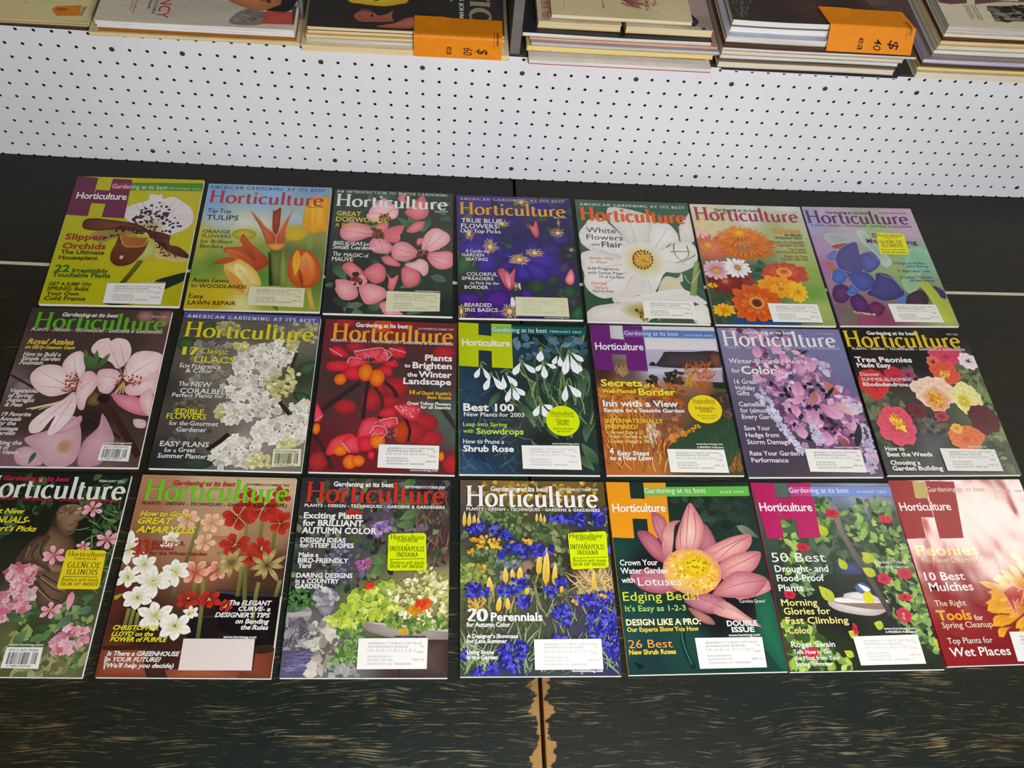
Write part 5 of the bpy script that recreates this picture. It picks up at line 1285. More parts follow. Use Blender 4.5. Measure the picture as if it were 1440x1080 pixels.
 ('Fl','#e8a878 #f6dcca',565,631,125,117,8,0.7,0.05,50,0.7,0.15),
 ('Fl','#e8a878 #f6dcca',555,639,80,73,7,0.65,0.05,5,0.7,0.15),
 ('Fl','#e08c50 #f0b890',567,676,113,116,9,0.6,0.1,0,0.65,0.1),
 ('S','l','#e8a41c #d07c10 #f0c040',60,20.4,45.8,[518,642,590,601,621,656,583,738,522,744],0,360),
 ('Fl','#e4d430 #f2ecb0',803,665,119,153,10,0.75,0.05,20,0.7,0.14),
 ('Fl','#e4d430 #f2ecb0',803,680,89,110,8,0.7,0.05,50,0.7,0.15),
 ('Fl','#e4d430 #f2ecb0',795,688,57,69,7,0.65,0.05,5,0.7,0.15),
 ('Fl','#c8a818 #e8d840',776,692,53,68,8,0.5,0.12,0,0.65,0.1),
 ('Fl','#480e16 #641c28',877,854,115,132,13,0.75,0.05,20,0.7,0.14),
 ('Fl','#480e16 #641c28',878,868,86,95,11,0.7,0.05,50,0.7,0.15),
 ('Fl','#480e16 #641c28',870,874,55,59,10,0.65,0.05,5,0.7,0.15),
 ('Fl','#4c141c #7c2a34',379,776,77,78,9,0.75,0.05,20,0.7,0.14),
 ('Fl','#4c141c #7c2a34',380,784,58,56,7,0.7,0.05,50,0.7,0.15),
 ('Fl','#4c141c #7c2a34',375,788,37,35,6,0.65,0.05,5,0.7,0.15),
 ('Fl','#c42c48 #e45870',184,893,149,183,9,0.75,0.05,20,0.7,0.14),
 ('Fl','#c42c48 #e45870',186,912,111,131,7,0.7,0.05,50,0.7,0.15),
 ('Fl','#c42c48 #e45870',176,921,71,82,6,0.65,0.05,5,0.7,0.15),
 ('S','l','#e8a81c #d88010 #f4c848',70,22.2,49.4,[144,827,198,801,253,894,234,959,173,932],0,360),
 ('Fl','#a02030 #c84858',555,831,64,48,8,0.6,0.12,0,0.65,0.1),
 ('Fl','#d04818 #ec8448',687,1009,144,116,14,0.75,0.05,20,0.7,0.14),
 ('Fl','#d04818 #ec8448',691,1021,108,83,12,0.7,0.05,50,0.7,0.15),
 ('Fl','#d04818 #ec8448',682,1026,69,52,11,0.65,0.05,5,0.7,0.15),
 ('Fl','#e8a030 #f4c860',638,931,52,47,8,0.6,0.12,0,0.65,0.1),
],
'C1': [
 ('bg',[(585,78,'#141e18'),(404,379,'#181e16'),(852,371,'#161e14'),(537,858,'#705058'),(793,653,'#3c3026'),(964,851,'#444e34'),(978,1167,'#5a5a3c'),(650,1048,'#364228'),(548,1112,'#6a6a44'),(885,1266,'#6c6c44'),(532,377,'#221e18'),(922,222,'#1c2618'),(594,1234,'#5a5a38'),(1059,1104,'#50583c'),(337,593,'#2a2a1c'),(915,71,'#1a241c'),(123,385,'#141a14'),(328,1054,'#4a5a34'),(171,664,'#1c241a')],2.6),
 ('S','l','#4a6a3c #2c4a2c #3a5a34 #22381f',110,33,76.9,[-52,30,968,8,1003,411,824,414,567,215,365,423,138,637],0,360),
 ('S','b','#5a7a48 #7a9a5c #3a5a34',70,66.6,146.6,[768,181,998,146,1041,810,961,890,854,541],0,360),
 ('S','l','#5a7a48 #7c9a60 #3c5a34 #8a9a58',120,36.8,85.8,[229,928,606,844,949,838,1101,1286,344,1298],0,360),
 ('S','q','#8a8a58 #70704a #9a9468 #5c6438',60,16.7,47.7,[705,1122,990,1118,990,1312,618,1317],0,360),
 ('P','#4a3626 #2e2016',[575,419,591,281,660,374,647,475,612,490],'g',1),
 ('P','#8a6a4c #4a3628',[596,376,714,438,765,515,736,627,631,656,535,627,434,625,460,535,504,463,566,434],'g',1),
 ('P','#94745a #5a4232',[606,339,596,266,623,229,700,224,760,255,779,307,738,351,741,380,737,416,708,439,658,418],'g',1),
 ('P','#a88c6c #6c543c',[602,288,625,236,700,222,780,258,786,299,755,317,696,286,641,302,625,339],'g',1),
 ('S','l','#b89c7c #8a6e52 #6c543c',26,19.3,38.7,[605,288,625,236,780,258,772,307,678,294],0,360),
 ('P','#5c4634',[686,367,714,359,714,370],'f',1),
 ('Ln','#4a3424',6.8,[692,410,715,414,732,405],1),
 ('P','#7c5e48 #6a4e3c',[713,330,749,361,734,373],'g',1),
 ('P','#7a6048 #4a3828',[536,630,698,627,800,734,808,840,728,933,648,908,598,791],'g',1),
 ('P','#9a7c60 #6c5440',[511,631,634,622,755,654,751,688,636,676,538,685],'g',1),
 ('P','#6e5844 #443426',[504,463,601,447,580,560,663,682,549,630,457,618],'g',1),
 ('Ln','#3c2c20',9,[595,711,703,789,771,814],0.5),
 ('Ln','#3c2c20',9,[594,751,692,842,760,867],0.5),
 ('Ln','#3c2c20',9.1,[616,697,733,762,798,774],0.5),
 ('Ln','#3c2c20',9.4,[571,476,568,561,636,628],0.5),
 ('Ln','#3c2c20',9.3,[540,505,521,575,557,616],0.5),
 ('Ln','#a08468',7.7,[609,717,713,782,779,798],0.5),
 ('Ln','#a08468',7.7,[611,791,711,868],0.5),
 ('Ln','#a08468',8,[494,520,487,590],0.5),
 ('S','s','#dc8ea0 #e8acb8 #c8707e #f0c4cc',80,16.8,31,[402,687,449,632,556,657,583,711,534,805,449,807],0,360),
 ('S','s','#dc8ea0 #e8acb8 #c8707e #f0c4cc',90,16.3,30.1,[338,848,498,806,605,817,608,896,521,974,384,1002],0,360),
 ('S','s','#dc8ea0 #e8acb8 #c8707e #f0c4cc',70,15.8,29.2,[777,1121,856,1007,958,1031,988,1105,897,1175,810,1182],0,360),
 ('S','s','#e8ccd0 #d8a8b0',30,15.2,25.4,[534,805,598,791,610,857,561,857],0,360),
 ('Fl','#d87c94 #f0bcc8',950,462,76,68,6,0.5,0.05,20,0.65,0.1),
 ('S','l','#c86a40 #e0c060',4,10.8,18.8,[934,448,960,447,966,476,941,476],0,360),
 ('Fl','#d87c94 #f0bcc8',812,254,68,61,6,0.5,0.05,20,0.65,0.1),
 ('S','l','#c86a40 #e0c060',4,11.1,19.4,[796,240,822,239,828,269,802,269],0,360),
 ('Fl','#d87c94 #f0bcc8',653,573,75,66,6,0.5,0.05,20,0.65,0.1),
 ('S','l','#c86a40 #e0c060',4,10.6,18.5,[637,559,662,559,669,586,644,587],0,360),
 ('Fl','#d87c94 #f0bcc8',726,926,67,57,6,0.5,0.05,20,0.65,0.1),
 ('S','l','#c86a40 #e0c060',4,10,17.5,[710,913,735,913,741,939,717,939],0,360),
 ('Fl','#d87c94 #f0bcc8',816,514,51,45,6,0.5,0.05,20,0.65,0.1),
 ('S','l','#c86a40 #e0c060',4,10.7,18.7,[800,500,825,500,832,528,806,528],0,360),
 ('K','#e8b4c0 #d88498',824,931,823,803,45,0.6,0),
 ('K','#6a8a58 #4a6a44',626,1049,567,1137,54,0.6,0),
 ('K','#6a8a68 #48684c',781,1046,855,956,61,0.6,0),
 ('K','#6a8a68 #48684c',876,943,964,903,55,0.6,0),
 ('K','#5a7a50 #3c5c38',600,999,477,950,49,0.6,0),
],
'C2': [
 ('bg',[(78,84,'#b47e60'),(427,58,'#c8a888'),(826,62,'#d2c2a4'),(69,231,'#a47050'),(351,368,'#b4906e'),(490,436,'#be9670'),(59,487,'#8e5e40'),(606,362,'#c89e80'),(874,427,'#a67e5e'),(12,834,'#60261f'),(520,615,'#9c603f'),(849,717,'#4e3226'),(874,901,'#100c0e'),(640,967,'#1e1414'),(169,1009,'#221812'),(78,1133,'#5e3020'),(214,1228,'#32180f'),(902,1103,'#160e0a'),(627,1250,'#482216'),(975,1200,'#643824'),(714,570,'#8a5a40'),(964,634,'#4a3024')],3),
 ('P','#d8c4a0 #c8a880',[551,9,1000,3,1005,102,563,85],'g',0),
 ('P','#b88a68 #a87650',[412,423,616,426,633,613,443,602],'g',0),
 ('P','#181216 #100c0e',[597,780,999,811,1025,1139,905,1127,638,1030],'g',0),
 ('Ln','#4a4448 #2a2428',20.3,[599,790,775,808,999,813],1),
 ('P','#1a1416',[456,950,649,948,648,1092,481,1093],'f',0),
 ('Ln','#3a3034',12.3,[492,953,625,952],1),
 ('P','#a4583c #7a3824',[-6,1148,301,1137,298,1170,292,1322,4,1322],'g',0),
 ('P','#3a2418',[4,1139,288,1134,281,1156,27,1163],'f',1),
 ('P','#8c4830 #6a301f',[893,1130,996,1127,997,1320,685,1321,701,1273,892,1273],'g',0),
 ('P','#33221a',[899,1127,995,1124,988,1164,900,1174],'f',1),
 ('P','#a4583c #84422a',[384,1275,512,1262,677,1274,820,1285,805,1321,409,1322],'g',0),
 ('P','#4a2c1e #32201a',[258,1156,358,1131,382,1316,290,1316],'g',1),
 ('P','#d8c0a8',[31,1205,42,1202,43,1276,35,1258],'f',1),
 ('P','#d8c0a8',[994,821,1003,821,1003,1139,993,1139],'f',0),
 ('Ln','#8a8a48 #5a5c2c',24.9,[814,271,823,527],1),
 ('Ln','#8a8a48 #5a5c2c',24.6,[718,331,752,611,788,902],1),
 ('Ln','#8a8a48 #5a5c2c',24.8,[903,298,907,539],1),
 ('Ln','#8a8a48 #5a5c2c',24.4,[420,324,401,507,380,631],1),
 ('Ln','#8a8a48 #5a5c2c',23.2,[851,730,845,823,849,1028],1),
 ('Ln','#8a8a48 #5a5c2c',23.6,[733,611,734,825],1),
 ('Ln','#8a8a48 #5a5c2c',23,[513,722,532,905,542,1087],1),
 ('Ln','#8a8a48 #5a5c2c',23.3,[356,604,349,830],1),
 ('Ln','#8a8a48 #5a5c2c',23.4,[981,715,963,822],1),
 ('Ln','#8a8a48 #5a5c2c',22.1,[106,909,100,1072],1),
 ('Ln','#8a8a48 #5a5c2c',22.1,[136,909,129,1071],1),
 ('Ln','#8a8a48 #5a5c2c',22.1,[165,934,167,1059],1),
 ('Ln','#8a8a48 #5a5c2c',23,[464,723,470,828],1),
 ('Ln','#8a8a48 #5a5c2c',24.1,[889,498,897,608],1),
 ('Fl','#8e1c14 #c83828',660,289,117,95,6,0.62,0.05,15,0.65,0.1),
 ('S','l','#5a0c0c #e0c060',4,11,19.2,[645,278,671,277,674,300,649,301],0,360),
 ('Fl','#8e1c14 #c83828',808,227,118,103,6,0.62,0.05,15,0.65,0.1),
 ('S','l','#5a0c0c #e0c060',4,11.1,19.4,[793,215,819,215,823,238,796,239],0,360),
 ('Fl','#8e1c14 #c83828',932,326,78,94,6,0.62,0.05,15,0.65,0.1),
 ('S','l','#5a0c0c #e0c060',4,11,19.2,[918,315,944,314,947,337,921,338],0,360),
 ('Fl','#8e1c14 #c83828',706,155,79,74,6,0.62,0.05,15,0.65,0.1),
 ('S','l','#5a0c0c #e0c060',4,11.2,19.6,[691,144,717,143,721,167,694,168],0,360),
 ('Fl','#8e1c14 #c83828',915,135,66,75,6,0.62,0.05,15,0.65,0.1),
 ('S','l','#5a0c0c #e0c060',4,11.3,19.8,[900,123,927,122,930,146,903,147],0,360),
 ('Fl','#8e1c14 #c83828',670,488,102,86,6,0.62,0.05,15,0.65,0.1),
 ('S','l','#5a0c0c #e0c060',4,10.7,18.6,[656,477,681,477,685,499,659,499],0,360),
 ('Fl','#8e1c14 #c83828',833,506,79,81,6,0.62,0.05,15,0.65,0.1),
 ('S','l','#5a0c0c #e0c060',4,10.7,18.7,[818,495,844,494,847,516,821,517],0,360),
 ('Fl','#8e1c14 #c83828',778,569,63,55,6,0.62,0.05,15,0.65,0.1),
 ('S','l','#5a0c0c #e0c060',4,10.6,18.5,[763,558,789,558,792,580,767,580],0,360),
 ('Fl','#8e1c14 #c83828',437,848,70,59,6,0.62,0.05,15,0.65,0.1),
 ('S','l','#5a0c0c #e0c060',4,10,17.5,[423,838,447,837,451,858,427,858],0,360),
 ('Fl','#8e1c14 #c83828',565,846,76,62,6,0.62,0.05,15,0.65,0.1),
 ('S','l','#5a0c0c #e0c060',4,10.1,17.6,[551,836,576,836,579,856,555,857],0,360),
 ('Fl','#8e1c14 #c83828',675,884,46,46,6,0.62,0.05,15,0.65,0.1),
 ('S','l','#5a0c0c #e0c060',4,10,17.6,[661,873,686,873,689,894,664,894],0,360),
 ('Fl','#d89870 #f2cca8',347,311,74,74,6,0.6,0.05,0,0.65,0.1),
 ('Fl','#d89870 #f2cca8',499,336,79,74,6,0.6,0.05,0,0.65,0.1),
 ('Fl','#d89870 #f2cca8',477,471,71,64,6,0.6,0.05,0,0.65,0.1),
 ('Fl','#c84c38 #f0bca0',456,676,96,83,6,0.6,0.05,0,0.65,0.1),
 ('Fl','#c84c38 #f0bca0',592,654,72,75,6,0.6,0.05,0,0.65,0.1),
 ('Fl','#6a4a28 #b8a868 #8a5c40',886,622,120,112,9,0.28,0.05,10,0.5,0.25),
 ('Fl','#6a4a28 #b8a868 #8a5c40',669,605,119,112,9,0.28,0.05,10,0.5,0.25),
 ('Fl','#c8c880 #f0ecdf #f6f2e8',25,529,49,123,6,0.6,0.04,20,0.55,0.14),
 ('S','l','#b8b040 #d8d490',5,13,23.4,[4,515,39,515,45,542,10,542],0,360),
 ('Fl','#c8c880 #f0ecdf #f6f2e8',267,461,65,69,6,0.6,0.04,20,0.55,0.14),
 ('S','l','#b8b040 #d8d490',5,13.2,23.8,[247,448,282,447,287,475,252,476],0,360),
 ('Fl','#c8c880 #f0ecdf #f6f2e8',57,709,80,74,6,0.6,0.04,20,0.55,0.14),
 ('S','l','#b8b040 #d8d490',5,12.7,22.8,[37,697,71,696,77,722,43,723],0,360),
 ('Fl','#c8c880 #f0ecdf #f6f2e8',138,628,91,88,6,0.6,0.04,20,0.55,0.14),
 ('S','l','#b8b040 #d8d490',5,12.8,23.1,[118,615,152,614,158,641,124,642],0,360),
 ('Fl','#c8c880 #f0ecdf #f6f2e8',331,672,89,99,6,0.6,0.04,20,0.55,0.14),
 ('S','l','#b8b040 #d8d490',5,12.8,23.1,[312,659,346,658,351,685,317,685],0,360),
 ('Fl','#c8c880 #f0ecdf #f6f2e8',216,740,119,97,6,0.6,0.04,20,0.55,0.14),
 ('S','l','#b8b040 #d8d490',5,12.7,22.8,[196,727,230,727,235,753,201,753],0,360),
 ('Fl','#c8c880 #f0ecdf #f6f2e8',139,839,106,82,6,0.6,0.04,20,0.55,0.14),
 ('S','l','#b8b040 #d8d490',5,12.4,22.4,[119,826,153,826,158,851,125,852],0,360),
 ('Fl','#c8c880 #f0ecdf #f6f2e8',270,952,117,86,6,0.6,0.04,20,0.55,0.14),
 ('S','l','#b8b040 #d8d490',5,12.3,22.1,[251,939,284,939,289,964,256,965],0,360),
 ('Fl','#c8c880 #f0ecdf #f6f2e8',395,1013,112,90,6,0.6,0.04,20,0.55,0.14),
 ('S','l','#b8b040 #d8d490',5,12.2,22,[376,1001,410,1001,414,1026,381,1026],0,360),
 ('Fl','#c8c880 #f0ecdf #f6f2e8',476,931,48,43,6,0.6,0.04,20,0.55,0.14),
 ('S','l','#b8b040 #d8d490',5,12.4,22.3,[457,918,491,918,495,943,462,944],0,360),
 ('P','#a8b030 #6a7a20',[0,834,55,814,18,860],'g',1),
],
'C3': [
 ('bg',[(127,88,'#302c32'),(599,65,'#403a36'),(939,74,'#322a2e'),(155,379,'#323830'),(340,232,'#323234'),(546,345,'#5c4e62'),(744,341,'#463e36'),(945,438,'#423430'),(236,558,'#424e40'),(393,597,'#4c4854'),(75,851,'#345232'),(9,813,'#181e14'),(78,989,'#80767e'),(104,1111,'#56525c'),(107,1254,'#62607a'),(260,1098,'#80766e'),(217,1277,'#706e7e'),(511,846,'#7e8e38'),(762,830,'#9c8c60'),(645,1008,'#526234'),(769,1044,'#8e7e74'),(895,1153,'#463834'),(718,1285,'#423230'),(357,1252,'#70706e'),(988,776,'#a89c60')],3),
 ('S','q','#4a5a40 #5a5a52 #34343a #6a607a #504048 #3a4a34 #26262a',260,16.1,42.9,[-14,31,979,13,986,616,577,675,407,782,18,787],0,360),
 ('S','l','#5c7048 #7a8a5c #46543c #2c3a28',120,26.9,67.2,[-14,31,979,13,986,589,576,648,407,782,12,735],0,360),
 ('S','b','#7a4c50 #5a3a40 #8a6a50',60,81.8,163.7,[740,226,980,103,986,616,755,646],230,300),
 ('K','#6a8a50 #46603a',663,300,794,225,69,0.6,0),
 ('K','#6a8a50 #46603a',639,343,770,327,63,0.6,0),
 ('K','#6a8a50 #46603a',667,79,760,1,71,0.6,0),
 ('K','#6a8a50 #46603a',497,609,597,553,79,0.6,0),
 ('K','#6a8a50 #46603a',501,676,587,621,78,0.6,0),
 ('K','#6a8a50 #46603a',573,594,468,569,66,0.6,0),
 ('K','#6a8a50 #46603a',660,227,737,137,70,0.6,0),
 ('S','d','#9a7ab4 #b894c4 #a88ab8 #7a6094',60,8.2,16.4,[480,346,583,287,614,386,511,416],0,360),
 ('S','d','#a05c8c #b870a0',40,6.6,14.5,[393,597,494,568,499,649,410,650],0,360),
 ('S','d','#8a7aa4 #6c6090',70,6.6,13.2,[155,379,383,460,382,783,226,732],0,360),
 ('S','s','#c42c24',10,13.9,25,[314,240,394,239,396,268,316,269],0,360),
 ('P','#141a12',[13,793,125,786,139,869,29,877],'f',0),
 ('S','l','#46703c #5c8448',60,20.2,42.9,[-18,748,153,759,170,926,4,927],0,360),
 ('S','d','#b8b4bc #9c98a2 #cac6ce #807c88',80,13.9,22.8,[161,837,175,791,230,771,289,797,302,848,266,893,191,894],0,360),
 ('P','#9a969e #6e6a74',[188,888,284,887,265,940,218,943],'g',1),
 ('S','q','#8e8a8e #6c6a70 #a8a09a #5a5860',60,24.4,48.8,[-1,940,145,926,175,1159,7,1160],0,360),
 ('S','b','#4a4650',24,48.6,97.3,[5,990,152,988,156,1147,11,1148],0,360),
 ('P','#b0a8a4',[-2,930,151,920,147,949,4,959],'f',0),
 ('P','#66628a #54506c',[1,1160,174,1153,244,1311,2,1319],'g',0),
 ('S','b','#8a88aa #4c4a62',40,47.3,106.5,[1,1160,175,1159,232,1311,8,1313],-8,8),
 ('S','q','#b0a89e #8c867e #c4bcb0 #6c665f',70,24.1,48.2,[156,976,309,962,319,1085,303,1311,179,1312],0,360),
 ('S','q','#8a8c88 #a0a09a #60625e',40,21.2,40.1,[296,1229,439,1228,458,1316,303,1317],0,360),
 ('P','#aaa098 #8a7e76',[477,983,644,994,1001,1030,1001,1091,697,1088,499,1037],'g',1),
 ('P','#c0b6ac',[481,983,644,994,1001,1027,1001,1045,645,1015],'f',0),
 ('P','#5c4844 #3c2e2c',[686,1094,1001,1091,1000,1312,707,1314],'g',0),
 ('S','l','#74964e #4e7038 #8aa860',100,24.2,53.3,[314,1024,484,998,491,1108,439,1228,271,1223,336,1134],0,360),
 ('S','l','#bcc84a #9ab43c #ccd468 #7c9c34 #a8bc40',170,35.2,75.5,[237,988,316,899,418,769,529,728,682,727,690,908,593,959,494,960,400,1023],0,360),
 ('S','l','#e4dca8 #d0c888 #f0e8c8 #b0b860 #8a9a50',200,25.5,53.6,[570,780,732,700,857,604,987,723,1001,1017,793,1007,664,895],0,360),
 ('S','l','#6a8a3c #54742c #86a04c',70,22.4,49.7,[641,933,990,955,991,1030,721,1057,593,972],0,360),
 ('S','s','#dc4420 #e85c28 #c83018',26,15.2,27.9,[788,868,837,836,888,854,864,906,802,900],0,360),
 ('S','s','#dc4420',8,12.9,23.1,[477,742,520,742,522,768,479,768],0,360),
 ('S','s','#e0a824 #d89018',14,12.6,22.6,[751,894,814,894,815,932,753,932],0,360),
 ('S','s','#d8b024',6,12.3,22.2,[689,1033,757,1032,757,1051,690,1051],0,360),
],
'C4': [
 ('bg',[(324,60,'#8e7030'),(739,41,'#80622c'),(942,114,'#605028'),(49,63,'#605040'),(318,281,'#404e30'),(587,308,'#404430'),(860,277,'#323444'),(115,326,'#34305c'),(378,493,'#38404c'),(114,563,'#404e30'),(48,658,'#6e7e40'),(507,561,'#5e4e3e'),(703,587,'#34322a'),(764,655,'#6e4e3e'),(875,734,'#9a7e40'),(303,854,'#5e5234'),(424,1006,'#4e543e'),(682,917,'#42444e'),(878,852,'#2a2a74'),(919,1104,'#26246c'),(355,1202,'#2a2a74'),(73,1226,'#424e36'),(480,1166,'#424e36')],2.6),
 ('S','d','#d8a830 #c89020 #b07c1c #e4bc48',90,8.6,18.7,[117,17,881,1,980,144,677,161,391,119,76,92],0,360),
 ('S','l','#8a7040 #a08850 #5a5034',60,28.6,63,[35,33,991,23,974,218,35,211],0,360),
 ('S','d','#5c7040 #7a8c54 #46582f #8a9a64',130,8.3,16.7,[143,239,387,223,503,366,421,409,235,368],0,360),
 ('S','l','#5a7048 #46583c #74885c',80,24.7,54.8,[493,280,744,378,708,519,470,520],0,360),
 ('S','d','#74885a #4c6040',80,8,16.1,[22,509,312,480,413,616,178,631],0,360),
 ('S','d','#94a450 #a8b460 #7c8c40',110,9.2,18.3,[-4,618,153,604,177,737,48,790,-3,751],0,360),
 ('S','l','#7a8494 #6a7484 #8c94a4',40,21.1,44.9,[231,576,467,589,435,736,229,711],0,360),
 ('S','l','#6a7a4c #4c5c38 #8a9460 #566848 #9a9468',170,26.9,69.9,[8,240,1041,232,995,839,10,842],0,360),
 ('P','#9a846e #766250',[388,603,441,578,482,602,477,656,399,663],'g',1),
 ('P','#84604e #5e4438',[743,661,876,654,853,729,745,737],'g',0),
 ('P','#8c6a58',[813,708,878,708,869,734,810,734],'f',1),
 ('S','d','#3c4034 #2c3028 #5a6048',70,10.5,19.7,[439,629,741,614,742,787,534,814,435,736],0,360),
 ('S','b','#d0b070 #e0c890 #b8985a',120,52.4,130.9,[802,681,1006,667,997,799,738,840,756,774],150,330),
 ('S','b','#74845a #94a474 #4c6044 #a8a878 #5c5440',230,74.4,185.9,[10,842,1021,838,986,1308,12,1308],225,315),
 ('S','l','#d8b060 #c89440',40,20.4,38.2,[48,816,163,842,149,919,48,906],0,360),
 ('S','b','#8ca47c #b0c098 #6c8460',90,60.5,133.1,[332,1141,985,1201,986,1314,315,1314],200,340),
 ('S','b','#8ca47c #aabc98',60,60.3,120.5,[11,1142,171,1142,169,1308,12,1308],200,340),
 ('K','#d8a83c #e8c050 #f4e098',24,348,27,233,26,0.35,0),
 ('K','#d8a83c #e8c050 #f4e098',56,348,62,240,26,0.35,0),
 ('K','#d8a83c #e8c050 #f4e098',91,340,94,254,24,0.35,0),
 ('K','#d8a83c #e8c050 #f4e098',122,340,118,268,18,0.35,0),
 ('K','#d8a83c #e8c050 #f4e098',515,309,517,243,20,0.35,0),
 ('K','#d8a83c #e8c050 #f4e098',542,311,544,243,20,0.35,0),
 ('K','#d8a83c #e8c050 #f4e098',569,315,570,253,20,0.35,0),
 ('K','#d8a83c #e8c050 #f4e098',293,739,293,622,38,0.35,0),
 ('K','#d8a83c #e8c050 #f4e098',339,710,338,635,32,0.35,0),
 ('K','#d8a83c #e8c050 #f4e098',386,717,390,622,43,0.35,0),
 ('K','#d8a83c #e8c050 #f4e098',189,796,188,690,41,0.35,0),
 ('K','#d8a83c #e8c050 #f4e098',238,925,255,818,36,0.35,0),
 ('K','#d8a83c #e8c050 #f4e098',304,912,303,828,33,0.35,0),
 ('K','#d8a83c #e8c050 #f4e098',425,815,434,749,28,0.35,0),
 ('K','#d8a83c #e8c050 #f4e098',508,683,530,510,38,0.35,0),
 ('K','#d8a83c #e8c050 #f4e098',554,755,573,489,49,0.35,0),
 ('K','#d8a83c #e8c050 #f4e098',610,755,625,592,36,0.35,0),
 ('K','#d8a83c #e8c050 #f4e098',653,803,659,709,24,0.35,0),
 ('K','#d8a83c #e8c050 #f4e098',865,787,877,638,30,0.35,0),
 ('Ln','#8a9a4c',11.9,[509,669,486,736],1),
 ('Ln','#8a9a4c',11.7,[554,749,546,840],1),
 ('Ln','#8a9a4c',11.7,[293,737,284,841],1),
 ('Ln','#8a9a4c',11.6,[189,790,181,906],1),
 ('Ln','#8a9a4c',11.7,[866,774,853,852],1),
 ('S','l','#3234a8 #2a2c90 #4a4cc8 #2c2478 #5a5cd4',60,20.7,38.8,[16,751,100,731,183,764,176,822,36,829],0,360),
 ('S','l','#3234a8 #2a2c90 #4a4cc8 #2c2478 #5a5cd4',50,20.7,38.8,[234,757,318,743,392,769,367,828,252,826],0,360),
 ('S','l','#3234a8 #2a2c90 #4a4cc8 #2c2478 #5a5cd4',36,20.5,38.4,[360,841,432,815,466,860,428,905,377,899],0,360),
 ('S','l','#3234a8 #2a2c90 #4a4cc8 #2c2478 #5a5cd4',26,20.9,39.2,[332,710,410,703,460,756,369,763],0,360),
 ('S','l','#3234a8 #2a2c90 #4a4cc8 #2c2478 #5a5cd4',26,20.8,38.9,[530,769,615,755,618,814,560,821],0,360),
 ('S','l','#3234a8 #2a2c90 #4a4cc8 #2c2478 #5a5cd4',60,20.3,38,[587,904,672,866,707,917,694,1018,625,1005,584,955],0,360),
 ('S','l','#3234a8 #2a2c90 #4a4cc8 #2c2478 #5a5cd4',90,20.6,38.7,[739,827,897,787,1006,799,997,890,862,897,748,878],0,360),
 ('S','l','#3234a8 #2a2c90 #4a4cc8 #2c2478 #5a5cd4',170,20,37.6,[801,942,914,890,1011,941,997,1261,901,1165,810,1067],0,360),
 ('S','l','#3234a8 #2a2c90 #4a4cc8 #2c2478 #5a5cd4',110,19.4,36.5,[246,1142,358,1099,425,1129,410,1214,327,1297,249,1273],0,360),
 ('S','l','#3234a8 #2a2c90 #4a4cc8 #2c2478 #5a5cd4',50,19.1,35.8,[109,1273,219,1238,242,1320,60,1320],0,360),
 ('S','l','#3234a8 #2a2c90 #4a4cc8 #2c2478 #5a5cd4',30,22,41.3,[42,341,156,329,128,397,48,383],0,360),
 ('S','l','#3234a8 #2a2c90 #4a4cc8 #2c2478 #5a5cd4',40,22,41.3,[182,340,277,310,353,437,221,424],0,360),
 ('S','l','#3234a8 #2a2c90 #4a4cc8 #2c2478 #5a5cd4',80,21.6,40.6,[273,480,446,458,631,470,621,533,415,562,298,521],0,360),
 ('S','l','#3234a8 #2a2c90 #4a4cc8 #2c2478 #5a5cd4',40,22.4,42,[725,256,863,233,842,335,734,321],0,360),
 ('S','l','#3234a8 #2a2c90 #4a4cc8 #2c2478 #5a5cd4',40,22.5,42.2,[885,211,995,210,990,341,909,334],0,360),
 ('S','l','#3234a8 #2a2c90 #4a4cc8 #2c2478 #5a5cd4',24,21,39.3,[617,709,695,708,692,761,628,755],0,360),
 ('S','l','#3234a8 #2a2c90 #4a4cc8 #2c2478 #5a5cd4',20,19.8,37.2,[571,1080,672,1067,670,1098,582,1098],0,360),
 ('S','l','#3234a8 #2a2c90 #4a4cc8 #2c2478 #5a5cd4',30,22.4,42,[575,272,725,263,721,321,614,308],0,360),
 ('S','l','#3234a8 #2a2c90 #4a4cc8 #2c2478 #5a5cd4',14,21.5,40.2,[232,542,298,521,284,576],0,360),
 ('S','l','#3234a8 #2a2c90 #4a4cc8 #2c2478 #5a5cd4',14,19.4,36.3,[-1,1190,36,1166,24,1238],0,360),
 ('S','l','#3234a8 #2a2c90 #4a4cc8 #2c2478 #5a5cd4',12,21.7,40.8,[976,489,1004,475,1008,572],0,360),
 ('S','s','#e0a428 #d08c1c #ecc050',40,9.5,17.6,[62,439,155,411,260,438,266,508,127,502],0,360),
 ('S','s','#e0a428 #d08c1c #ecc050',12,9.5,17.7,[407,437,486,444,458,472],0,360),
 ('S','s','#e0a428 #d08c1c #ecc050',6,9,16.7,[712,853,763,852,748,878],0,360),
 ('S','s','#e0a428 #d08c1c #ecc050',8,9.1,16.9,[882,813,946,813,944,839],0,360),
 ('S','s','#e0a428 #d08c1c #ecc050',8,9.3,17.2,[113,618,178,631,152,658],0,360),
 ('S','s','#e0a428 #d08c1c #ecc050',6,9.4,17.5,[48,509,88,509,88,536,48,536],0,360),
],
'C5': [
 ('bg',[(690,52,'#18281f'),(802,203,'#1d3026'),(974,380,'#19342c'),(19,514,'#1c423c'),(201,626,'#16161c'),(99,917,'#1a423c'),(603,952,'#0f0f12'),(803,916,'#101014'),(943,1061,'#1c6244'),(866,1249,'#143c30'),(386,1114,'#1a443c'),(121,1232,'#183434'),(12,1119,'#1e4846'),(860,262,'#22342c')],2.6),
 ('S','q','#24382e #1c2c24 #30443a',60,28.5,62.6,[443,127,968,128,947,380,735,349],0,360),
 ('P','#1c6848 #18523e',[881,851,987,786,1000,1301,890,1193,870,1009],'g',1),
 ('K','#4a6a50 #7a8a70',993,423,854,333,62,0.6,0),
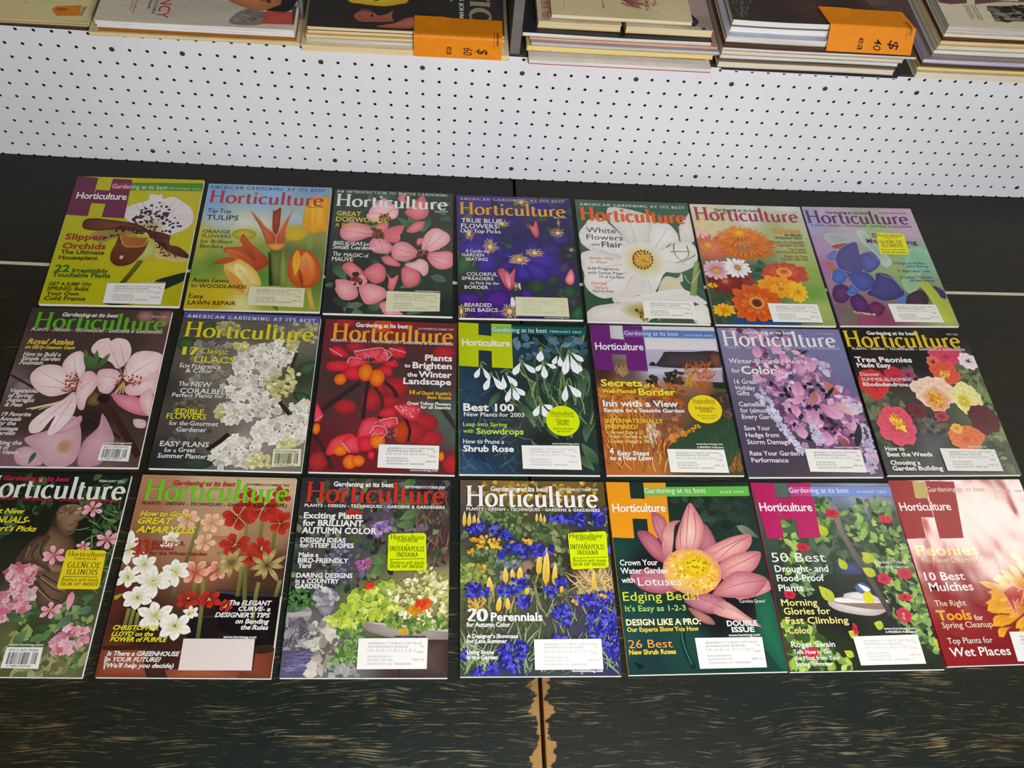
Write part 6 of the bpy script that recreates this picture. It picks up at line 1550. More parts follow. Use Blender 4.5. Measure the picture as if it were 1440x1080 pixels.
 ('Ln','#0c2a28',33.1,[379,1000,368,1151,409,1288],1),
 ('Ln','#2a6a60',10.2,[376,974,366,1126,400,1263],1),
 ('P','#0c1c1a',[46,1243,98,1268,71,1286],'f',1),
 ('P','#e4961a',[0,0,159,3,144,420,-2,413],'f',0),
 ('P','#e4961a',[257,6,413,6,390,422,244,420],'f',0),
 ('P','#e4961a',[141,126,259,130,253,280,150,276],'f',0),
 ('P','#62b444',[408,40,993,34,989,109,405,112],'f',0),
 ('P','#86b048',[257,39,408,40,405,112,255,110],'f',0),
 ('P','#c07880 #985864',[632,317,690,450,646,513,565,519],'g',1),
 ('P','#d08a90 #a04e60',[286,230,345,248,379,311,343,404,350,496,307,425,282,332],'g',1),
 ('P','#c87484 #984458',[172,372,250,375,316,454,356,559,337,603,250,551,187,448],'g',1),
 ('P','#c87c8c #984e62',[83,686,173,637,327,652,421,737,374,793,264,805,149,774],'g',1),
 ('P','#ecb4a8 #c4707a',[598,519,717,450,833,408,936,400,922,480,833,550,692,593,645,617],'g',1),
 ('P','#f0c4b4 #c87078',[554,163,594,217,628,323,601,435,545,519,477,528,419,518,422,433,479,297],'g',1),
 ('P','#e8b0a0 #b05c6c',[323,496,347,376,404,304,473,294,429,336,403,447,369,562,334,562],'g',1),
 ('P','#e4b0ac #bc747c',[823,743,975,715,1002,786,864,840,752,844],'g',1),
 ('P','#e8aca4 #b86470',[658,634,780,549,892,522,981,529,943,621,865,678,697,717],'g',1),
 ('P','#dc9c9c #ac5c68',[617,797,757,674,867,666,987,718,886,827,753,841,625,827],'g',1),
 ('P','#c88890 #944a5e',[415,847,551,806,673,848,683,914,591,947,481,913],'g',1),
 ('P','#e0b0a4 #bc7c78',[592,941,671,861,799,955,886,1037,777,1003],'g',1),
 ('P','#b88070 #8a5450',[432,900,552,954,588,1016,494,991],'g',1),
 ('Ln','#b0606c',7.1,[553,172,512,348,479,518],0.4),
 ('Ln','#b0606c',7.1,[578,232,568,377,518,519],0.4),
 ('Ln','#b0606c',7,[487,290,454,419,452,518],0.4),
 ('Ln','#b0606c',7,[928,408,790,493,650,604],0.4),
 ('Ln','#b0606c',7,[884,423,736,493,618,562],0.4),
 ('Ln','#b0606c',6.9,[970,537,823,606,665,673],0.4),
 ('Ln','#b0606c',6.7,[986,725,823,743,657,794],0.4),
 ('Ln','#b0606c',6.9,[180,382,273,474,336,593],0.4),
 ('Ln','#b0606c',6.6,[97,679,243,695,402,764],0.4),
 ('Ln','#b0606c',7,[292,238,329,361,344,489],0.4),
 ('Ln','#b0606c',6.4,[884,1035,760,942,640,887],0.4),
 ('Ln','#b0606c',6.5,[662,914,568,860,492,845],0.4),
 ('E','#f4c860 #d89068',497,657,196,164,'g',0,16),
 ('Fl','#d88a14 #f4d468',490,657,183,153,60,0.05,0.4,0,0.5,0.14),
 ('Fl','#e09c1c #f8e080',498,650,147,123,50,0.06,0.4,0,0.5,0.16),
 ('S','l','#f0bc30 #e0981c #f8dc70',120,18.7,40.1,[354,559,505,519,661,618,648,767,525,806,386,696],0,360),
 ('E','#ecd024 #d8ae14',529,616,95,80,'g',0,16),
 ('S','d','#a88c10',26,5.4,8.1,[468,588,539,554,605,596,591,644,519,678,459,643],0,360),
],
'C6': [
 ('bg',[(509,153,'#7e88a8'),(801,123,'#8e98b4'),(742,76,'#9ca4c0'),(554,260,'#404e3e'),(368,452,'#344a38'),(732,380,'#405038'),(263,304,'#506446'),(1011,381,'#2c3c24'),(318,666,'#202e22'),(606,597,'#303a2c'),(190,937,'#161c12'),(435,1004,'#101410'),(82,1130,'#3c4c26'),(714,940,'#161a18'),(865,874,'#1a221a'),(917,1135,'#24301e'),(387,1195,'#222a16'),(931,1298,'#1a2018'),(619,805,'#2a2c30')],2.6),
 ('S','q','#3e5440 #2e4232 #4c6450 #54604c',90,28.3,62.2,[427,260,817,276,698,611,245,694,290,496],0,360),
 ('P','#4c5680 #363e60',[455,593,622,600,631,684,492,684],'g',0),
 ('P','#e0d8d0 #b4a8a4',[347,871,395,847,558,832,724,860,734,926,628,968,450,945,366,911],'g',1),
 ('P','#8a7468',[378,865,604,859,727,893,705,926,537,912],'f',1),
 ('P','#e8e2dc',[395,847,724,860,731,880,441,878],'f',1),
 ('P','#e4e0de #c0b8bc',[466,821,566,805,665,830,696,873,500,853],'g',1),
 ('P','#5c74a8 #46588a',[556,764,612,741,660,792,614,821,566,805],'g',1),
 ('P','#f0eeec',[580,750,651,785,619,805],'f',1),
 ('P','#d8d020',[595,819,645,805,660,873,599,879],'f',1),
 ('Ln','#94847c #3c3430',38.3,[558,184,559,350,595,482,671,709,746,966],1),
 ('Ln','#7c6c64 #2c2826',32.7,[801,123,817,276,845,425],1),
 ('Ln','#8a7c70',20.8,[224,1016,201,1144,216,1269],1),
 ('Ln','#4a4440',25.7,[928,425,965,807,969,967],1),
 ('S','l','#6a8e44 #8cb058 #4a6a36 #a4bc5c #34502e #7aa05c',190,38.5,88.1,[805,107,972,123,976,306,1010,570,1032,807,1015,1072,998,1286,874,1109,752,992,769,696,654,468,543,245],0,360),
 ('S','l','#141a12 #1c2416',60,32.8,68.4,[850,154,955,381,1002,861,991,1148,786,966,744,640],0,360),
 ('S','l','#6a8e44 #8cb058 #4a6a36 #a4bc5c #34502e #7aa05c',110,37.9,81.1,[841,184,976,306,1010,834,989,1273,874,1109,782,887],0,360),
 ('S','l','#6a8e44 #8cb058 #4a6a36 #a4bc5c #34502e #7aa05c',60,36.3,78.2,[146,198,263,304,237,423,272,749,214,830,105,721],0,360),
 ('S','l','#5a7a3c #7c9a4c #3c5a2c',50,34.9,72.7,[435,106,545,122,486,424,372,438],0,360),
 ('S','l','#8cac48 #a4c05c #5c7c34 #3a5426',130,35.6,89,[20,936,172,1015,291,1170,409,1307,17,1310],0,360),
 ('S','l','#8ca47c #66805c',30,24.4,46,[238,666,308,652,254,831,187,830],0,360),
 ('K','#ccc838 #a8b838',659,526,736,597,70,0.6,0),
 ('K','#ccc838 #a8b838',636,639,715,696,69,0.6,0),
 ('K','#ccc838 #a8b838',432,1069,486,1107,64,0.6,0),
 ('K','#ccc838 #a8b838',309,763,389,871,81,0.6,0),
 ('K','#ccc838 #a8b838',491,568,524,653,61,0.6,0),
 ('K','#ccc838 #a8b838',413,320,448,409,72,0.6,0),
 ('K','#ccc838 #a8b838',614,1018,672,1044,65,0.6,0),
 ('K','#ccc838 #a8b838',374,1195,428,1233,51,0.6,0),
 ('K','#ccc838 #a8b838',979,1123,1009,1174,56,0.6,0),
 ('K','#ccc838 #a8b838',676,540,684,611,56,0.6,0),
 ('Fl','#a81434 #d82c4c',527,242,48,36,7,0.8,0.05,0,0.65,0.1),
 ('Fl','#a81434 #d82c4c',897,281,53,30,7,0.8,0.05,0,0.65,0.1),
 ('Fl','#a81434 #d82c4c',264,488,49,29,7,0.8,0.05,0,0.65,0.1),
 ('Fl','#a81434 #d82c4c',763,719,48,44,7,0.8,0.05,0,0.65,0.1),
 ('Fl','#a81434 #d82c4c',919,682,54,42,7,0.8,0.05,0,0.65,0.1),
 ('Fl','#a81434 #d82c4c',871,847,50,24,7,0.8,0.05,0,0.65,0.1),
 ('Fl','#a81434 #d82c4c',831,969,55,50,7,0.8,0.05,0,0.65,0.1),
 ('Fl','#a81434 #d82c4c',156,1200,59,27,7,0.8,0.05,0,0.65,0.1),
 ('Fl','#a81434 #d82c4c',104,819,40,32,7,0.8,0.05,0,0.65,0.1),
 ('Fl','#a81434 #d82c4c',164,1219,31,20,7,0.8,0.05,0,0.65,0.1),
 ('Fl','#a81434 #d82c4c',480,1056,16,39,7,0.8,0.05,0,0.65,0.1),
 ('S','s','#e890a0',4,7.9,13.1,[819,940,859,940,843,993,804,993],0,360),
],
'C7': [
 ('bg',[(314,98,'#9c2c30'),(882,184,'#a83a38'),(141,400,'#a01c24'),(258,691,'#9a1a22'),(648,409,'#a43434'),(301,967,'#921822'),(96,1158,'#90161e'),(682,700,'#a03828'),(475,1233,'#84141c'),(1076,264,'#b04a44')],2.6),
 ('Ln','#7a101a',18.5,[455,37,439,255,432,523],0.3),
 ('Ln','#7a101a',18.6,[785,41,763,260,777,456],0.3),
 ('Ln','#7a101a',17.7,[281,328,250,548,178,717],0.3),
 ('Ln','#7a101a',17.9,[617,333,593,555,586,726],0.3),
 ('Ln','#7a101a',18.5,[605,39,702,103,739,167],0.3),
 ('Ln','#7a101a',18.5,[975,139,802,351],0.3),
 ('Ln','#7a101a',15.8,[82,1119,226,1175,418,1206],0.3),
 ('Ln','#7a101a',16.5,[288,885,365,941,443,957],0.3),
 ('Ln','#c45650',24.5,[325,67,287,313,279,549],0.4),
 ('Ln','#c45650',24.4,[631,134,612,348,633,527],0.4),
 ('Ln','#c45650',24.7,[849,74,852,261,882,413],0.4),
 ('Ln','#c45650',23.6,[185,311,160,518,127,660],0.4),
 ('Ln','#5c0c14',20.2,[591,562,597,698,628,839],0.5),
 ('Fl','#cc6410 #f0b02c',784,911,392,311,26,0.16,0.15,0,0.7,0.18),
 ('Fl','#d87014 #f4bc38',778,924,307,243,22,0.17,0.15,8,0.7,0.18),
 ('Fl','#b43c18 #e8902c',792,925,224,175,16,0.2,0.1,0,0.7,0.2),
 ('K','#d87810 #f4b42c',678,784,519,753,56,0.75,0.12),
 ('K','#d87810 #f4b42c',628,839,454,889,56,0.75,0.12),
 ('K','#d87810 #f4b42c',583,920,397,969,55,0.75,0.12),
 ('K','#d87810 #f4b42c',566,1000,404,1062,54,0.75,0.12),
 ('K','#d87810 #f4b42c',535,1079,415,1141,54,0.75,0.12),
 ('K','#d87810 #f4b42c',768,702,709,557,57,0.75,0.12),
 ('P','#c83424 #b02420',[558,837,644,797,679,854,611,920],'g',1),
 ('Ln','#f0a890',8.3,[558,837,644,797,679,854,611,920],0.8),
 ('P','#c83424 #b02420',[566,892,581,960,593,1001,607,893],'g',1),
 ('Ln','#f0a890',8.3,[566,892,581,960,593,1001,607,893],0.8),
 ('P','#c83424 #b02420',[656,839,712,827,653,921],'g',1),
 ('Ln','#f0a890',8.4,[656,839,712,827,653,921],0.8),
],
'S1': [
 ('bg',[(631,1089,'#c4b284'),(888,1331,'#c4b284'),(-197,1172,'#a8946a')],2.6),
 ('Ln','#8a7448',7.4,[24,1393,558,1342,990,1315],1),
 ('P','#b8722c #c06a24',[788,1143,805,1100,930,1062,938,1227,824,1246],'g',0),
 ('P','#9c4c14',[813,1128,860,1120,865,1153,821,1161],'f',1),
 ('P','#8a7a68',[939,1086,961,1082,952,1225,939,1227],'f',0),
 ('Ln','#948058',5.2,[637,1053,655,1073],1),
],
'S2': [
 ('bg',[(101,1153,'#b0a898'),(423,1099,'#aaa294'),(673,1108,'#a8a092'),(928,1167,'#b0a898'),(447,401,'#9c9486')],2.6),
 ('TV','NCY',301,934,1241,57,'#a4283a','m'),
 ('TV','ACCORD',272,919,1188,16,'#2c2826','m'),
 ('TV','AFFAIR',244,924,1117,13,'#2c2826','m'),
 ('TV','the red album',176,831,1204,13,'#a85058','s'),
 ('TV','inside story',160,834,1169,10,'#a85058','s'),
 ('P','#b4754e #965a3c',[613,753,909,700,926,910,876,1009,820,1063,760,1042,707,999,642,919],'g',1),
 ('P','#8a4c3a',[792,880,833,852,828,921],'f',1),
 ('P','#4c3428',[835,886,860,876,863,936,842,937],'f',0),
 ('P','#26262c #1a1a1e',[898,648,1009,628,990,925,963,1046,896,1065,845,1053,884,995,917,911],'g',1),
 ('P','#706a62',[678,1284,699,1129,761,1047,830,1082,834,1271],'f',1),
 ('P','#a84840 #984038',[830,1082,985,1061,993,1253,835,1263],'g',0),
 ('S','l','#7c766e #605a54',30,28.9,57.8,[684,1258,754,1069,823,1108,825,1260],0,360),
 ('P','#3a3a3a',[979,1005,1000,949,1008,1255,993,1258],'f',0),
],
'S3': [
 ('bg',[(190,1141,'#2a2826'),(673,1060,'#2c2a28'),(419,594,'#24221f'),(919,1018,'#302e2c')],2.6),
 ('P','#d8ac34 #b88c24',[189,893,264,943,378,961,458,916,502,851,502,526,170,588],'g',1),
 ('Ln','#2a2418',11.5,[327,889,367,846],1),
 ('P','#9c5a48 #7c4434',[229,1122,267,1050,324,1069,353,1114,397,1082,424,1023,422,1127,431,1186,384,1206,328,1211,288,1222,248,1200],'g',1),
 ('P','#3a2018',[313,1108,325,1099,324,1148],'f',1),
 ('P','#a4624c #8a4a3a',[345,1280,432,1223,495,1134,559,1099,616,1119,623,1167,529,1279,433,1295],'g',1),
 ('Ln','#8a5844',8.5,[258,1026,315,1036],1),
 ('TV','ATLANTIC',824,-681,1138,106,'#8a7c68','S'),
 ('TV','IVES JOHNS',769,635,1142,21,'#d0c8bc','S'),
 ('TV','AND THE',721,644,838,10,'#b8b0a4','S'),
 ('TV','FICTION',638,659,824,8,'#b8b0a4','S'),
],
'P7': [
 ('bg',[(54,1105,'#a89880'),(583,1170,'#9c8c74'),(80,647,'#a89880')],2.6),
 ('P','#544840',[197,1353,671,1381,987,1408,985,1430,209,1447],'f',0),
 ('TV','HONOR TIMES',51,881,1304,25,'#7c4438','S'),
 ('TV','HONOR TIMES',81,878,1301,25,'#7c4438','S'),
 ('TV','HONOR TIMES',113,875,1298,25,'#7c4438','S'),
],
'P8': [
 ('bg',[(365,1470,'#a89a84'),(870,927,'#8c7a78'),(918,1176,'#7a6a66'),(535,1456,'#a89a84')],2.6),
 ('E','#7c2c20 #682018',114,1431,41,38,'g',0,16),
 ('T','THE NEW STYLE',184,1438,352,24,'#3a2a24','b',0),
 ('T','To all and one book',179,1473,440,22,'#4a3a30','s',0),
 ('P','#2c2a30',[767,1036,853,1154,803,1255,753,1246],'f',1),
 ('P','#3a383c',[721,1399,834,1389,824,1473,718,1477],'f',0),
 ('P','#988a7a',[749,1268,938,1270,939,1371,740,1389],'f',0),
 ('P','#3c3634',[868,1277,919,1278,916,1352,864,1356],'f',0),
],
'P9': [
 ('bg',[(141,1224,'#b2a682'),(558,1267,'#ac9f7a'),(875,1274,'#b4a884'),(379,787,'#b0a480')],2.6),
 ('TV','ESSAYS',731,631,1085,30,'#6a4434','S'),
 ('TV','LEARNING',679,586,1167,30,'#6a4434','S'),
 ('TV','AN',367,1044,1169,17,'#8a6a54','S'),
 ('TV','vol 1',92,1082,1206,8,'#8a7454','s'),
 ('S','b','#86504c #6c3c3a #98645c',40,82.6,181.7,[495,976,582,964,606,1062,507,1100],10,60),
],
'S5': [
 ('bg',[(82,1140,'#34302e'),(261,1135,'#302826'),(451,1048,'#44302c'),(641,988,'#302624'),(881,918,'#4a3a38'),(327,542,'#2c2624')],2.6),
 ('S','b','#5a5450',40,31.2,93.5,[28,961,129,943,101,1216,22,1217],85,95),
 ('P','#54423c',[775,882,889,861,892,971,785,1003],'f',0),
],
'S6': [
 ('bg',[(200,1036,'#b4aa94'),(367,1224,'#b0a690'),(101,1024,'#b8ae98'),(388,856,'#a89e8a')],2.6),
 ('P','#5c3c40',[-12,911,187,832,167,939,70,968,12,952],'f',0),
 ('P','#5c3c40',[234,824,569,734,543,859,385,875,211,949],'f',0),
 ('P','#34322e',[275,965,531,921,476,1185,282,1216],'f',0),
 ('S','q','#5c5850 #74706a #1c1a18',60,21,52.5,[282,978,531,921,478,1177,289,1208],0,360),
 ('TV','printed lines',202,977,1216,11,'#4a4640','s'),
 ('TV','printed lines',184,980,1204,11,'#4a4640','s'),
 ('TV','printed lines',158,985,1209,11,'#4a4640','s'),
 ('TV','printed lines',142,988,1211,11,'#4a4640','s'),
],
}
MAGS = {
'A1': ('gardening magazine with a spotted slipper orchid on a bright yellow cover', -0.4856, 1.0084, 0.0101, 0.2050, 0.2720,
  [('P','#6b2646',[0,0,163,13,167,439,-2,427],'f',0),('P','#6b2646',[279,19,431,23,446,451,273,444],'f',0),('P','#6b2646',[170,146,289,155,279,302,162,293],'f',0),('P','#4c8a1e',[435,57,1003,40,1005,126,444,141],'f',0),('P','#97204c',[274,61,435,57,444,141,283,140],'f',0),('T','Gardening at its best',290,124,722,48,'#e2e2d2','s',0),('T','DECEMBER 2001',738,115,982,17,'#d8e0c8','s',20),('T','Horticulture',37,250,425,69,'#ecebe8','m',-4)],
  [('T','Slipper',47,686,341,59,'#9c2a1c','b',0),('T','Orchids',46,780,368,58,'#9c2a1c','b',0),('T','The Ultimate',47,833,369,38,'#4a3406','b',0),('T','Houseplant',45,888,331,37,'#4a3406','b',0),('T','22',40,1011,150,65,'#1a6a2a','b',0),('T','Irresistibly',170,1015,433,40,'#24561c','b',0),('T','Touchable Plants',39,1061,458,40,'#24561c','b',0),('T','GET A JUMP ON',32,1144,332,31,'#3a4408','b',0),('T','SPRING: Build',32,1190,324,34,'#3a4408','b',0),('T','Your Own',36,1238,267,35,'#3a4408','b',0),('T','Cold Frame',29,1284,323,37,'#3a4408','b',0),('T','www.hortmag.com',675,1103,871,17,'#dcdcb0','s',0)],
  [('address_label','label_paper','r',[449,1112,871,1105,866,1308,453,1303],[('T','#BXBNBDH ****CAR-RT SORT**B-002',509,1149,838,13,'#6a6a6a','s',1),('T','#INDEPENDENT JRN00786',509,1170,754,13,'#6a6a6a','s',1),('T','NC',830,1165,851,13,'#6a6a6a','s',1),('T','|.||..|.|.||..|.|..||.|.|..|.||..|',510,1191,797,13,'#6a6a6a','s',1),('T','PAID',805,1202,848,13,'#6a6a6a','s',1),('T','APR 02',781,1248,853,13,'#6a6a6a','s',1),('T','XXX XXXXXXXXX',511,1231,654,13,'#6a6a6a','s',1),('T','00 XXX XXX XX',511,1252,663,13,'#6a6a6a','s',1),('T','XXXXXXXX XX  00000-0000',512,1275,773,13,'#6a6a6a','s',1)])], '6f2848', 'print'),
'A2': ('gardening magazine with red and orange tulips against a blue sky', -0.2730, 1.0038, 0.0039, 0.2041, 0.2690,
  [('T','AMERICAN GARDENING AT ITS BEST',17,56,947,36,'#2f4c78','S',14),('T','Horticulture',28,215,946,139,'#b03248','S',0),('T','March 1998',824,238,948,19,'#8a3a2a','SI',0)],
  [('T','Tip-Top',33,329,219,46,'#2a3a5a','SI',0),('T','TULIPS',35,406,286,52,'#262c44','m',0),('T','ORANGE',28,551,240,35,'#48481e','m',0),('T','FLOWERS',29,601,254,35,'#48481e','m',0),('T','for Brilliant',27,656,274,37,'#4a4a1e','SI',0),('T','Borders',28,708,204,38,'#4a4a1e','SI',0),('T','Asian Gems',26,1057,297,41,'#342a10','SI',0),('T','for',24,1108,69,30,'#342a10','SI',0),('T','WOODLANDS',82,1112,435,34,'#2a2010','m',0),('T','Easy',23,1215,130,42,'#342a10','SI',0),('T','LAWN REPAIR',25,1277,377,37,'#2a2010','m',0)],
  [('address_label','label_cream','r',[454,1087,875,1096,876,1283,457,1269],[('T','#BXBNBDH ****CAR-RT SORT**B-002',514,1125,842,13,'#6a6a6a','s',1),('T','#INDEPENDENT JRN00786',514,1145,758,13,'#6a6a6a','s',1),('T','NC',834,1152,855,13,'#6a6a6a','s',1),('T','|.||..|.|.||..|.|..||.|.|..|.||..|',514,1165,800,13,'#6a6a6a','s',1),('T','PAID',809,1186,851,13,'#6a6a6a','s',1),('T','APR 02',785,1229,856,13,'#6a6a6a','s',1),('T','XXX XXXXXXXXX',515,1203,658,13,'#6a6a6a','s',1),('T','00 XXX XXX XX',515,1223,667,13,'#6a6a6a','s',1),('T','XXXXXXXX XX  00000-0000',516,1245,777,13,'#6a6a6a','s',1)])], '5f8a2c', 'print'),
'A3': ('gardening magazine with pink dogwood blossoms on a dark leafy cover', -0.0652, 1.0017, -0.0037, 0.2007, 0.2690,
  [('T','AN INTRODUCTION TO WATER GARDENING',16,44,957,29,'#c8ccc8','S',8),('T','Horticulture',19,197,954,138,'#e6e6e0','S',0),('T','April 1999',844,229,958,20,'#d0d0cc','S',0)],
  [('T','GREAT',33,305,233,47,'#e4cc44','m',0),('T','DOGWOODS:',32,371,464,50,'#e4cc44','m',0),('T',"A Baker's Dozen",30,431,413,39,'#dcb428','SI',0),('T','BIG IDEAS',33,626,266,36,'#e6e4e0','m',0),('T','for',275,626,318,36,'#e6e4e0','SI',0),('T','Small Gardens',28,670,369,44,'#e6e4e0','SI',0),('T','The',35,743,103,41,'#e6e4e0','SI',0),('T','MAGIC',122,750,272,38,'#e6e4e0','m',0),('T','of',283,751,322,35,'#e6e4e0','SI',0),('T','MAUVE',32,798,198,42,'#e6e4e0','m',0),('T','www.hortmag.com',703,1087,895,16,'#e6e4e0','m',0)],
  [('address_label','label_cream','r',[483,1089,902,1094,899,1276,481,1289],[('T','#BXBNBDH ****CAR-RT SORT**B-002',541,1130,868,14,'#8a8a78','s',1),('T','#INDEPENDENT JRN00786',541,1152,784,14,'#8a8a78','s',1),('T','NC',859,1156,880,14,'#8a8a78','s',1),('T','|.||..|.|.||..|.|..||.|.|..|.||..|',541,1174,826,14,'#8a8a78','s',1),('T','PAID',834,1193,876,14,'#8a8a78','s',1),('T','APR 02',808,1241,880,14,'#8a8a78','s',1),('T','XXX XXXXXXXXX',540,1216,683,14,'#8a8a78','s',1),('T','00 XXX XXX XX',540,1238,691,14,'#8a8a78','s',1),('T','XXXXXXXX XX  00000-0000',540,1262,800,14,'#8a8a78','s',1)])], '2c332e', 'print'),
'A4': ('gardening magazine with deep violet clematis and golden stamens', 0.1417, 0.9996, 0.0100, 0.1979, 0.2675,
  [('T','AMERICAN GARDENING AT ITS BEST',28,60,949,29,'#b8b4c8','S',12),('T','Horticulture',25,224,947,140,'#dca434','S',0),('T','May 1999',838,243,948,19,'#d0ccd0','S',0)],
  [('T','TRUE BLUE',37,319,385,47,'#e6e2e2','m',0),('T','FLOWERS:',34,380,360,47,'#e6e2e2','m',0),('T','Our Top Picks',29,432,370,42,'#e6e4e0','SI',0),('T','A Guide to',68,648,256,33,'#e6e4e0','SI',0),('T','GARDEN',36,692,220,33,'#e6e2e2','m',0),('T','SEATING',66,738,250,33,'#e6e2e2','m',0),('T','COLORFUL',72,896,324,35,'#e6e2e2','m',0),('T','SPREADERS',31,941,292,32,'#e6e2e2','m',0),('T','to Perk Up the',100,984,335,28,'#e6e4e0','SI',0),('T','BORDER',52,1032,246,34,'#e6e2e2','m',0),('T','BEARDED',51,1212,267,36,'#e6e2e2','m',0),('T','IRIS BASICS',55,1260,315,35,'#e6e2e2','m',0),('T','www.hortmag.com',686,1313,885,15,'#e6e2e2','m',0)],
  [('address_label','label_cream','r',[460,1106,887,1108,887,1296,457,1293],[('T','#BXBNBDH ****CAR-RT SORT**B-002',519,1144,852,13,'#b8b8a0','s',1),('T','#INDEPENDENT JRN00786',519,1164,767,13,'#b8b8a0','s',1),('T','NC',843,1166,865,13,'#b8b8a0','s',1),('T','|.||..|.|.||..|.|..||.|.|..|.||..|',519,1185,809,13,'#b8b8a0','s',1),('T','PAID',817,1201,860,13,'#b8b8a0','s',1),('T','APR 02',791,1246,863,13,'#b8b8a0','s',1),('T','XXX XXXXXXXXX',518,1224,663,13,'#b8b8a0','s',1),('T','00 XXX XXX XX',518,1245,671,13,'#b8b8a0','s',1),('T','XXXXXXXX XX  00000-0000',517,1267,782,13,'#b8b8a0','s',1)])], '33286a', 'print'),
'A5': ('gardening magazine with a large white cosmos on a green cover', 0.3486, 0.9988, 0.0006, 0.2010, 0.2687,
  [('T','AMERICAN GARDENING AT ITS BEST',39,73,967,29,'#d4dcd4','S',12),('T','Horticulture',33,246,961,153,'#dc6422','Sb',0)],
  [('T','White',70,384,324,58,'#474c46','s',0),('T','Flowers',66,463,376,57,'#474c46','s',0),('T','with',97,531,173,30,'#474c46','s',0),('T','Flair',188,542,364,59,'#474c46','m',0),('T','- Better Way',47,680,276,26,'#e2805a','s',0),('T','to Water',74,723,221,26,'#e2805a','s',0),('T','Add Fragrance',44,793,306,30,'#474c46','s',0),('T','with Sweet Peas-',43,837,342,28,'#474c46','s',0),('T','19 of the Best',138,879,345,28,'#474c46','s',0),('T','Herbal',67,950,189,33,'#e2805a','s',0),('T','Topiary',75,993,197,32,'#e2805a','s',0),('T','Step-by-Step',67,1025,238,22,'#474c46','s',0),('T','www.hortmag.com',691,1295,883,14,'#474c46','s',0)],
  [('address_label','label_paper','r',[466,1096,886,1094,889,1275,460,1277],[('T','#BXBNBDH ****CAR-RT SORT**B-002',524,1132,851,13,'#6a6a6a','s',1),('T','#INDEPENDENT JRN00786',523,1152,767,13,'#6a6a6a','s',1),('T','NC',842,1150,863,13,'#6a6a6a','s',1),('T','|.||..|.|.||..|.|..||.|.|..|.||..|',522,1172,808,13,'#6a6a6a','s',1),('T','PAID',816,1185,858,13,'#6a6a6a','s',1),('T','APR 02',789,1228,861,13,'#6a6a6a','s',1),('T','XXX XXXXXXXXX',521,1210,664,13,'#6a6a6a','s',1),('T','00 XXX XXX XX',520,1230,672,13,'#6a6a6a','s',1),('T','XXXXXXXX XX  00000-0000',520,1251,780,13,'#6a6a6a','s',1)])], '3a5a46', 'print'),
'A6': ('gardening magazine with orange and pink zinnias on a pale green cover', 0.5560, 0.9996, 0.0141, 0.2020, 0.2674,
  [('T','Horticulture',24,190,953,152,'#a43452','S',0),('T','Gardening at its best',208,82,610,35,'#454236','m',0),('T','JULY/AUGUST 1999',742,83,963,17,'#aaa69c','s',0)],
  [('T','Zinnias',685,323,938,51,'#dc8e46','b',0),('T','for Months',786,357,939,25,'#4c5a36','b',0),('T','of Summer Color',689,389,936,25,'#4c5a36','b',0),('T','Secrets of a Beautiful',628,440,936,24,'#9c6636','b',0),('T','Vegetable Garden',685,473,936,23,'#9c6636','b',0),('T','Top Twenty',780,518,935,23,'#9c6636','b',0),('T','Fast-Growing Vines',666,551,933,23,'#9c6636','b',0),('T','Punch Up Your',727,600,933,23,'#9c6636','b',0),('T','Border with Pink',694,632,934,23,'#9c6636','b',0),('T','www.hortmag.com',724,1302,892,15,'#3a4a3a','s',0)],
  [('address_label','label_paper','r',[469,1101,887,1103,892,1291,474,1290],[('T','#BXBNBDH ****CAR-RT SORT**B-002',529,1139,855,13,'#6a6a6a','s',1),('T','#INDEPENDENT JRN00786',529,1160,772,13,'#6a6a6a','s',1),('T','NC',847,1161,868,13,'#6a6a6a','s',1),('T','|.||..|.|.||..|.|..||.|.|..|.||..|',530,1181,814,13,'#6a6a6a','s',1),('T','PAID',823,1197,864,13,'#6a6a6a','s',1),('T','APR 02',799,1242,870,13,'#6a6a6a','s',1),('T','XXX XXXXXXXXX',531,1220,673,13,'#6a6a6a','s',1),('T','00 XXX XXX XX',531,1241,682,13,'#6a6a6a','s',1),('T','XXXXXXXX XX  00000-0000',532,1264,791,13,'#6a6a6a','s',1)])], 'c8b88a', 'print'),
'A7': ('gardening magazine with a cluster of blue wisteria-like petals on lilac', 0.7650, 1.0045, 0.0252, 0.2058, 0.2676,
  [('T','Horticulture',13,195,936,149,'#66286a','S',0),('T','Gardening at its best',197,81,588,34,'#463c36','m',0),('T','JANUARY/FEBRUARY 2000',688,70,942,17,'#6a5a6a','s',0),('T','PLANTS - DESIGN - TECHNIQUES - GARDENS & GARDENERS',35,234,942,22,'#554656','m',6)],
  [('T','D',552,354,591,47,'#66286a','b',0),('T','Mo',480,421,572,49,'#66286a','b',0),('T','ing',823,430,931,49,'#66286a','b',0),('T','5 Steps to Perfect',644,660,937,26,'#2a5a84','m',0),('T','Bare Roots',755,694,941,26,'#2a5a84','m',0),('T','21 Best-Value Trees',652,748,941,26,'#2a5a84','m',0),('T','Grevillea: The New',652,817,937,26,'#2a5a84','m',0),('T','All-Star Annual',729,852,942,26,'#2a5a84','m',0)],
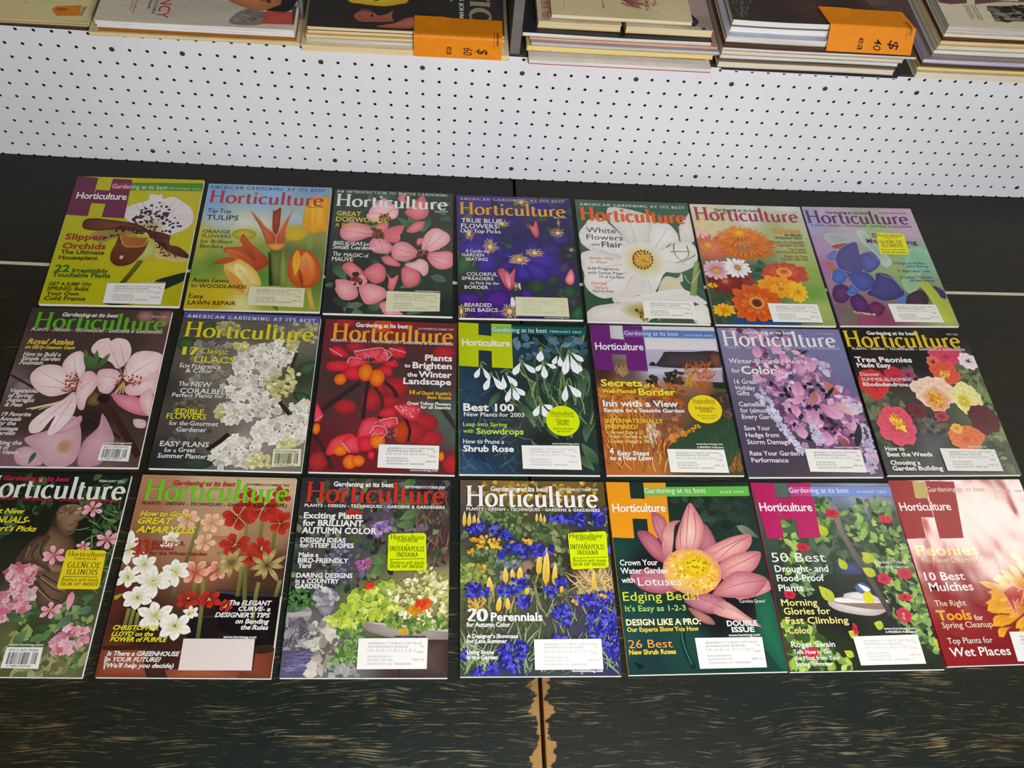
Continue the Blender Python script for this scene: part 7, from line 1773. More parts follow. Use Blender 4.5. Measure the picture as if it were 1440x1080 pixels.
  [('sticker','sticker_yellow','c',[592,298,842,309,817,552,558,549],[('T','Horticulture',592,344,821,34,'#6a6a10','S',0),('T','SYMPOSIUM',640,364,770,14,'#6a6a10','S',10),('T','in',683,380,702,11,'#6a6a10','S',0),('T','GLENCOE',597,424,800,38,'#6a6a10','S',6),('T','ILLINOIS',601,468,790,36,'#6a6a10','S',6),('T','Brochure with details',585,503,797,17,'#6a6a10','SI',0),('T','SIGN-UP INSIDE',581,537,804,18,'#6a6a10','SI',0)]),('address_label','label_paper','r',[460,1094,867,1100,880,1286,467,1280],[('T','#BXBNBDH ****CAR-RT SORT**B-002',518,1132,836,13,'#6a6a6a','s',1),('T','#INDEPENDENT JRN00786',519,1152,755,13,'#6a6a6a','s',1),('T','NC',828,1157,849,13,'#6a6a6a','s',1),('T','|.||..|.|.||..|.|..||.|.|..|.||..|',520,1173,797,13,'#6a6a6a','s',1),('T','PAID',805,1192,846,13,'#6a6a6a','s',1),('T','APR 02',783,1236,852,13,'#6a6a6a','s',1),('T','XXX XXXXXXXXX',521,1212,660,13,'#6a6a6a','s',1),('T','00 XXX XXX XX',522,1232,669,13,'#6a6a6a','s',1),('T','XXXXXXXX XX  00000-0000',523,1255,775,13,'#6a6a6a','s',1)])], '7a6a9a', 'print'),
'B1': ('gardening magazine with pale pink azalea blossoms on a brown cover', -0.4916, 0.7299, -0.0013, 0.2032, 0.2688,
  [('T','Horticulture',50,187,978,145,'#5cae24','S',0),('T','Gardening at its best',226,75,626,34,'#e4e0dc','jb',0),('T','APRIL 2000',862,68,969,17,'#d0c8c4','s',0),('T','PLANTS - DESIGN - TECHNIQUES - GARDENS & GARDENERS',43,212,964,23,'#dcd4d0','jb',4)],
  [('T','Royal Azalea',45,330,365,45,'#e4c448','jb',0),('T','an Early-Season Gem',40,370,382,29,'#e4c448','jb',0),('T','How to Build a',43,436,300,34,'#e2dad4','jb',0),('T','Simple Garden',41,473,306,32,'#e2dad4','jb',0),('T','Fountain',36,509,197,32,'#e2dad4','jb',0),('T','Vegetables',37,745,226,32,'#e2dad4','jb',0),('T','of Spring:',33,785,202,32,'#e2dad4','jb',0),('T','Asparagus',31,821,216,32,'#e2dad4','jb',0),('T','& Peas',30,859,147,31,'#e2dad4','jb',0),('T','19 Favorite',29,936,222,31,'#e2dad4','jb',0),('T','Annuals',24,973,169,31,'#e2dad4','jb',0),('T','for the',20,1008,142,31,'#e2dad4','jb',0),('T','Cottage',21,1049,167,30,'#e2dad4','jb',0),('T','Garden',21,1084,157,30,'#e2dad4','jb',0),('T','Making the',17,1158,218,30,'#e2dad4','jb',0),('T','Most of',16,1194,151,30,'#e2dad4','jb',0),('T','Your Views',17,1230,212,29,'#e2dad4','jb',0),('T','www.hortmag.com',734,1143,928,15,'#e2dad4','jb',0)],
  [('barcode_label','label_paper','r',[736,1151,929,1155,932,1277,731,1269],[('P','#1c1c1c',[754,1181,758,1181,755,1248,751,1248],'f',0),('P','#1c1c1c',[761,1181,764,1181,762,1248,758,1248],'f',0),('P','#1c1c1c',[768,1181,770,1181,767,1248,765,1248],'f',0),('P','#1c1c1c',[773,1181,774,1181,771,1249,770,1249],'f',0),('P','#1c1c1c',[776,1181,780,1181,777,1249,773,1249],'f',0),('P','#1c1c1c',[782,1181,786,1182,783,1249,779,1249],'f',0),('P','#1c1c1c',[788,1182,789,1182,786,1249,785,1249],'f',0),('P','#1c1c1c',[792,1182,794,1182,791,1249,789,1249],'f',0),('P','#1c1c1c',[796,1182,798,1182,795,1249,793,1249],'f',0),('P','#1c1c1c',[800,1182,803,1182,800,1249,798,1249],'f',0),('P','#1c1c1c',[807,1182,808,1182,805,1249,804,1249],'f',0),('P','#1c1c1c',[812,1182,814,1182,811,1249,809,1249],'f',0),('P','#1c1c1c',[818,1182,822,1182,819,1250,815,1249],'f',0),('P','#1c1c1c',[825,1182,827,1182,824,1250,822,1250],'f',0),('P','#1c1c1c',[831,1182,833,1183,830,1250,828,1250],'f',0),('P','#1c1c1c',[836,1183,840,1183,837,1250,833,1250],'f',0),('P','#1c1c1c',[842,1183,846,1183,843,1250,840,1250],'f',0),('P','#1c1c1c',[848,1183,852,1183,849,1250,845,1250],'f',0),('P','#1c1c1c',[855,1183,859,1183,856,1250,852,1250],'f',0),('P','#1c1c1c',[861,1183,862,1183,859,1250,858,1250],'f',0),('P','#1c1c1c',[864,1183,868,1183,865,1251,861,1250],'f',0),('P','#1c1c1c',[881,1184,884,1184,881,1251,879,1251],'f',0),('P','#1c1c1c',[888,1184,890,1184,887,1251,885,1251],'f',0),('P','#1c1c1c',[893,1184,894,1184,891,1251,890,1251],'f',0),('P','#1c1c1c',[896,1184,898,1184,896,1251,893,1251],'f',0),('P','#1c1c1c',[902,1184,906,1184,903,1251,899,1251],'f',0),('P','#1c1c1c',[908,1184,910,1184,908,1251,905,1251],'f',0),('T','$3.95 U.S. $4.95 CANADA',754,1174,909,12,'#3a3a3a','s',0),('T','0 71896 47520 04',758,1264,886,11,'#3a3a3a','s',0)])], '453634', 'print'),
'B2': ('gardening magazine with creamy white lilac clusters and a purple top band', -0.2719, 0.7270, -0.0189, 0.2045, 0.2682,
  [('P','#565498',[-3,0,1004,0,1005,57,5,59],'f',0),('T','AMERICAN GARDENING AT ITS BEST',30,57,965,31,'#d4d4e2','S',12),('T','Horticulture',37,230,968,137,'#d6cc28','S',0)],
  [('T','17',44,394,159,71,'#e0d62e','Sb',0),('T','Classic',175,378,375,48,'#e0d62e','s',0),('T','LILACS',148,455,429,53,'#e0d62e','m',0),('T','for',56,505,133,38,'#e6e4e0','SI',0),('T','Fragrance',141,509,343,38,'#e6e4e0','m',0),('T','& Color',105,547,290,36,'#e6e4e0','m',0),('T','The',76,663,150,37,'#e6e4e0','SI',0),('T','NEW',162,667,302,42,'#e6e4e0','m',0),('T','CORALBELLS:',97,723,484,42,'#e6e4e0','m',0),('T','Perfect Plants for Shade',50,756,531,33,'#e6e4e0','m',0),('T','EDIBLE',99,893,288,41,'#e0d62e','m',0),('T','FLOWERS',45,936,310,43,'#e0d62e','m',0),('T','for the',74,986,202,35,'#e6e4e0','SI',0),('T','Gourmet',210,986,400,35,'#e6e4e0','m',0),('T','Gardener',130,1036,331,35,'#e6e4e0','m',0),('T','EASY PLANS',44,1153,365,39,'#e6e4e0','m',0),('T','for a',82,1198,159,32,'#e6e4e0','SI',0),('T','Great',172,1195,284,33,'#e6e4e0','m',0),('T','Summer Planter',47,1243,368,35,'#e6e4e0','m',0)],
  [('barcode_label','label_cream','r',[795,1152,982,1146,990,1281,798,1293],[('P','#1c1c1c',[814,1187,818,1187,820,1267,816,1267],'f',0),('P','#1c1c1c',[821,1186,825,1186,826,1267,823,1267],'f',0),('P','#1c1c1c',[828,1186,830,1186,831,1267,830,1267],'f',0),('P','#1c1c1c',[832,1186,834,1186,836,1266,834,1266],'f',0),('P','#1c1c1c',[836,1186,840,1186,841,1266,837,1266],'f',0),('P','#1c1c1c',[841,1186,845,1186,847,1266,843,1266],'f',0),('P','#1c1c1c',[847,1186,848,1186,850,1266,849,1266],'f',0),('P','#1c1c1c',[851,1185,853,1185,855,1266,853,1266],'f',0),('P','#1c1c1c',[855,1185,857,1185,858,1266,857,1266],'f',0),('P','#1c1c1c',[859,1185,862,1185,863,1266,861,1266],'f',0),('P','#1c1c1c',[865,1185,867,1185,869,1265,867,1265],'f',0),('P','#1c1c1c',[871,1185,873,1185,875,1265,872,1265],'f',0),('P','#1c1c1c',[877,1185,880,1185,882,1265,878,1265],'f',0),('P','#1c1c1c',[883,1184,885,1184,887,1265,885,1265],'f',0),('P','#1c1c1c',[889,1184,891,1184,893,1265,891,1265],'f',0),('P','#1c1c1c',[894,1184,897,1184,899,1264,895,1264],'f',0),('P','#1c1c1c',[900,1184,904,1184,906,1264,902,1264],'f',0),('P','#1c1c1c',[906,1184,909,1184,911,1264,907,1264],'f',0),('P','#1c1c1c',[912,1184,916,1183,918,1264,914,1264],'f',0),('P','#1c1c1c',[918,1183,919,1183,921,1264,919,1264],'f',0),('P','#1c1c1c',[921,1183,925,1183,926,1263,923,1264],'f',0),('P','#1c1c1c',[938,1183,940,1183,942,1263,940,1263],'f',0),('P','#1c1c1c',[944,1182,946,1182,948,1263,946,1263],'f',0),('P','#1c1c1c',[949,1182,950,1182,952,1263,950,1263],'f',0),('P','#1c1c1c',[952,1182,954,1182,956,1263,954,1263],'f',0),('P','#1c1c1c',[958,1182,962,1182,964,1262,960,1262],'f',0),('P','#1c1c1c',[964,1182,966,1182,968,1262,965,1262],'f',0),('T','$3.95 U.S. $4.95 CANADA',814,1178,964,14,'#3a3a3a','s',0),('T','0 71896 47520 04',824,1285,947,13,'#3a3a3a','s',0)])], '4a4640', 'print'),
'B3': ('gardening magazine with frosted red and orange spindle berries', -0.0607, 0.7224, -0.0152, 0.2014, 0.2652,
  [('T','Horticulture',60,198,972,156,'#e6a434','S',0),('T','Gardening at its best',229,67,627,38,'#efebe6','b',0),('T','NOVEMBER/DECEMBER 1999',704,73,973,18,'#c8b8b4','m',0),('T','PLANTS - DESIGN - TECHNIQUES - GARDENS & GARDENERS',55,213,972,22,'#dcd8d4','b',5)],
  [('T','Plants',764,361,967,53,'#eceae6','b',0),('T','to',614,427,658,32,'#eceae6','b',0),('T','Brighten',674,433,965,54,'#eceae6','b',0),('T','the',637,510,712,36,'#eceae6','b',0),('T','Winter',720,512,966,52,'#eceae6','b',0),('T','Landscape',612,576,963,53,'#eceae6','b',0),('T','14',659,667,700,38,'#e4b030','Sb',0),('T',"of David Austin's",709,666,966,29,'#e4b030','b',0),('T','Best Roses',792,701,965,28,'#e4b030','b',0),('T','Great Yellow Flowers',647,756,963,26,'#eceae6','b',0),('T','for all Seasons',747,786,963,26,'#eceae6','b',0),('T','www.hortmag.com',691,1298,881,16,'#e6e4e0','m',0)],
  [('address_label','label_paper','r',[467,1092,888,1093,886,1283,467,1276],[('T','#BXBNBDH ****CAR-RT SORT**B-002',526,1129,854,13,'#4c4c4c','s',1),('T','#INDEPENDENT JRN00786',526,1149,770,13,'#4c4c4c','s',1),('T','NC',846,1150,867,13,'#4c4c4c','s',1),('T','|.||..|.|.||..|.|..||.|.|..|.||..|',526,1169,812,13,'#4c4c4c','s',1),('T','PAID',821,1185,863,13,'#4c4c4c','s',1),('T','APR 02',795,1229,867,13,'#4c4c4c','s',1),('T','XXX XXXXXXXXX',526,1208,669,13,'#4c4c4c','s',1),('T','00 XXX XXX XX',526,1228,678,13,'#4c4c4c','s',1),('T','XXXXXXXX XX  00000-0000',526,1250,787,13,'#4c4c4c','s',1)])], '7a2a30', 'print'),
'B4': ('gardening magazine with drooping white snowdrops and a round green-yellow sticker', 0.1439, 0.7226, 0.0009, 0.1995, 0.2655,
  [('P','#b6c410',[0,-3,155,5,150,415,4,407],'f',0),('P','#b6c410',[255,6,413,7,411,424,252,417],'f',0),('P','#b6c410',[150,115,261,125,258,265,148,260],'f',0),('P','#0d5858',[413,23,999,22,999,96,416,100],'f',0),('P','#7cae68',[257,26,413,20,416,100,258,98],'f',0),('T','Gardening at its best',262,81,692,41,'#dce8e2','s',0),('T','FEBRUARY 2003',716,77,962,18,'#d0e0dc','m',20),('T','Horticulture',27,220,396,64,'#f0f0ea','m',-3)],
  [('T','Best 100',32,803,406,61,'#eceeec','b',0),('T','New Plants for 2003',36,850,479,34,'#e6e4e0','m',0),('T','Leap into Spring',29,933,348,33,'#c2d444','m',0),('T','with',29,988,104,31,'#c2d444','m',0),('T','Snowdrops',124,997,467,47,'#c2d444','b',0),('T','How to Prune a',29,1076,322,34,'#e6e4e0','m',0),('T','Shrub Rose',28,1141,391,48,'#eceeec','b',0),('T','www.hortmag.com',667,1077,866,16,'#e6e4e0','m',0)],
  [('round_sticker','sticker_lime','o',[761,878,124,128],[('T','Horticulture',671,828,844,34,'#6a7408','S',0),('T','SYMPOSIUM',673,846,845,12,'#6a7408','S',12),('T','Chicago,',708,888,810,29,'#6a7408','S',0),('T','Illinois',718,915,802,28,'#6a7408','S',0),('T','Brochure with details',686,952,841,15,'#6a7408','S',0),('T','Sign-Up Inside',708,973,812,15,'#6a7408','S',0)]),('address_label','label_paper','r',[447,1088,865,1086,869,1281,449,1276],[('T','#BXBNBDH ****CAR-RT SORT**B-002',506,1125,832,13,'#a4a4a8','s',1),('T','#INDEPENDENT JRN00786',506,1146,749,13,'#a4a4a8','s',1),('T','NC',824,1144,845,13,'#a4a4a8','s',1),('T','|.||..|.|.||..|.|..||.|.|..|.||..|',506,1167,791,13,'#a4a4a8','s',1),('T','PAID',799,1180,841,13,'#a4a4a8','s',1),('T','APR 02',775,1226,846,13,'#a4a4a8','s',1),('T','XXX XXXXXXXXX',507,1206,649,13,'#a4a4a8','s',1),('T','00 XXX XXX XX',507,1227,657,13,'#a4a4a8','s',1),('T','XXXXXXXX XX  00000-0000',507,1249,766,13,'#a4a4a8','s',1)])], 'b8c814', 'print'),
'B5': ('gardening magazine with a rust-coloured seaside garden, headland and round yellow sticker', 0.3524, 0.7244, 0.0071, 0.2013, 0.2666,
  [('P','#682270',[0,0,157,3,141,434,8,426],'f',0),('P','#682270',[260,5,417,9,410,434,257,430],'f',0),('P','#682270',[153,136,256,142,259,288,150,280],'f',0),('P','#567cbc',[413,45,999,46,993,117,414,115],'f',0),('P','#744494',[262,46,413,45,414,115,262,116],'f',0),('T','Gardening at its best',266,96,698,40,'#dcd8e8','s',0),('T','OCTOBER 2002',743,97,974,17,'#d4dcec','m',20),('T','Horticulture',24,240,401,66,'#eeeaf0','m',-3)],
  [('T','Secrets',33,574,351,58,'#e6dc3c','b',0),('T','of a',362,577,442,31,'#e6dc3c','b',0),('T','Well-Planted',35,635,292,33,'#e6dc3c','b',0),('T','Border',312,651,596,57,'#e6dc3c','b',0),('T','Inn with a View',32,753,599,52,'#eae8e4','b',0),('T','Escape to a Seaside Garden',34,802,638,31,'#eae8e4','b',0),('T','INTERNATIONALLY',32,895,465,35,'#e4c034','b',0),('T','INSPIRED!',33,945,269,34,'#e4c034','b',0),('T','- German Style p. 22',34,987,307,26,'#e4c870','b',0),('T','- Polish Clematis p. 94',36,1023,335,26,'#e4c870','b',0),('T','- Dutch Design p. 98',38,1062,339,26,'#e4c870','b',0),('T','4',37,1154,70,46,'#eae8e4','b',0),('T','Easy Steps',96,1164,326,35,'#eae8e4','b',0),('T','to a New Lawn',35,1204,346,35,'#eae8e4','b',0),('T','www.hortmag.com',684,1076,881,16,'#e6e4e0','m',0),('T','A PRIMEDIA Publication',685,1103,883,15,'#e6e4e0','b',0)],
  [('round_sticker','sticker_mustard','o',[799,770,129,124],[('T','Horticulture',716,713,885,33,'#7a6a10','S',0),('T','SYMPOSIUM',720,727,885,11,'#7a6a10','S',12),('T','Indianapolis,',725,774,883,30,'#7a6a10','S',0),('T','Indiana',758,798,852,27,'#7a6a10','S',0),('T','Brochure with details',733,834,882,13,'#7a6a10','S',0),('T','Sign-Up Inside',762,856,860,13,'#7a6a10','S',0)]),('address_label','label_paper','r',[461,1113,883,1115,887,1304,460,1300],[('T','#BXBNBDH ****CAR-RT SORT**B-002',520,1151,849,13,'#6c6c6c','s',1),('T','#INDEPENDENT JRN00786',520,1171,765,13,'#6c6c6c','s',1),('T','NC',840,1173,862,13,'#6c6c6c','s',1),('T','|.||..|.|.||..|.|..||.|.|..|.||..|',520,1192,807,13,'#6c6c6c','s',1),('T','PAID',815,1208,857,13,'#6c6c6c','s',1),('T','APR 02',789,1253,861,13,'#6c6c6c','s',1),('T','XXX XXXXXXXXX',519,1231,663,13,'#6c6c6c','s',1),('T','00 XXX XXX XX',519,1252,671,13,'#6c6c6c','s',1),('T','XXXXXXXX XX  00000-0000',519,1274,781,13,'#6c6c6c','s',1)])], '6a2470', 'print'),
'B6': ('gardening magazine with frosted pink heather bells on a lavender cover', 0.5602, 0.7245, 0.0114, 0.2030, 0.2686,
  [('T','Horticulture',24,177,940,148,'#e6e2e8','S',0),('T','Gardening at its best',202,59,605,32,'#dcd8e6','b',0),('T','NOVEMBER 2001',791,55,949,16,'#b8b4d0','m',0),('T','PLANTS - DESIGN - TECHNIQUES - GARDENS & GARDENERS',37,201,957,19,'#bcb4d0','b',6)],
  [('T','Winter-Blooming Heaths',35,341,661,42,'#e6e2ea','m',0),('T','for',39,430,105,40,'#e6e2ea','m',0),('T','Color',115,440,391,70,'#e6e4e0','b',0),('T','Now',409,441,522,39,'#e6e2ea','m',0),('T','16 Great',41,531,220,41,'#e6e2ea','m',0),('T','Holiday',42,587,193,40,'#e6e2ea','m',0),('T','Gifts',42,634,138,40,'#e6e2ea','m',0),('T','Camellias',38,733,242,40,'#e6e2ea','m',0),('T','for (almost)',40,787,267,39,'#e6e2ea','m',0),('T','Every Garden',41,842,328,39,'#e6e2ea','m',0),('T','Save Your',39,939,235,38,'#e6e2ea','m',0),('T','Hedge from',39,997,289,38,'#e6e2ea','m',0),('T','Storm Damage',39,1055,362,38,'#e6e2ea','m',0),('T',"Rate Your Garden's",40,1149,438,37,'#e6e2ea','m',0),('T','Performance',40,1205,313,37,'#e6e2ea','m',0),('T','www.hortmag.com',682,1087,875,16,'#e6e2ea','m',0)],
  [('address_label','label_paper','r',[457,1092,880,1101,876,1288,456,1280],[('T','#BXBNBDH ****CAR-RT SORT**B-002',516,1131,846,13,'#5c5c5c','s',1),('T','#INDEPENDENT JRN00786',516,1152,761,13,'#5c5c5c','s',1),('T','NC',837,1158,859,13,'#5c5c5c','s',1),('T','|.||..|.|.||..|.|..||.|.|..|.||..|',516,1172,803,13,'#5c5c5c','s',1),('T','PAID',812,1194,854,13,'#5c5c5c','s',1),('T','APR 02',786,1238,858,13,'#5c5c5c','s',1),('T','XXX XXXXXXXXX',516,1212,659,13,'#5c5c5c','s',1),('T','00 XXX XXX XX',515,1232,668,13,'#5c5c5c','s',1),('T','XXXXXXXX XX  00000-0000',515,1255,778,13,'#5c5c5c','s',1)])], '7c78a4', 'print'),
'B7': ('gardening magazine with a bouquet of red, peach and yellow peonies on black', 0.7715, 0.7301, 0.0145, 0.2086, 0.2693,
  [('T','Horticulture',-3,188,934,158,'#dcbc2c','S',0),('T','Gardening at its best',189,67,590,33,'#e8e4e0','b',0),('T','MAY 2001',845,63,938,16,'#d0ccc8','m',0),('T','PLANTS - DESIGN - TECHNIQUES - GARDENS & GARDENERS',32,215,947,20,'#dcd8d4','b',6)],
  [('T','Tree Peonies',27,333,480,48,'#eceae8','b',0),('T','Made Easy',28,383,296,40,'#eceae8','b',0),('T','Discover',29,464,182,33,'#f0d0d0','m',0),('T','SUMMER-BLOOMING',29,511,435,30,'#f0d4d4','m',0),('T','Rhododendrons',28,558,382,34,'#eceae8','b',0),('T','How to',39,1122,183,35,'#eceae8','b',0),('T','Beat the Weeds',42,1169,379,35,'#eceae8','b',0),('T','Choosing a',46,1237,266,34,'#eceae8','b',0),('T','Garden Building',47,1284,421,35,'#eceae8','b',0),('T','www.hortmag.com',670,1096,813,16,'#e6e4e0','m',0)],
  [('address_label','label_paper','r',[450,1102,865,1113,868,1294,451,1289],[('T','#BXBNBDH ****CAR-RT SORT**B-002',508,1141,832,13,'#6a6a6a','s',1),('T','#INDEPENDENT JRN00786',508,1162,749,13,'#6a6a6a','s',1),('T','NC',824,1170,845,13,'#6a6a6a','s',1),('T','|.||..|.|.||..|.|..||.|.|..|.||..|',509,1182,791,13,'#6a6a6a','s',1),('T','PAID',799,1205,841,13,'#6a6a6a','s',1),('T','APR 02',774,1249,845,13,'#6a6a6a','s',1),('T','XXX XXXXXXXXX',509,1221,650,13,'#6a6a6a','s',1),('T','00 XXX XXX XX',509,1242,658,13,'#6a6a6a','s',1),('T','XXXXXXXX XX  00000-0000',509,1264,766,13,'#6a6a6a','s',1)])], '1a1a1a', 'print'),
'C1': ('gardening magazine with a stone statue of a woman among pink flowers', -0.5003, 0.4517, -0.0210, 0.2032, 0.2688,
  [('T','Horticulture',72,185,990,154,'#e6e4de','S',0),('T','Gardening at its best',203,62,618,33,'#bc2844','jb',0),('T','FEBRUARY 2001',806,60,963,16,'#d8d4d0','m',0),('T','PLANTS - DESIGN - TECHNIQUES - GARDENS & GARDENERS',52,203,964,20,'#ac2840','jb',5)],
  [('T','Best New',158,297,400,34,'#e4d434','jb',0),('T','ANNUALS-',152,361,448,41,'#e4d434','jb',0),('T',"Expert's Picks",169,417,504,34,'#e4d434','jb',0),('T','www.hortmag.com',544,1140,740,14,'#e6e4e0','jm',0)],
  [('sticker','sticker_mustard','c',[723,535,963,536,975,790,725,791],[('T','Horticulture',739,578,961,33,'#6a6410','S',0),('T','SYMPOSIUM',780,602,916,15,'#6a6410','S',8),('T','in',841,618,857,12,'#6a6410','S',0),('T','GLENCOE',753,654,951,37,'#6a6410','S',5),('T','ILLINOIS',759,698,943,35,'#6a6410','S',5),('T','Brochure with details',743,740,961,20,'#6a6410','SI',0),('T','SIGN-UP INSIDE',741,769,967,21,'#6a6410','SI',0),('Ln','#6a6a10',4,[745,712,951,712],1)]),('barcode_label','label_paper','r',[537,1150,742,1149,748,1274,537,1271],[('P','#1c1c1c',[558,1180,562,1180,562,1249,558,1249],'f',0),('P','#1c1c1c',[564,1180,569,1180,569,1249,564,1249],'f',0),('P','#1c1c1c',[573,1180,574,1180,574,1249,573,1249],'f',0),('P','#1c1c1c',[577,1180,579,1180,579,1249,577,1249],'f',0),('P','#1c1c1c',[581,1180,585,1180,585,1249,581,1249],'f',0),('P','#1c1c1c',[587,1180,591,1180,591,1249,587,1249],'f',0),('P','#1c1c1c',[593,1180,595,1180,595,1249,593,1249],'f',0),('P','#1c1c1c',[598,1180,600,1180,600,1249,598,1249],'f',0),('P','#1c1c1c',[602,1180,604,1180,604,1249,602,1249],'f',0),('P','#1c1c1c',[607,1180,609,1180,609,1249,607,1249],'f',0),('P','#1c1c1c',[613,1180,615,1180,615,1249,613,1249],'f',0),('P','#1c1c1c',[619,1180,621,1180,621,1249,619,1249],'f',0),('P','#1c1c1c',[626,1180,630,1180,630,1249,626,1249],'f',0),('P','#1c1c1c',[633,1180,635,1180,635,1249,633,1249],'f',0),('P','#1c1c1c',[639,1180,642,1180,642,1249,639,1249],'f',0),('P','#1c1c1c',[644,1180,649,1180,649,1249,644,1249],'f',0),('P','#1c1c1c',[651,1180,655,1180,655,1249,651,1249],'f',0),('P','#1c1c1c',[658,1180,662,1180,662,1249,658,1249],'f',0),('P','#1c1c1c',[665,1180,669,1180,669,1249,665,1249],'f',0),('P','#1c1c1c',[671,1180,672,1180,672,1249,671,1249],'f',0),('P','#1c1c1c',[674,1180,678,1180,678,1249,674,1249],'f',0),('P','#1c1c1c',[693,1179,695,1179,695,1248,693,1248],'f',0),('P','#1c1c1c',[699,1179,702,1179,702,1248,699,1248],'f',0),('P','#1c1c1c',[705,1179,706,1179,706,1248,705,1248],'f',0),('P','#1c1c1c',[708,1179,711,1179,711,1248,708,1248],'f',0),('P','#1c1c1c',[715,1179,719,1179,719,1248,715,1248],'f',0),('P','#1c1c1c',[721,1179,724,1179,724,1248,721,1248],'f',0),('T','$3.95 U.S. $4.95 CANADA',558,1173,722,12,'#3a3a3a','s',0),('T','0 71896 47520 04',566,1265,701,11,'#3a3a3a','s',0)])], '1c2820', 'print'),
'C2': ('gardening magazine with red, pink and white amaryllis in clay pots', -0.2821, 0.4482, -0.0189, 0.2040, 0.2694,
  [('T','Horticulture',40,185,964,155,'#70c426','S',0),('T','Gardening at its best',209,75,612,34,'#b03a26','jb',0),('T','NOVEMBER/DECEMBER 2000',679,65,960,16,'#5a4636','m',0),('T','PLANTS - DESIGN - TECHNIQUES - GARDENS & GARDENERS',39,218,965,20,'#3a2416','jm',5)],
  [('T','How to Grow',42,298,364,36,'#e0d82c','jb',0),('T','GREAT',40,351,256,41,'#e0d82c','jb',0),('T','AMARYLLIS',40,412,411,44,'#e0d82c','jb',0),('T','33',48,562,152,93,'#b42c1c','Sb',0),('T','BEAUTIFUL',158,497,362,26,'#96281c','b',0),('T','BERRIES',159,530,301,25,'#96281c','b',0),('T','for the Winter Garden',156,564,509,22,'#96281c','b',0),('T','CHRISTOPHER',40,1041,303,27,'#e0d82c','jb',0),('T','LLOYD on the',39,1078,280,26,'#e0d82c','jb',0),('T','POWER of PURPLE',38,1111,366,26,'#e0d82c','jb',0),('T','Is There a GREENHOUSE',40,1195,455,26,'#eae6e2','jb',0),('T','in YOUR FUTURE?',37,1229,354,25,'#eae6e2','jb',0),('T',"(We'll help you decide)",38,1264,433,25,'#eae6e2','jb',0),('T','The ELEGANT',695,880,948,29,'#eae6e2','jb',0),('T','CURVE- a',753,916,946,27,'#eae6e2','jb',0),('T',"DESIGNER'S TIPS",620,956,949,28,'#eae6e2','jb',0),('T','on Bending',747,994,948,28,'#eae6e2','jb',0),('T','the Rules',785,1031,948,28,'#eae6e2','jb',0),('T','www.hortmag.com',692,1084,885,14,'#eae6e2','jb',0)],
  [('address_label','label_blank','r',[461,1091,878,1088,884,1276,464,1278],[])], '8a4a30', 'print'),
'C3': ('gardening magazine with a stone basin of yellow-green foliage and a lime sticker', -0.0703, 0.4463, -0.0122, 0.2018, 0.2709,
  [('T','Horticulture',37,185,965,150,'#c43420','S',0),('T','Gardening at its best',212,67,615,33,'#ece8e6','b',0),('T','SEPTEMBER/OCTOBER 2000',691,72,964,17,'#e0dcd8','b',0),('T','PLANTS - DESIGN - TECHNIQUES - GARDENS & GARDENERS',36,220,963,20,'#e8e4e0','b',4)],
  [('T','Exciting Plants',38,302,419,41,'#ebe8e6','b',0),('T','for BRILLIANT',37,355,428,41,'#ebe8e6','b',0),('T','AUTUMN COLOR',36,407,521,41,'#ebe8e6','b',0),('T','DESIGN IDEAS',34,469,324,31,'#ebe8e6','b',0),('T','for STEEP SLOPES',34,505,379,30,'#ebe8e6','b',0),('T','Make a',34,569,160,30,'#ebe8e6','b',0),('T','BIRD-FRIENDLY',33,607,353,30,'#ebe8e6','b',0),('T','Yard',37,642,119,30,'#ebe8e6','b',0),('T','DARING DESIGNS',34,706,386,30,'#ebe8e6','b',0),('T','in a COUNTRY',32,742,305,29,'#ebe8e6','b',0),('T','GARDEN',33,776,203,29,'#ebe8e6','b',0),('T','www.hortmag.com',673,1080,863,13,'#3a3028','b',0)],
  [('sticker','sticker_lime','c',[598,403,842,394,855,649,604,656],[('T','Horticulture',613,442,833,35,'#5c6a08','S',0),('T','SYMPOSIUM',657,461,788,18,'#5c6a08','S',6),('T','in',715,484,731,11,'#5c6a08','S',0),('T','INDIANAPOLIS',612,523,835,34,'#5c6a08','S',2),('T','INDIANA',658,562,798,31,'#5c6a08','S',4),('T','Brochure with details',621,609,838,20,'#5c6a08','SI',0),('T','SIGN-UP INSIDE',616,637,838,23,'#5c6a08','SI',0),('Ln','#6a6a10',4,[617,580,841,573],1)]),('address_label','label_paper','r',[453,1088,875,1084,873,1270,454,1273],[('T','#BXBNBDH ****CAR-RT SORT**B-002',512,1124,841,13,'#9a9a9a','s',1),('T','#INDEPENDENT JRN00786',512,1145,757,13,'#9a9a9a','s',1),('T','NC',833,1142,854,13,'#9a9a9a','s',1),('T','|.||..|.|.||..|.|..||.|.|..|.||..|',512,1165,799,13,'#9a9a9a','s',1),('T','PAID',808,1177,850,13,'#9a9a9a','s',1),('T','APR 02',783,1222,855,13,'#9a9a9a','s',1),('T','XXX XXXXXXXXX',513,1204,656,13,'#9a9a9a','s',1),('T','00 XXX XXX XX',513,1224,665,13,'#9a9a9a','s',1),('T','XXXXXXXX XX  00000-0000',513,1247,775,13,'#9a9a9a','s',1)])], '3a343a', 'print'),
'C4': ('gardening magazine with blue agapanthus and yellow poker spikes, lime sticker', 0.1456, 0.4451, -0.0068, 0.2008, 0.2696,
  [('T','Horticulture',39,201,948,151,'#ecebe6','S',0),('T','Gardening at its best',206,87,602,34,'#ece8dc','b',0),('T','SEPTEMBER/OCTOBER 1999',679,79,952,18,'#dcd8c8','b',0),('T','PLANTS - DESIGN - TECHNIQUES - GARDENS & GARDENERS',38,233,953,21,'#e4e0d8','b',5)],
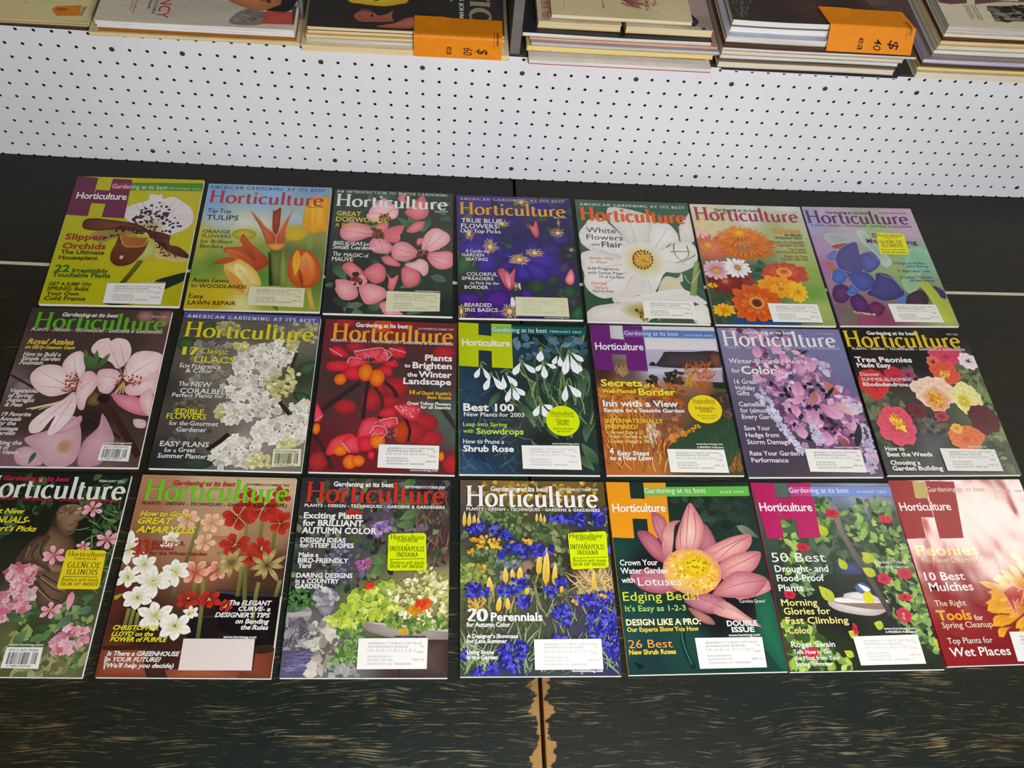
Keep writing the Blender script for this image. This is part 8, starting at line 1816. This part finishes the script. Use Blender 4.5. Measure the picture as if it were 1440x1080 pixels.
  [('T','20',42,983,174,75,'#e6e4e0','Sb',0),('T','Perennials',192,983,521,51,'#efedea','b',0),('T','for Autumn Color',38,1021,314,28,'#efedea','b',0),('T',"A Designer's Showcase",40,1091,362,24,'#efedea','b',0),('T','for Late Summer',40,1122,291,24,'#efedea','b',0),('T','Using Stone',40,1189,208,24,'#efedea','b',0),('T','in the Garden',40,1221,232,24,'#efedea','b',0),('T','www.hortmag.com',687,1300,880,15,'#efedea','b',0)],
  [('sticker','sticker_lime','c',[719,390,983,374,979,630,728,645],[('T','Horticulture',729,424,954,35,'#5c6a08','S',0),('T','SYMPOSIUM',772,443,905,18,'#5c6a08','S',6),('T','in',829,466,845,11,'#5c6a08','S',0),('T','INDIANAPOLIS',731,505,960,35,'#5c6a08','S',2),('T','INDIANA',774,544,917,32,'#5c6a08','S',4),('T','Brochure with details',743,591,965,20,'#5c6a08','SI',0),('T','SIGN-UP INSIDE',735,620,962,23,'#5c6a08','SI',0),('Ln','#6a6a10',4,[742,568,976,558],1)]),('address_label','label_paper','r',[460,1101,886,1098,884,1285,459,1287],[('T','#BXBNBDH ****CAR-RT SORT**B-002',519,1138,852,13,'#a8a8b0','s',1),('T','#INDEPENDENT JRN00786',519,1158,766,13,'#a8a8b0','s',1),('T','NC',843,1156,864,13,'#a8a8b0','s',1),('T','|.||..|.|.||..|.|..||.|.|..|.||..|',519,1179,809,13,'#a8a8b0','s',1),('T','PAID',817,1191,860,13,'#a8a8b0','s',1),('T','APR 02',792,1236,864,13,'#a8a8b0','s',1),('T','XXX XXXXXXXXX',519,1218,664,13,'#a8a8b0','s',1),('T','00 XXX XXX XX',519,1238,672,13,'#a8a8b0','s',1),('T','XXXXXXXX XX  00000-0000',519,1261,783,13,'#a8a8b0','s',1)])], '5a5a40', 'print'),
'C5': ('gardening magazine with one big pink lotus on dark green, orange logo', 0.3554, 0.4459, 0.0106, 0.2063, 0.2688,
  [('T','Gardening at its best',255,86,684,39,'#e4f0dc','s',0),('T','JUNE 2002',784,87,951,16,'#e0f0d8','m',24),('T','Horticulture',21,228,384,62,'#f2eee8','m',-3)],
  [('T','Crown Your',27,612,277,39,'#efeeea','m',0),('T','Water Garden',25,669,334,40,'#efeeea','m',0),('T','with',26,731,110,37,'#efeeea','m',0),('T','Lotuses',130,752,416,55,'#e6e4e0','s',0),('T','Edging Beds!',21,852,512,58,'#d0d83a','s',0),('T',"It's Easy as 1-2-3",26,921,416,36,'#a4cc70','m',0),('T','DESIGN LIKE A PRO:',22,1012,497,38,'#f0e6b4','b',0),('T','Our Experts Show You How',22,1053,478,28,'#e4c444','b',0),('T','26 Best',20,1156,296,51,'#e49c50','s',0),('T','New Shrub Roses',18,1196,311,29,'#e4cc44','b',0),('T',"'Carolina Queen'",769,876,944,21,'#e6e4e0','s',0),('T','DOUBLE',664,1027,862,34,'#e6e4e0','b',0),('T','ISSUE',688,1067,835,32,'#e6e4e0','b',0),('T','www.hortmag.com',661,1094,863,17,'#efeeea','m',0)],
  [('address_label','label_paper','r',[443,1100,873,1102,866,1292,445,1292],[('T','#BXBNBDH ****CAR-RT SORT**B-002',504,1139,839,13,'#707070','s',1),('T','#INDEPENDENT JRN00786',504,1160,753,13,'#707070','s',1),('T','NC',831,1161,852,13,'#707070','s',1),('T','|.||..|.|.||..|.|..||.|.|..|.||..|',504,1181,796,13,'#707070','s',1),('T','PAID',805,1198,848,13,'#707070','s',1),('T','APR 02',780,1244,853,13,'#707070','s',1),('T','XXX XXXXXXXXX',504,1221,651,13,'#707070','s',1),('T','00 XXX XXX XX',505,1242,659,13,'#707070','s',1),('T','XXXXXXXX XX  00000-0000',505,1265,772,13,'#707070','s',1)])], 'e89a18', 'print'),
'C6': ('gardening magazine with climbing vines, red morning glories and a plank table', 0.5644, 0.4465, 0.0052, 0.2071, 0.2677,
  [('P','#b41a5c',[0,0,164,4,148,425,33,425],'f',0),('P','#b41a5c',[265,4,428,-1,403,420,254,423],'f',0),('P','#b41a5c',[154,124,264,121,261,280,159,282],'f',0),('P','#7890cc',[421,31,999,29,991,101,413,108],'f',0),('P','#b84088',[266,31,421,31,413,108,259,104],'f',0),('T','Gardening at its best',258,79,687,39,'#e8e4f0','s',0),('T','AUGUST 2002',744,79,959,17,'#e0e0f0','m',24),('T','Horticulture',26,221,394,63,'#f2ecf0','m',-3)],
  [('T','50 Best',34,595,400,66,'#e6e4e0','s',0),('T','Drought- and',40,665,400,46,'#efefec','m',0),('T','Flood-Proof',40,730,357,45,'#efefec','m',0),('T','Plants',38,798,201,44,'#efefec','m',0),('T','Morning',34,897,273,44,'#e8dc84','m',0),('T','Glories for',39,955,344,44,'#e8dc84','m',0),('T','Fast Climbing',39,1017,449,43,'#e8dc84','m',0),('T','Color',41,1081,183,43,'#e8dc84','m',0),('T','Roger Swain',41,1168,323,35,'#efefec','m',0),('T','Tells How to Get',45,1212,291,27,'#efefec','m',0),('T','the Most from Your',43,1250,338,27,'#efefec','m',0),('T','String Trimmer',45,1287,281,26,'#efefec','m',0),('T',"'Scarlett O'Hara'",728,611,945,22,'#e6e4e0','s',0),('T','Morning Glories',733,643,958,21,'#e6e4e0','s',0),('T','www.hortmag.com',669,1063,875,16,'#efefec','m',0),('T','A PRIMEDIA Publication',673,1085,878,14,'#e6e4e0','b',0)],
  [('address_label','label_paper','r',[452,1105,880,1097,881,1285,458,1289],[('T','#BXBNBDH ****CAR-RT SORT**B-002',513,1141,847,13,'#b4b4b8','s',1),('T','#INDEPENDENT JRN00786',514,1161,762,13,'#b4b4b8','s',1),('T','NC',839,1155,860,13,'#b4b4b8','s',1),('T','|.||..|.|.||..|.|..||.|.|..|.||..|',514,1181,805,13,'#b4b4b8','s',1),('T','PAID',815,1190,857,13,'#b4b4b8','s',1),('T','APR 02',790,1235,863,13,'#b4b4b8','s',1),('T','XXX XXXXXXXXX',516,1220,661,13,'#b4b4b8','s',1),('T','00 XXX XXX XX',516,1240,670,13,'#b4b4b8','s',1),('T','XXXXXXXX XX  00000-0000',517,1262,782,13,'#b4b4b8','s',1)])], 'b8185c', 'print'),
'C7': ('gardening magazine with a giant red peony cover, rippled and glossy', 0.7717, 0.4530, 0.0199, 0.2032, 0.2688,
  [('P','#9c1820',[0,0,180,5,141,444,-18,449],'f',0),('P','#9c1820',[277,7,493,14,414,449,241,449],'f',0),('P','#9c1820',[144,143,251,144,250,290,156,288],'f',0),('P','#c0a860',[178,12,279,16,260,137,160,138],'f',0),('T','Gardening at its best',264,93,709,39,'#f0d8c8','s',0),('T','APRIL 2003',793,102,1005,18,'#f0d8c8','m',20),('T','Horticulture',23,238,400,63,'#f4ece8','m',-3)],
  [('T','Peonies',35,574,485,75,'#f0a418','b',0),('T','You Never Dreamed Of',50,626,498,37,'#e8c894','s',0),('T','10 Best',38,750,322,56,'#f0e8e4','m',0),('T','Mulches',47,825,356,59,'#f0e8e4','m',0),('T','The Right',49,928,266,39,'#f0e0c0','s',0),('T','Tools',36,1022,274,64,'#f0a418','b',0),('T','for',290,1028,350,36,'#f0e0c0','m',0),('T','Spring Cleanup',50,1075,399,39,'#f0e0c0','s',0),('T','Top Plants for',53,1178,360,38,'#e6e4e0','s',0),('T','Wet Places',45,1259,455,55,'#f0e8e4','m',0)],
  [('address_label','label_paper','r',[495,1111,952,1114,931,1304,482,1303],[('T','#BXBNBDH ****CAR-RT SORT**B-002',556,1150,913,13,'#6a6a6a','s',1),('T','#INDEPENDENT JRN00786',555,1171,820,13,'#6a6a6a','s',1),('T','NC',902,1173,925,13,'#6a6a6a','s',1),('T','|.||..|.|.||..|.|..||.|.|..|.||..|',554,1192,864,13,'#6a6a6a','s',1),('T','PAID',872,1210,918,13,'#6a6a6a','s',1),('T','APR 02',842,1255,920,13,'#6a6a6a','s',1),('T','XXX XXXXXXXXX',551,1232,706,13,'#6a6a6a','s',1),('T','00 XXX XXX XX',549,1254,714,13,'#6a6a6a','s',1),('T','XXXXXXXX XX  00000-0000',548,1277,831,13,'#6a6a6a','s',1)])], 'a81e26', 'print_wavy'),
}
# ------------------------------------------------------------------ the piles on the shelf
EDGE = {}
def paler(c, k):
    """a hex colour as linear values, k times as light but never whiter than paper"""
    q = [x * k for x in lin(c)]; m_ = max(q)
    return tuple(x * min(1, .86 / m_) for x in q)
def edge(c1, c2):
    if (c1, c2) not in EDGE: EDGE[(c1, c2)] = page_edges('page_edges_' + c1[1:], paler(c1, 1.6), paler(c2, 1.6))
    return EDGE[(c1, c2)]
COVERM = {}
def coverm(c):
    if c not in COVERM: COVERM[c] = plain('cover_' + c[1:], paler(c, 1.45), 0.4, 0.4, 0.12, 35)
    return COVERM[c]
NSEG = 10
def sheet_block(x0, x1, yf, yb, zb, zt, inset=0.0):
    """block between two wavy surfaces, as a pile of paper lies"""
    mb = MB(); V = []; n = NSEG + 1
    for i in range(n):
        x = x0 + inset + (x1 - x0 - 2 * inset) * i / NSEG; t = x
        for y in (yf + inset, yb - inset):
            V += [(x, y, zb(t)), (x, y, zt(t))]
    F = []
    for i in range(NSEG):
        a, b = 4 * i, 4 * i + 4
        F += [(a, b, b + 1, a + 1), (a + 2, a + 3, b + 3, b + 2), (a + 1, b + 1, b + 3, a + 3), (a, a + 2, b + 2, b)]
    F += [(0, 1, 3, 2), (4 * NSEG, 4 * NSEG + 2, 4 * NSEG + 3, 4 * NSEG + 1)]
    mb.add(V, F); return mb

PILE_TOP = {}
def pile(sid, z, group, items, wave=0.0):
    rnd = random.Random(len(sid) * 13 + int(sid[1:]))
    base = lambda t: z
    for k, (name, x0, x1, yf, dep, th, e, cov, bk, label) in enumerate(items):
        a1, p1 = rnd.uniform(-.08, .08), rnd.uniform(0, 6)
        top = (lambda b_, th_, a_, p_: (lambda t: b_(t) + 4e-5 + th_ * (1 + a_ * math.sin(p_ + 16 * t)) ))(base, th, a1, p1)
        zb0 = base((x0 + x1) / 2)
        r = empty(name, ((x0 + x1) / 2, yf + dep / 2, zb0))
        inv = Matrix.Translation((-(x0 + x1) / 2, -yf - dep / 2, -zb0))
        ct = min(0.0009, th * .16); cin = 0.0006
        def put(mb, n, m):
            o = mb.build(n, m, r); o.matrix_parent_inverse = inv; return o
        b1 = (lambda f, c_: (lambda t: f(t) + c_))(base, ct); t1 = (lambda f, c_: (lambda t: f(t) - c_))(top, ct)
        b0 = (lambda f: (lambda t: f(t) + 6e-5))(base)
        put(sheet_block(x0, x1, yf, yf + dep, b0, b1), 'back_cover', coverm(bk))
        put(sheet_block(x0, x1, yf, yf + dep, b1, t1, .0009), 'page_block', edge(*e))
        fc = put(sheet_block(x0, x1, yf, yf + dep, t1, top), 'front_cover', coverm(cov))
        tag(r, label, 'book' if 'book' in name else 'magazine', group)
        if sid in ART and k == len(items) - 1:
            p = Print(x1 - x0, dep, 0.0, 3); run_ops(p, ART[sid])
            p.Cc = [tuple(min(.86, v * 1.7) for v in q) for q in p.Cc]
            o = p.obj('printed_picture', M['print_matte'], fc)
            o.matrix_parent_inverse = Matrix.Identity(4)
            for v in o.data.vertices:
                tt = v.co.x / (x1 - x0) + .5
                seg = min(NSEG - 1, max(0, int(tt * NSEG))); f = tt * NSEG - seg
                xa = x0 + (x1 - x0) * seg / NSEG; zz = top(xa) * (1 - f) + top(xa + (x1 - x0) / NSEG) * f
                v.co = Vector(((x0 + x1) / 2 + v.co.x, yf + dep / 2 + v.co.y, zz + 2e-4 + v.co.z * 8))
        base = top
    PILE_TOP[sid] = base

WH = ('#d6d4d0', '#9a9894'); CR = ('#d8c8a0', '#a08c62'); CW = ('#d8d0bc', '#a09680'); GY = ('#b4b0aa', '#76726c'); YC = ('#e0cc8c', '#b09a58'); LV = ('#b8b2bc', '#7c7684'); BR = ('#8a5a24', '#5c3a14'); DK = ('#4a3c34', '#241c18'); PC = ('#d0b098', '#94745c'); TN = ('#b0a078', '#84744c'); SV = ('#dcdcde', '#8c8c90')
Z0 = 0.2526
G = 'magazines and books piled on the shelf'
pile('S1', Z0, G, [
 ('magazine', -.785, -.5065, 1.1985, .21, .004, TN, '#8a7850', '#6a5c40', 'thin tan magazine underneath the leftmost beige one'),
 ('magazine', -.79, -.508, 1.1975, .21, .0048, TN, '#a8946a', '#8a7850', 'beige magazine with a small orange sticker at the far left of the shelf')])
pile('S2', Z0, G, [
 ('magazine', -.507, -.196, 1.1805, .225, .0052, CR, '#c8b890', '#b0a078', 'wide cream magazine at the bottom of the pile with the portrait cover'),
 ('folder', -.493, -.2075, 1.184, .21, .0068, BR, '#8a5a24', '#8a5a24', 'brown folder between the white magazines and the cream one below'),
 ('magazine', -.4935, -.2085, 1.184, .208, .0062, SV, '#c8c4bc', '#d0ccc4', 'white-edged magazine lying on the brown folder'),
 ('magazine', -.4945, -.2095, 1.1835, .208, .0062, SV, '#aca496', '#c8c4bc', 'pale magazine with a portrait and red sideways lettering on its cover')])
pile('S3', Z0, G, [
 ('magazine', -.199, .112, 1.170, .22, .0098, CR, '#d0bc90', '#d0bc90', 'wide cream magazine at the bottom of the pile with the black cover'),
 ('magazine', -.192, .104, 1.1775, .21, .0085, GY, '#b0aca4', '#a09c90', 'grey-edged magazine second from the bottom under the black cover'),
 ('magazine', -.1915, .103, 1.176, .21, .0062, CR, '#b09468', '#98805a', 'cream-edged magazine third from the bottom under the black cover'),
 ('magazine', -.189, .104, 1.179, .21, .0058, CR, '#a88c58', '#a88c58', 'cream-edged magazine directly below the black cover'),
 ('magazine', -.1885, .1035, 1.178, .21, .0072, CR, '#262422', '#3a342c', 'magazine with a black cover and big tan sideways title')])
pile('S4', Z0, G, [
 ('magazine', .1425, .4275, 1.166, .21, .0066, WH, '#d0ccc8', '#9c2018', 'white magazine with a red lower edge, lowest beside the grey divider'),
 ('magazine', .146, .422, 1.188, .205, .0068, DK, '#5a4030', '#48342c', 'dark photo-edged magazine on the red-edged white one'),
 ('magazine', .1385, .4295, 1.180, .21, .0084, YC, '#c8a858', '#c0a868', 'yellowed cream magazine in the pile under the small paperbacks'),
 ('magazine', .1445, .4385, 1.1805, .21, .0064, GY, '#8a8690', '#8a8680', 'grey-edged magazine above the yellowed cream one'),
 ('magazine', .142, .4345, 1.186, .205, .0038, PC, '#a88068', '#a88068', 'thin peach-edged magazine under the dark-covered one'),
 ('magazine', .131, .4235, 1.189, .215, .0062, WH, '#222226', '#b8b4b0', 'dark-covered magazine carrying two small paperbacks')])
zt4 = 0.2526 + .0066 + .0068 + .0084 + .0064 + .0038 + .0062 + .0009
pile('P7', zt4, G, [('paperback_book', .1535, .2815, 1.2005, .178, .0122, CR, '#a09078', '#a08c68', 'small tan paperback, left one under the large tan book')])
pile('P8', zt4, G, [('paperback_book', .2885, .424, 1.1995, .178, .0122, CR, '#a89880', '#a08c68', 'small paperback with a round red emblem, right one under the large tan book')])
pile('P9', zt4 + .0122 + .0018, G, [('book', .1735, .3905, 1.2065, .20, .0062, CW, '#b0a47e', '#b0a47e', 'large thin tan book with a sketch, topmost on two paperbacks')])
pile('S5', Z0, G, [
 ('magazine', .446, .735, 1.1745, .21, .0088, ('#20242e', '#10141c'), '#262c3a', '#d0ccc4', 'navy-edged magazine at the bottom of the pile with the forty tag'),
 ('magazine', .437, .722, 1.171, .21, .0102, CW, '#8a7a62', '#a09484', 'cream-edged magazine directly on the navy-edged one'),
 ('magazine', .436, .726, 1.176, .205, .0046, DK, '#4a3430', '#4a3a34', 'brown-edged thin magazine third up in the forty tag pile'),
 ('magazine', .437, .723, 1.1725, .21, .0072, WH, '#46424a', '#8a8680', 'white-edged magazine fourth up in the forty tag pile'),
 ('magazine', .4375, .728, 1.1725, .21, .0062, CW, '#a89c84', '#b0a898', 'cream-edged magazine fifth up in the forty tag pile'),
 ('magazine', .4375, .748, 1.1745, .21, .0044, WH, '#5c3a34', '#a8a4a0', 'white magazine sticking out right below the orange forty tag'),
 ('magazine', .440, .732, 1.180, .205, .0052, DK, '#3c2a26', '#5a4038', 'dark brown magazine below three thick white ones'),
 ('magazine', .4405, .7315, 1.181, .21, .0102, ('#c4c0b8', '#8c887e'), '#9aa2b4', '#b4b0a8', 'thick grey-white magazine, third from the top above the brown one'),
 ('magazine', .446, .7365, 1.192, .205, .0102, ('#dedcd8', '#b4b0aa'), '#54505c', '#d4d0c8', 'thick white magazine, second from the top under the dark cover'),
 ('magazine', .4475, .736, 1.195, .205, .0098, ('#dedcd8', '#b4b0aa'), '#302826', '#d4d0c8', 'thick white magazine with a dark brown cover under the orange forty tag')])
pile('S6', Z0, G, [
 ('magazine', .765, 1.06, 1.1815, .215, .0118, CW, '#a49c8c', '#c0b8a4', 'cream-white magazine, bottom one of the rightmost pile'),
 ('magazine', .764, 1.06, 1.185, .21, .0068, YC, '#8a7444', '#b09458', 'yellowed magazine, second from the bottom of the rightmost pile'),
 ('magazine', .769, 1.062, 1.1875, .21, .0062, DK, '#4a3438', '#4a3c30', 'dark-edged magazine, third from the bottom of the rightmost pile'),
 ('magazine', .768, 1.062, 1.186, .21, .0074, LV, '#847e8a', '#847e8a', 'lavender-grey magazine in the rightmost pile under a photo-edged one'),
 ('magazine', .779, 1.066, 1.190, .21, .0066, ('#8a7c70', '#3c3430'), '#6a5c54', '#7a7066', 'brown photo-edged magazine, fifth from the bottom of the rightmost pile'),
 ('magazine', .7805, 1.066, 1.1915, .21, .0076, WH, '#8a8476', '#b8b4ac', 'white magazine sixth from the bottom of the rightmost pile'),
 ('magazine', .783, 1.07, 1.1925, .21, .0074, CW, '#b49c78', '#b0a890', 'cream-white magazine seventh from the bottom of the rightmost pile'),
 ('magazine', .785, 1.07, 1.1945, .21, .0068, CR, '#8a6c44', '#a89468', 'cream magazine below the black-edged one in the rightmost pile'),
 ('magazine', .786, 1.072, 1.1955, .21, .0056, ('#5c3a20', '#14100e'), '#2c201a', '#3a2a20', 'black and orange-edged magazine in the rightmost pile'),
 ('magazine', .785, 1.072, 1.1955, .21, .0062, CW, '#b0a890', '#a8a08c', 'cream-edged magazine second from the top of the rightmost pile'),
 ('magazine', .785, 1.074, 1.196, .21, .0122, GY, '#b0a690', '#9c9484', 'thick grey-edged magazine on top of the rightmost pile')])

for x0, x1, y0, lab in ((-.2055, -.2005, 1.238, 'narrow grey divider board left of the black-covered pile'), (.1145, .1295, 1.187, 'grey divider board between the black-covered pile and the paperbacks')):
    a = MB(); a.box(x0, y0, Z0, x1, 1.58, .46, .0012)
    tag(a.build('shelf_divider', M['divider']), lab, 'divider')

# orange price cards folded over the front of two piles
def price_card(x0, x1, skew, yfold, ztop, flat, hang, lean, lines, small, label):
    r = empty('price_card', ((x0 + x1) / 2, yfold, ztop)); N = 12; th = .00035
    def at(a, s, d=0.0):
        """a across 0..1, s metres along from the back edge, d off the surface"""
        x = x0 + (x1 - x0) * a; R = .0035; L1 = flat - R
        if s <= L1: y, z, ny, nz = yfold + flat - s, ztop, 0, 1
        else:
            an = min(1.5708, (s - L1) / R); ny, nz = -math.sin(an), math.cos(an)
            y = yfold + R - R * math.sin(an) ; z = ztop - R + R * math.cos(an)
            e = s - L1 - R * 1.5708
            if e > 0: z -= e; y -= e * lean
        x += skew * (1 - min(1, s / flat))
        lift = .002 * max(0, 1 - s / flat) ** 2 * (1 if a < .4 else .3)
        return (x - (x0 + x1) / 2, y + ny * d - yfold, z + nz * d + lift - ztop)
    tot = flat + hang; S_ = [tot * i / 22 for i in range(23)]
    V = []; F = []
    for d in (0, th):
        for s in S_:
            for i in range(N + 1): V.append(at(i / N, s, d))
    n = (N + 1) * len(S_)
    for j in range(len(S_) - 1):
        for i in range(N):
            q = (j * (N + 1) + i, j * (N + 1) + i + 1, (j + 1) * (N + 1) + i + 1, (j + 1) * (N + 1) + i)
            F.append(q); F.append(tuple(k + n for k in reversed(q)))
    ring = [i for i in range(N + 1)] + [j * (N + 1) + N for j in range(1, len(S_))] + [(len(S_) - 1) * (N + 1) + i for i in range(N - 1, -1, -1)] + [j * (N + 1) for j in range(len(S_) - 2, 0, -1)]
    for k in range(len(ring)): a_, b_ = ring[k], ring[(k + 1) % len(ring)]; F.append((a_, b_, b_ + n, a_ + n))
    mesh_obj('card', V, F, M['orange_card'], r)
    def write(txt, a, s0, s1, cap, bold, name, m, lay):
        V2, F2 = sans_text(txt, bold, 1, .12)
        mn, mx = min(p[0] for p in V2), max(p[0] for p in V2); k = (s1 - s0) / (mx - mn)
        vv = [at(a + p[1] / 100 * cap / (x1 - x0), s0 + (p[0] - mn) * k, th + 6e-5 * lay) for p in V2]
        mesh_obj(name, vv, F2, m, r)
    for i, (txt, a, s0, s1, cap) in enumerate(lines): write(txt, a, s0, s1, cap, .006, 'handwriting', M['marker'], 1 + i)
    for i, (txt, a, s0, s1, cap) in enumerate(small): write(txt, a, s0, s1, cap, .01 if i else .02, 'printed_name', coverm('#6a3a08') if i else M['marker'], 5 + i)
    tag(r, label, 'price tag')
price_card(-.0315, .1005, 0, 1.168, PILE_TOP['S3'](.03) + .0006, .044, .034, .05,
    [('$', .72, .0605, .070, .0155), ('60', .56, .0595, .072, .0135), ('ea', .37, .0590, .0725, .011)],
    [('NURSERY', .93, .030, .056, .0035), ('plants & garden supply', .90, .028, .060, .0018)],
    'orange price card marked 60 hanging from the black-covered pile')
price_card(.598, .734, -.012, 1.1905, PILE_TOP['S5'](.66) + .0006, .042, .031, .64,
    [('$', .72, .056, .0675, .0155), ('40', .54, .0555, .0695, .0125), ('ea', .36, .055, .070, .011)],
    [('NURSERY', .93, .026, .050, .0035), ('plants & garden supply', .90, .024, .052, .0018)],
    'orange price card marked 40 hanging from the dark-covered pile')
# ------------------------------------------------------------------ the magazines laid out on the tables
T_ = 0.0045
def magazine(key, label, x, y, rz, w, L, mast, words, stock, spine_col, mat='print', t=T_):
    r = empty('magazine', (x, y, 0), rz)
    hx, hy = w / 2, L / 2
    a = MB(); a.box(-hx, -hy, 0.0001, hx, hy, 0.0004); a.build('back_cover', M['cover_stock'], r)
    a = MB()                                                    # leaves, set back a little and slightly uneven
    a.box(-hx + .0008, -hy + .0004, 0.0004, hx - .0006, hy - .0004, t - .0003); a.build('page_block', M['pages'], r)
    p = Print(w, L, t + 2e-5, hash_(key))
    run_ops(p, ART[key])
    q = Print(w, L, p.z + 3e-5); run_ops(q, mast)
    p.z = q.z + 1e-5; run_ops(p, words)                          # the cover lines are printed on the cover itself
    a = MB(); a.box(-hx, -hy, t - .0003, hx, hy, t)
    cov = p.obj('front_cover', M[mat], r, a)
    a = MB(); a.box(-hx - .0003, -hy, .0001, -hx + .0004, hy, t); a.build('spine', plain('spine_' + spine_col, '#' + spine_col, .35, .4, .05), r)
    if q.F: q.obj('masthead_lettering', M['text'], cov)
    zt = p.z + 5e-5
    for s in stock:
        sticker(r, w, L, zt, *s); zt += 2.5e-4
    tag(r, label, 'magazine', 'gardening magazines laid out in three rows')
    return r

def hash_(k): return ord(k[0]) * 31 + int(k[1:])

def sticker(r, w, L, z, name, mat, shape, pts, ops, label=None):
    """a stuck-on label: a thin sheet of its own with its printing"""
    p = Print(w, L, 0)
    if shape == 'r': poly = list(zip(pts[::2], pts[1::2]))
    elif shape == 'o':
        cx, cy, rx, ry = pts; poly = [(cx + rx * math.cos(-6.2832 * i / 36), cy + ry * math.sin(-6.2832 * i / 36)) for i in range(36)]
    else:                                                       # rounded corners
        q = list(zip(pts[::2], pts[1::2])); poly = []
        for i in range(4):
            b = Vector(q[i]); a_ = Vector(q[i - 1]); c = Vector(q[(i + 1) % 4])
            e1 = b + (a_ - b).normalized() * 22; e2 = b + (c - b).normalized() * 22
            for k in range(5):
                tt = k / 4; v = e1 * (1 - tt) ** 2 + b * 2 * tt * (1 - tt) + e2 * tt ** 2; poly.append((v.x, v.y))
    loc = [p.xy(u, v) for u, v in poly]
    if sum(loc[i - 1][0] * loc[i][1] - loc[i][0] * loc[i - 1][1] for i in range(len(loc))) < 0: loc.reverse()
    a = MB(); a.prism(loc, z, z + 1.2e-4)
    d = Print(w, L, z + 1.6e-4); run_ops(d, ops)
    V, F, MI = list(a.v), list(a.f), [0] * len(a.f)
    n = len(V); V += d.V; F += [tuple(i + n for i in f) for f in d.F]; MI += [1] * len(d.F)
    o = mesh_obj(name, V, F, [M[mat], M['text']], r, MI)
    at = o.data.attributes.new('ink', 'FLOAT_COLOR', 'POINT')
    at.data.foreach_set('color', [x for c in [(.8, .8, .8)] * n + d.Cc for x in (*c, 1.0)])
    if label: o['label'] = label
    return o

for key, (label, x, y, rz, w, L, mast, words, stock, spine, mat) in MAGS.items():
    magazine(key, label, x, y, rz, w, L, mast, words, stock, spine, mat)
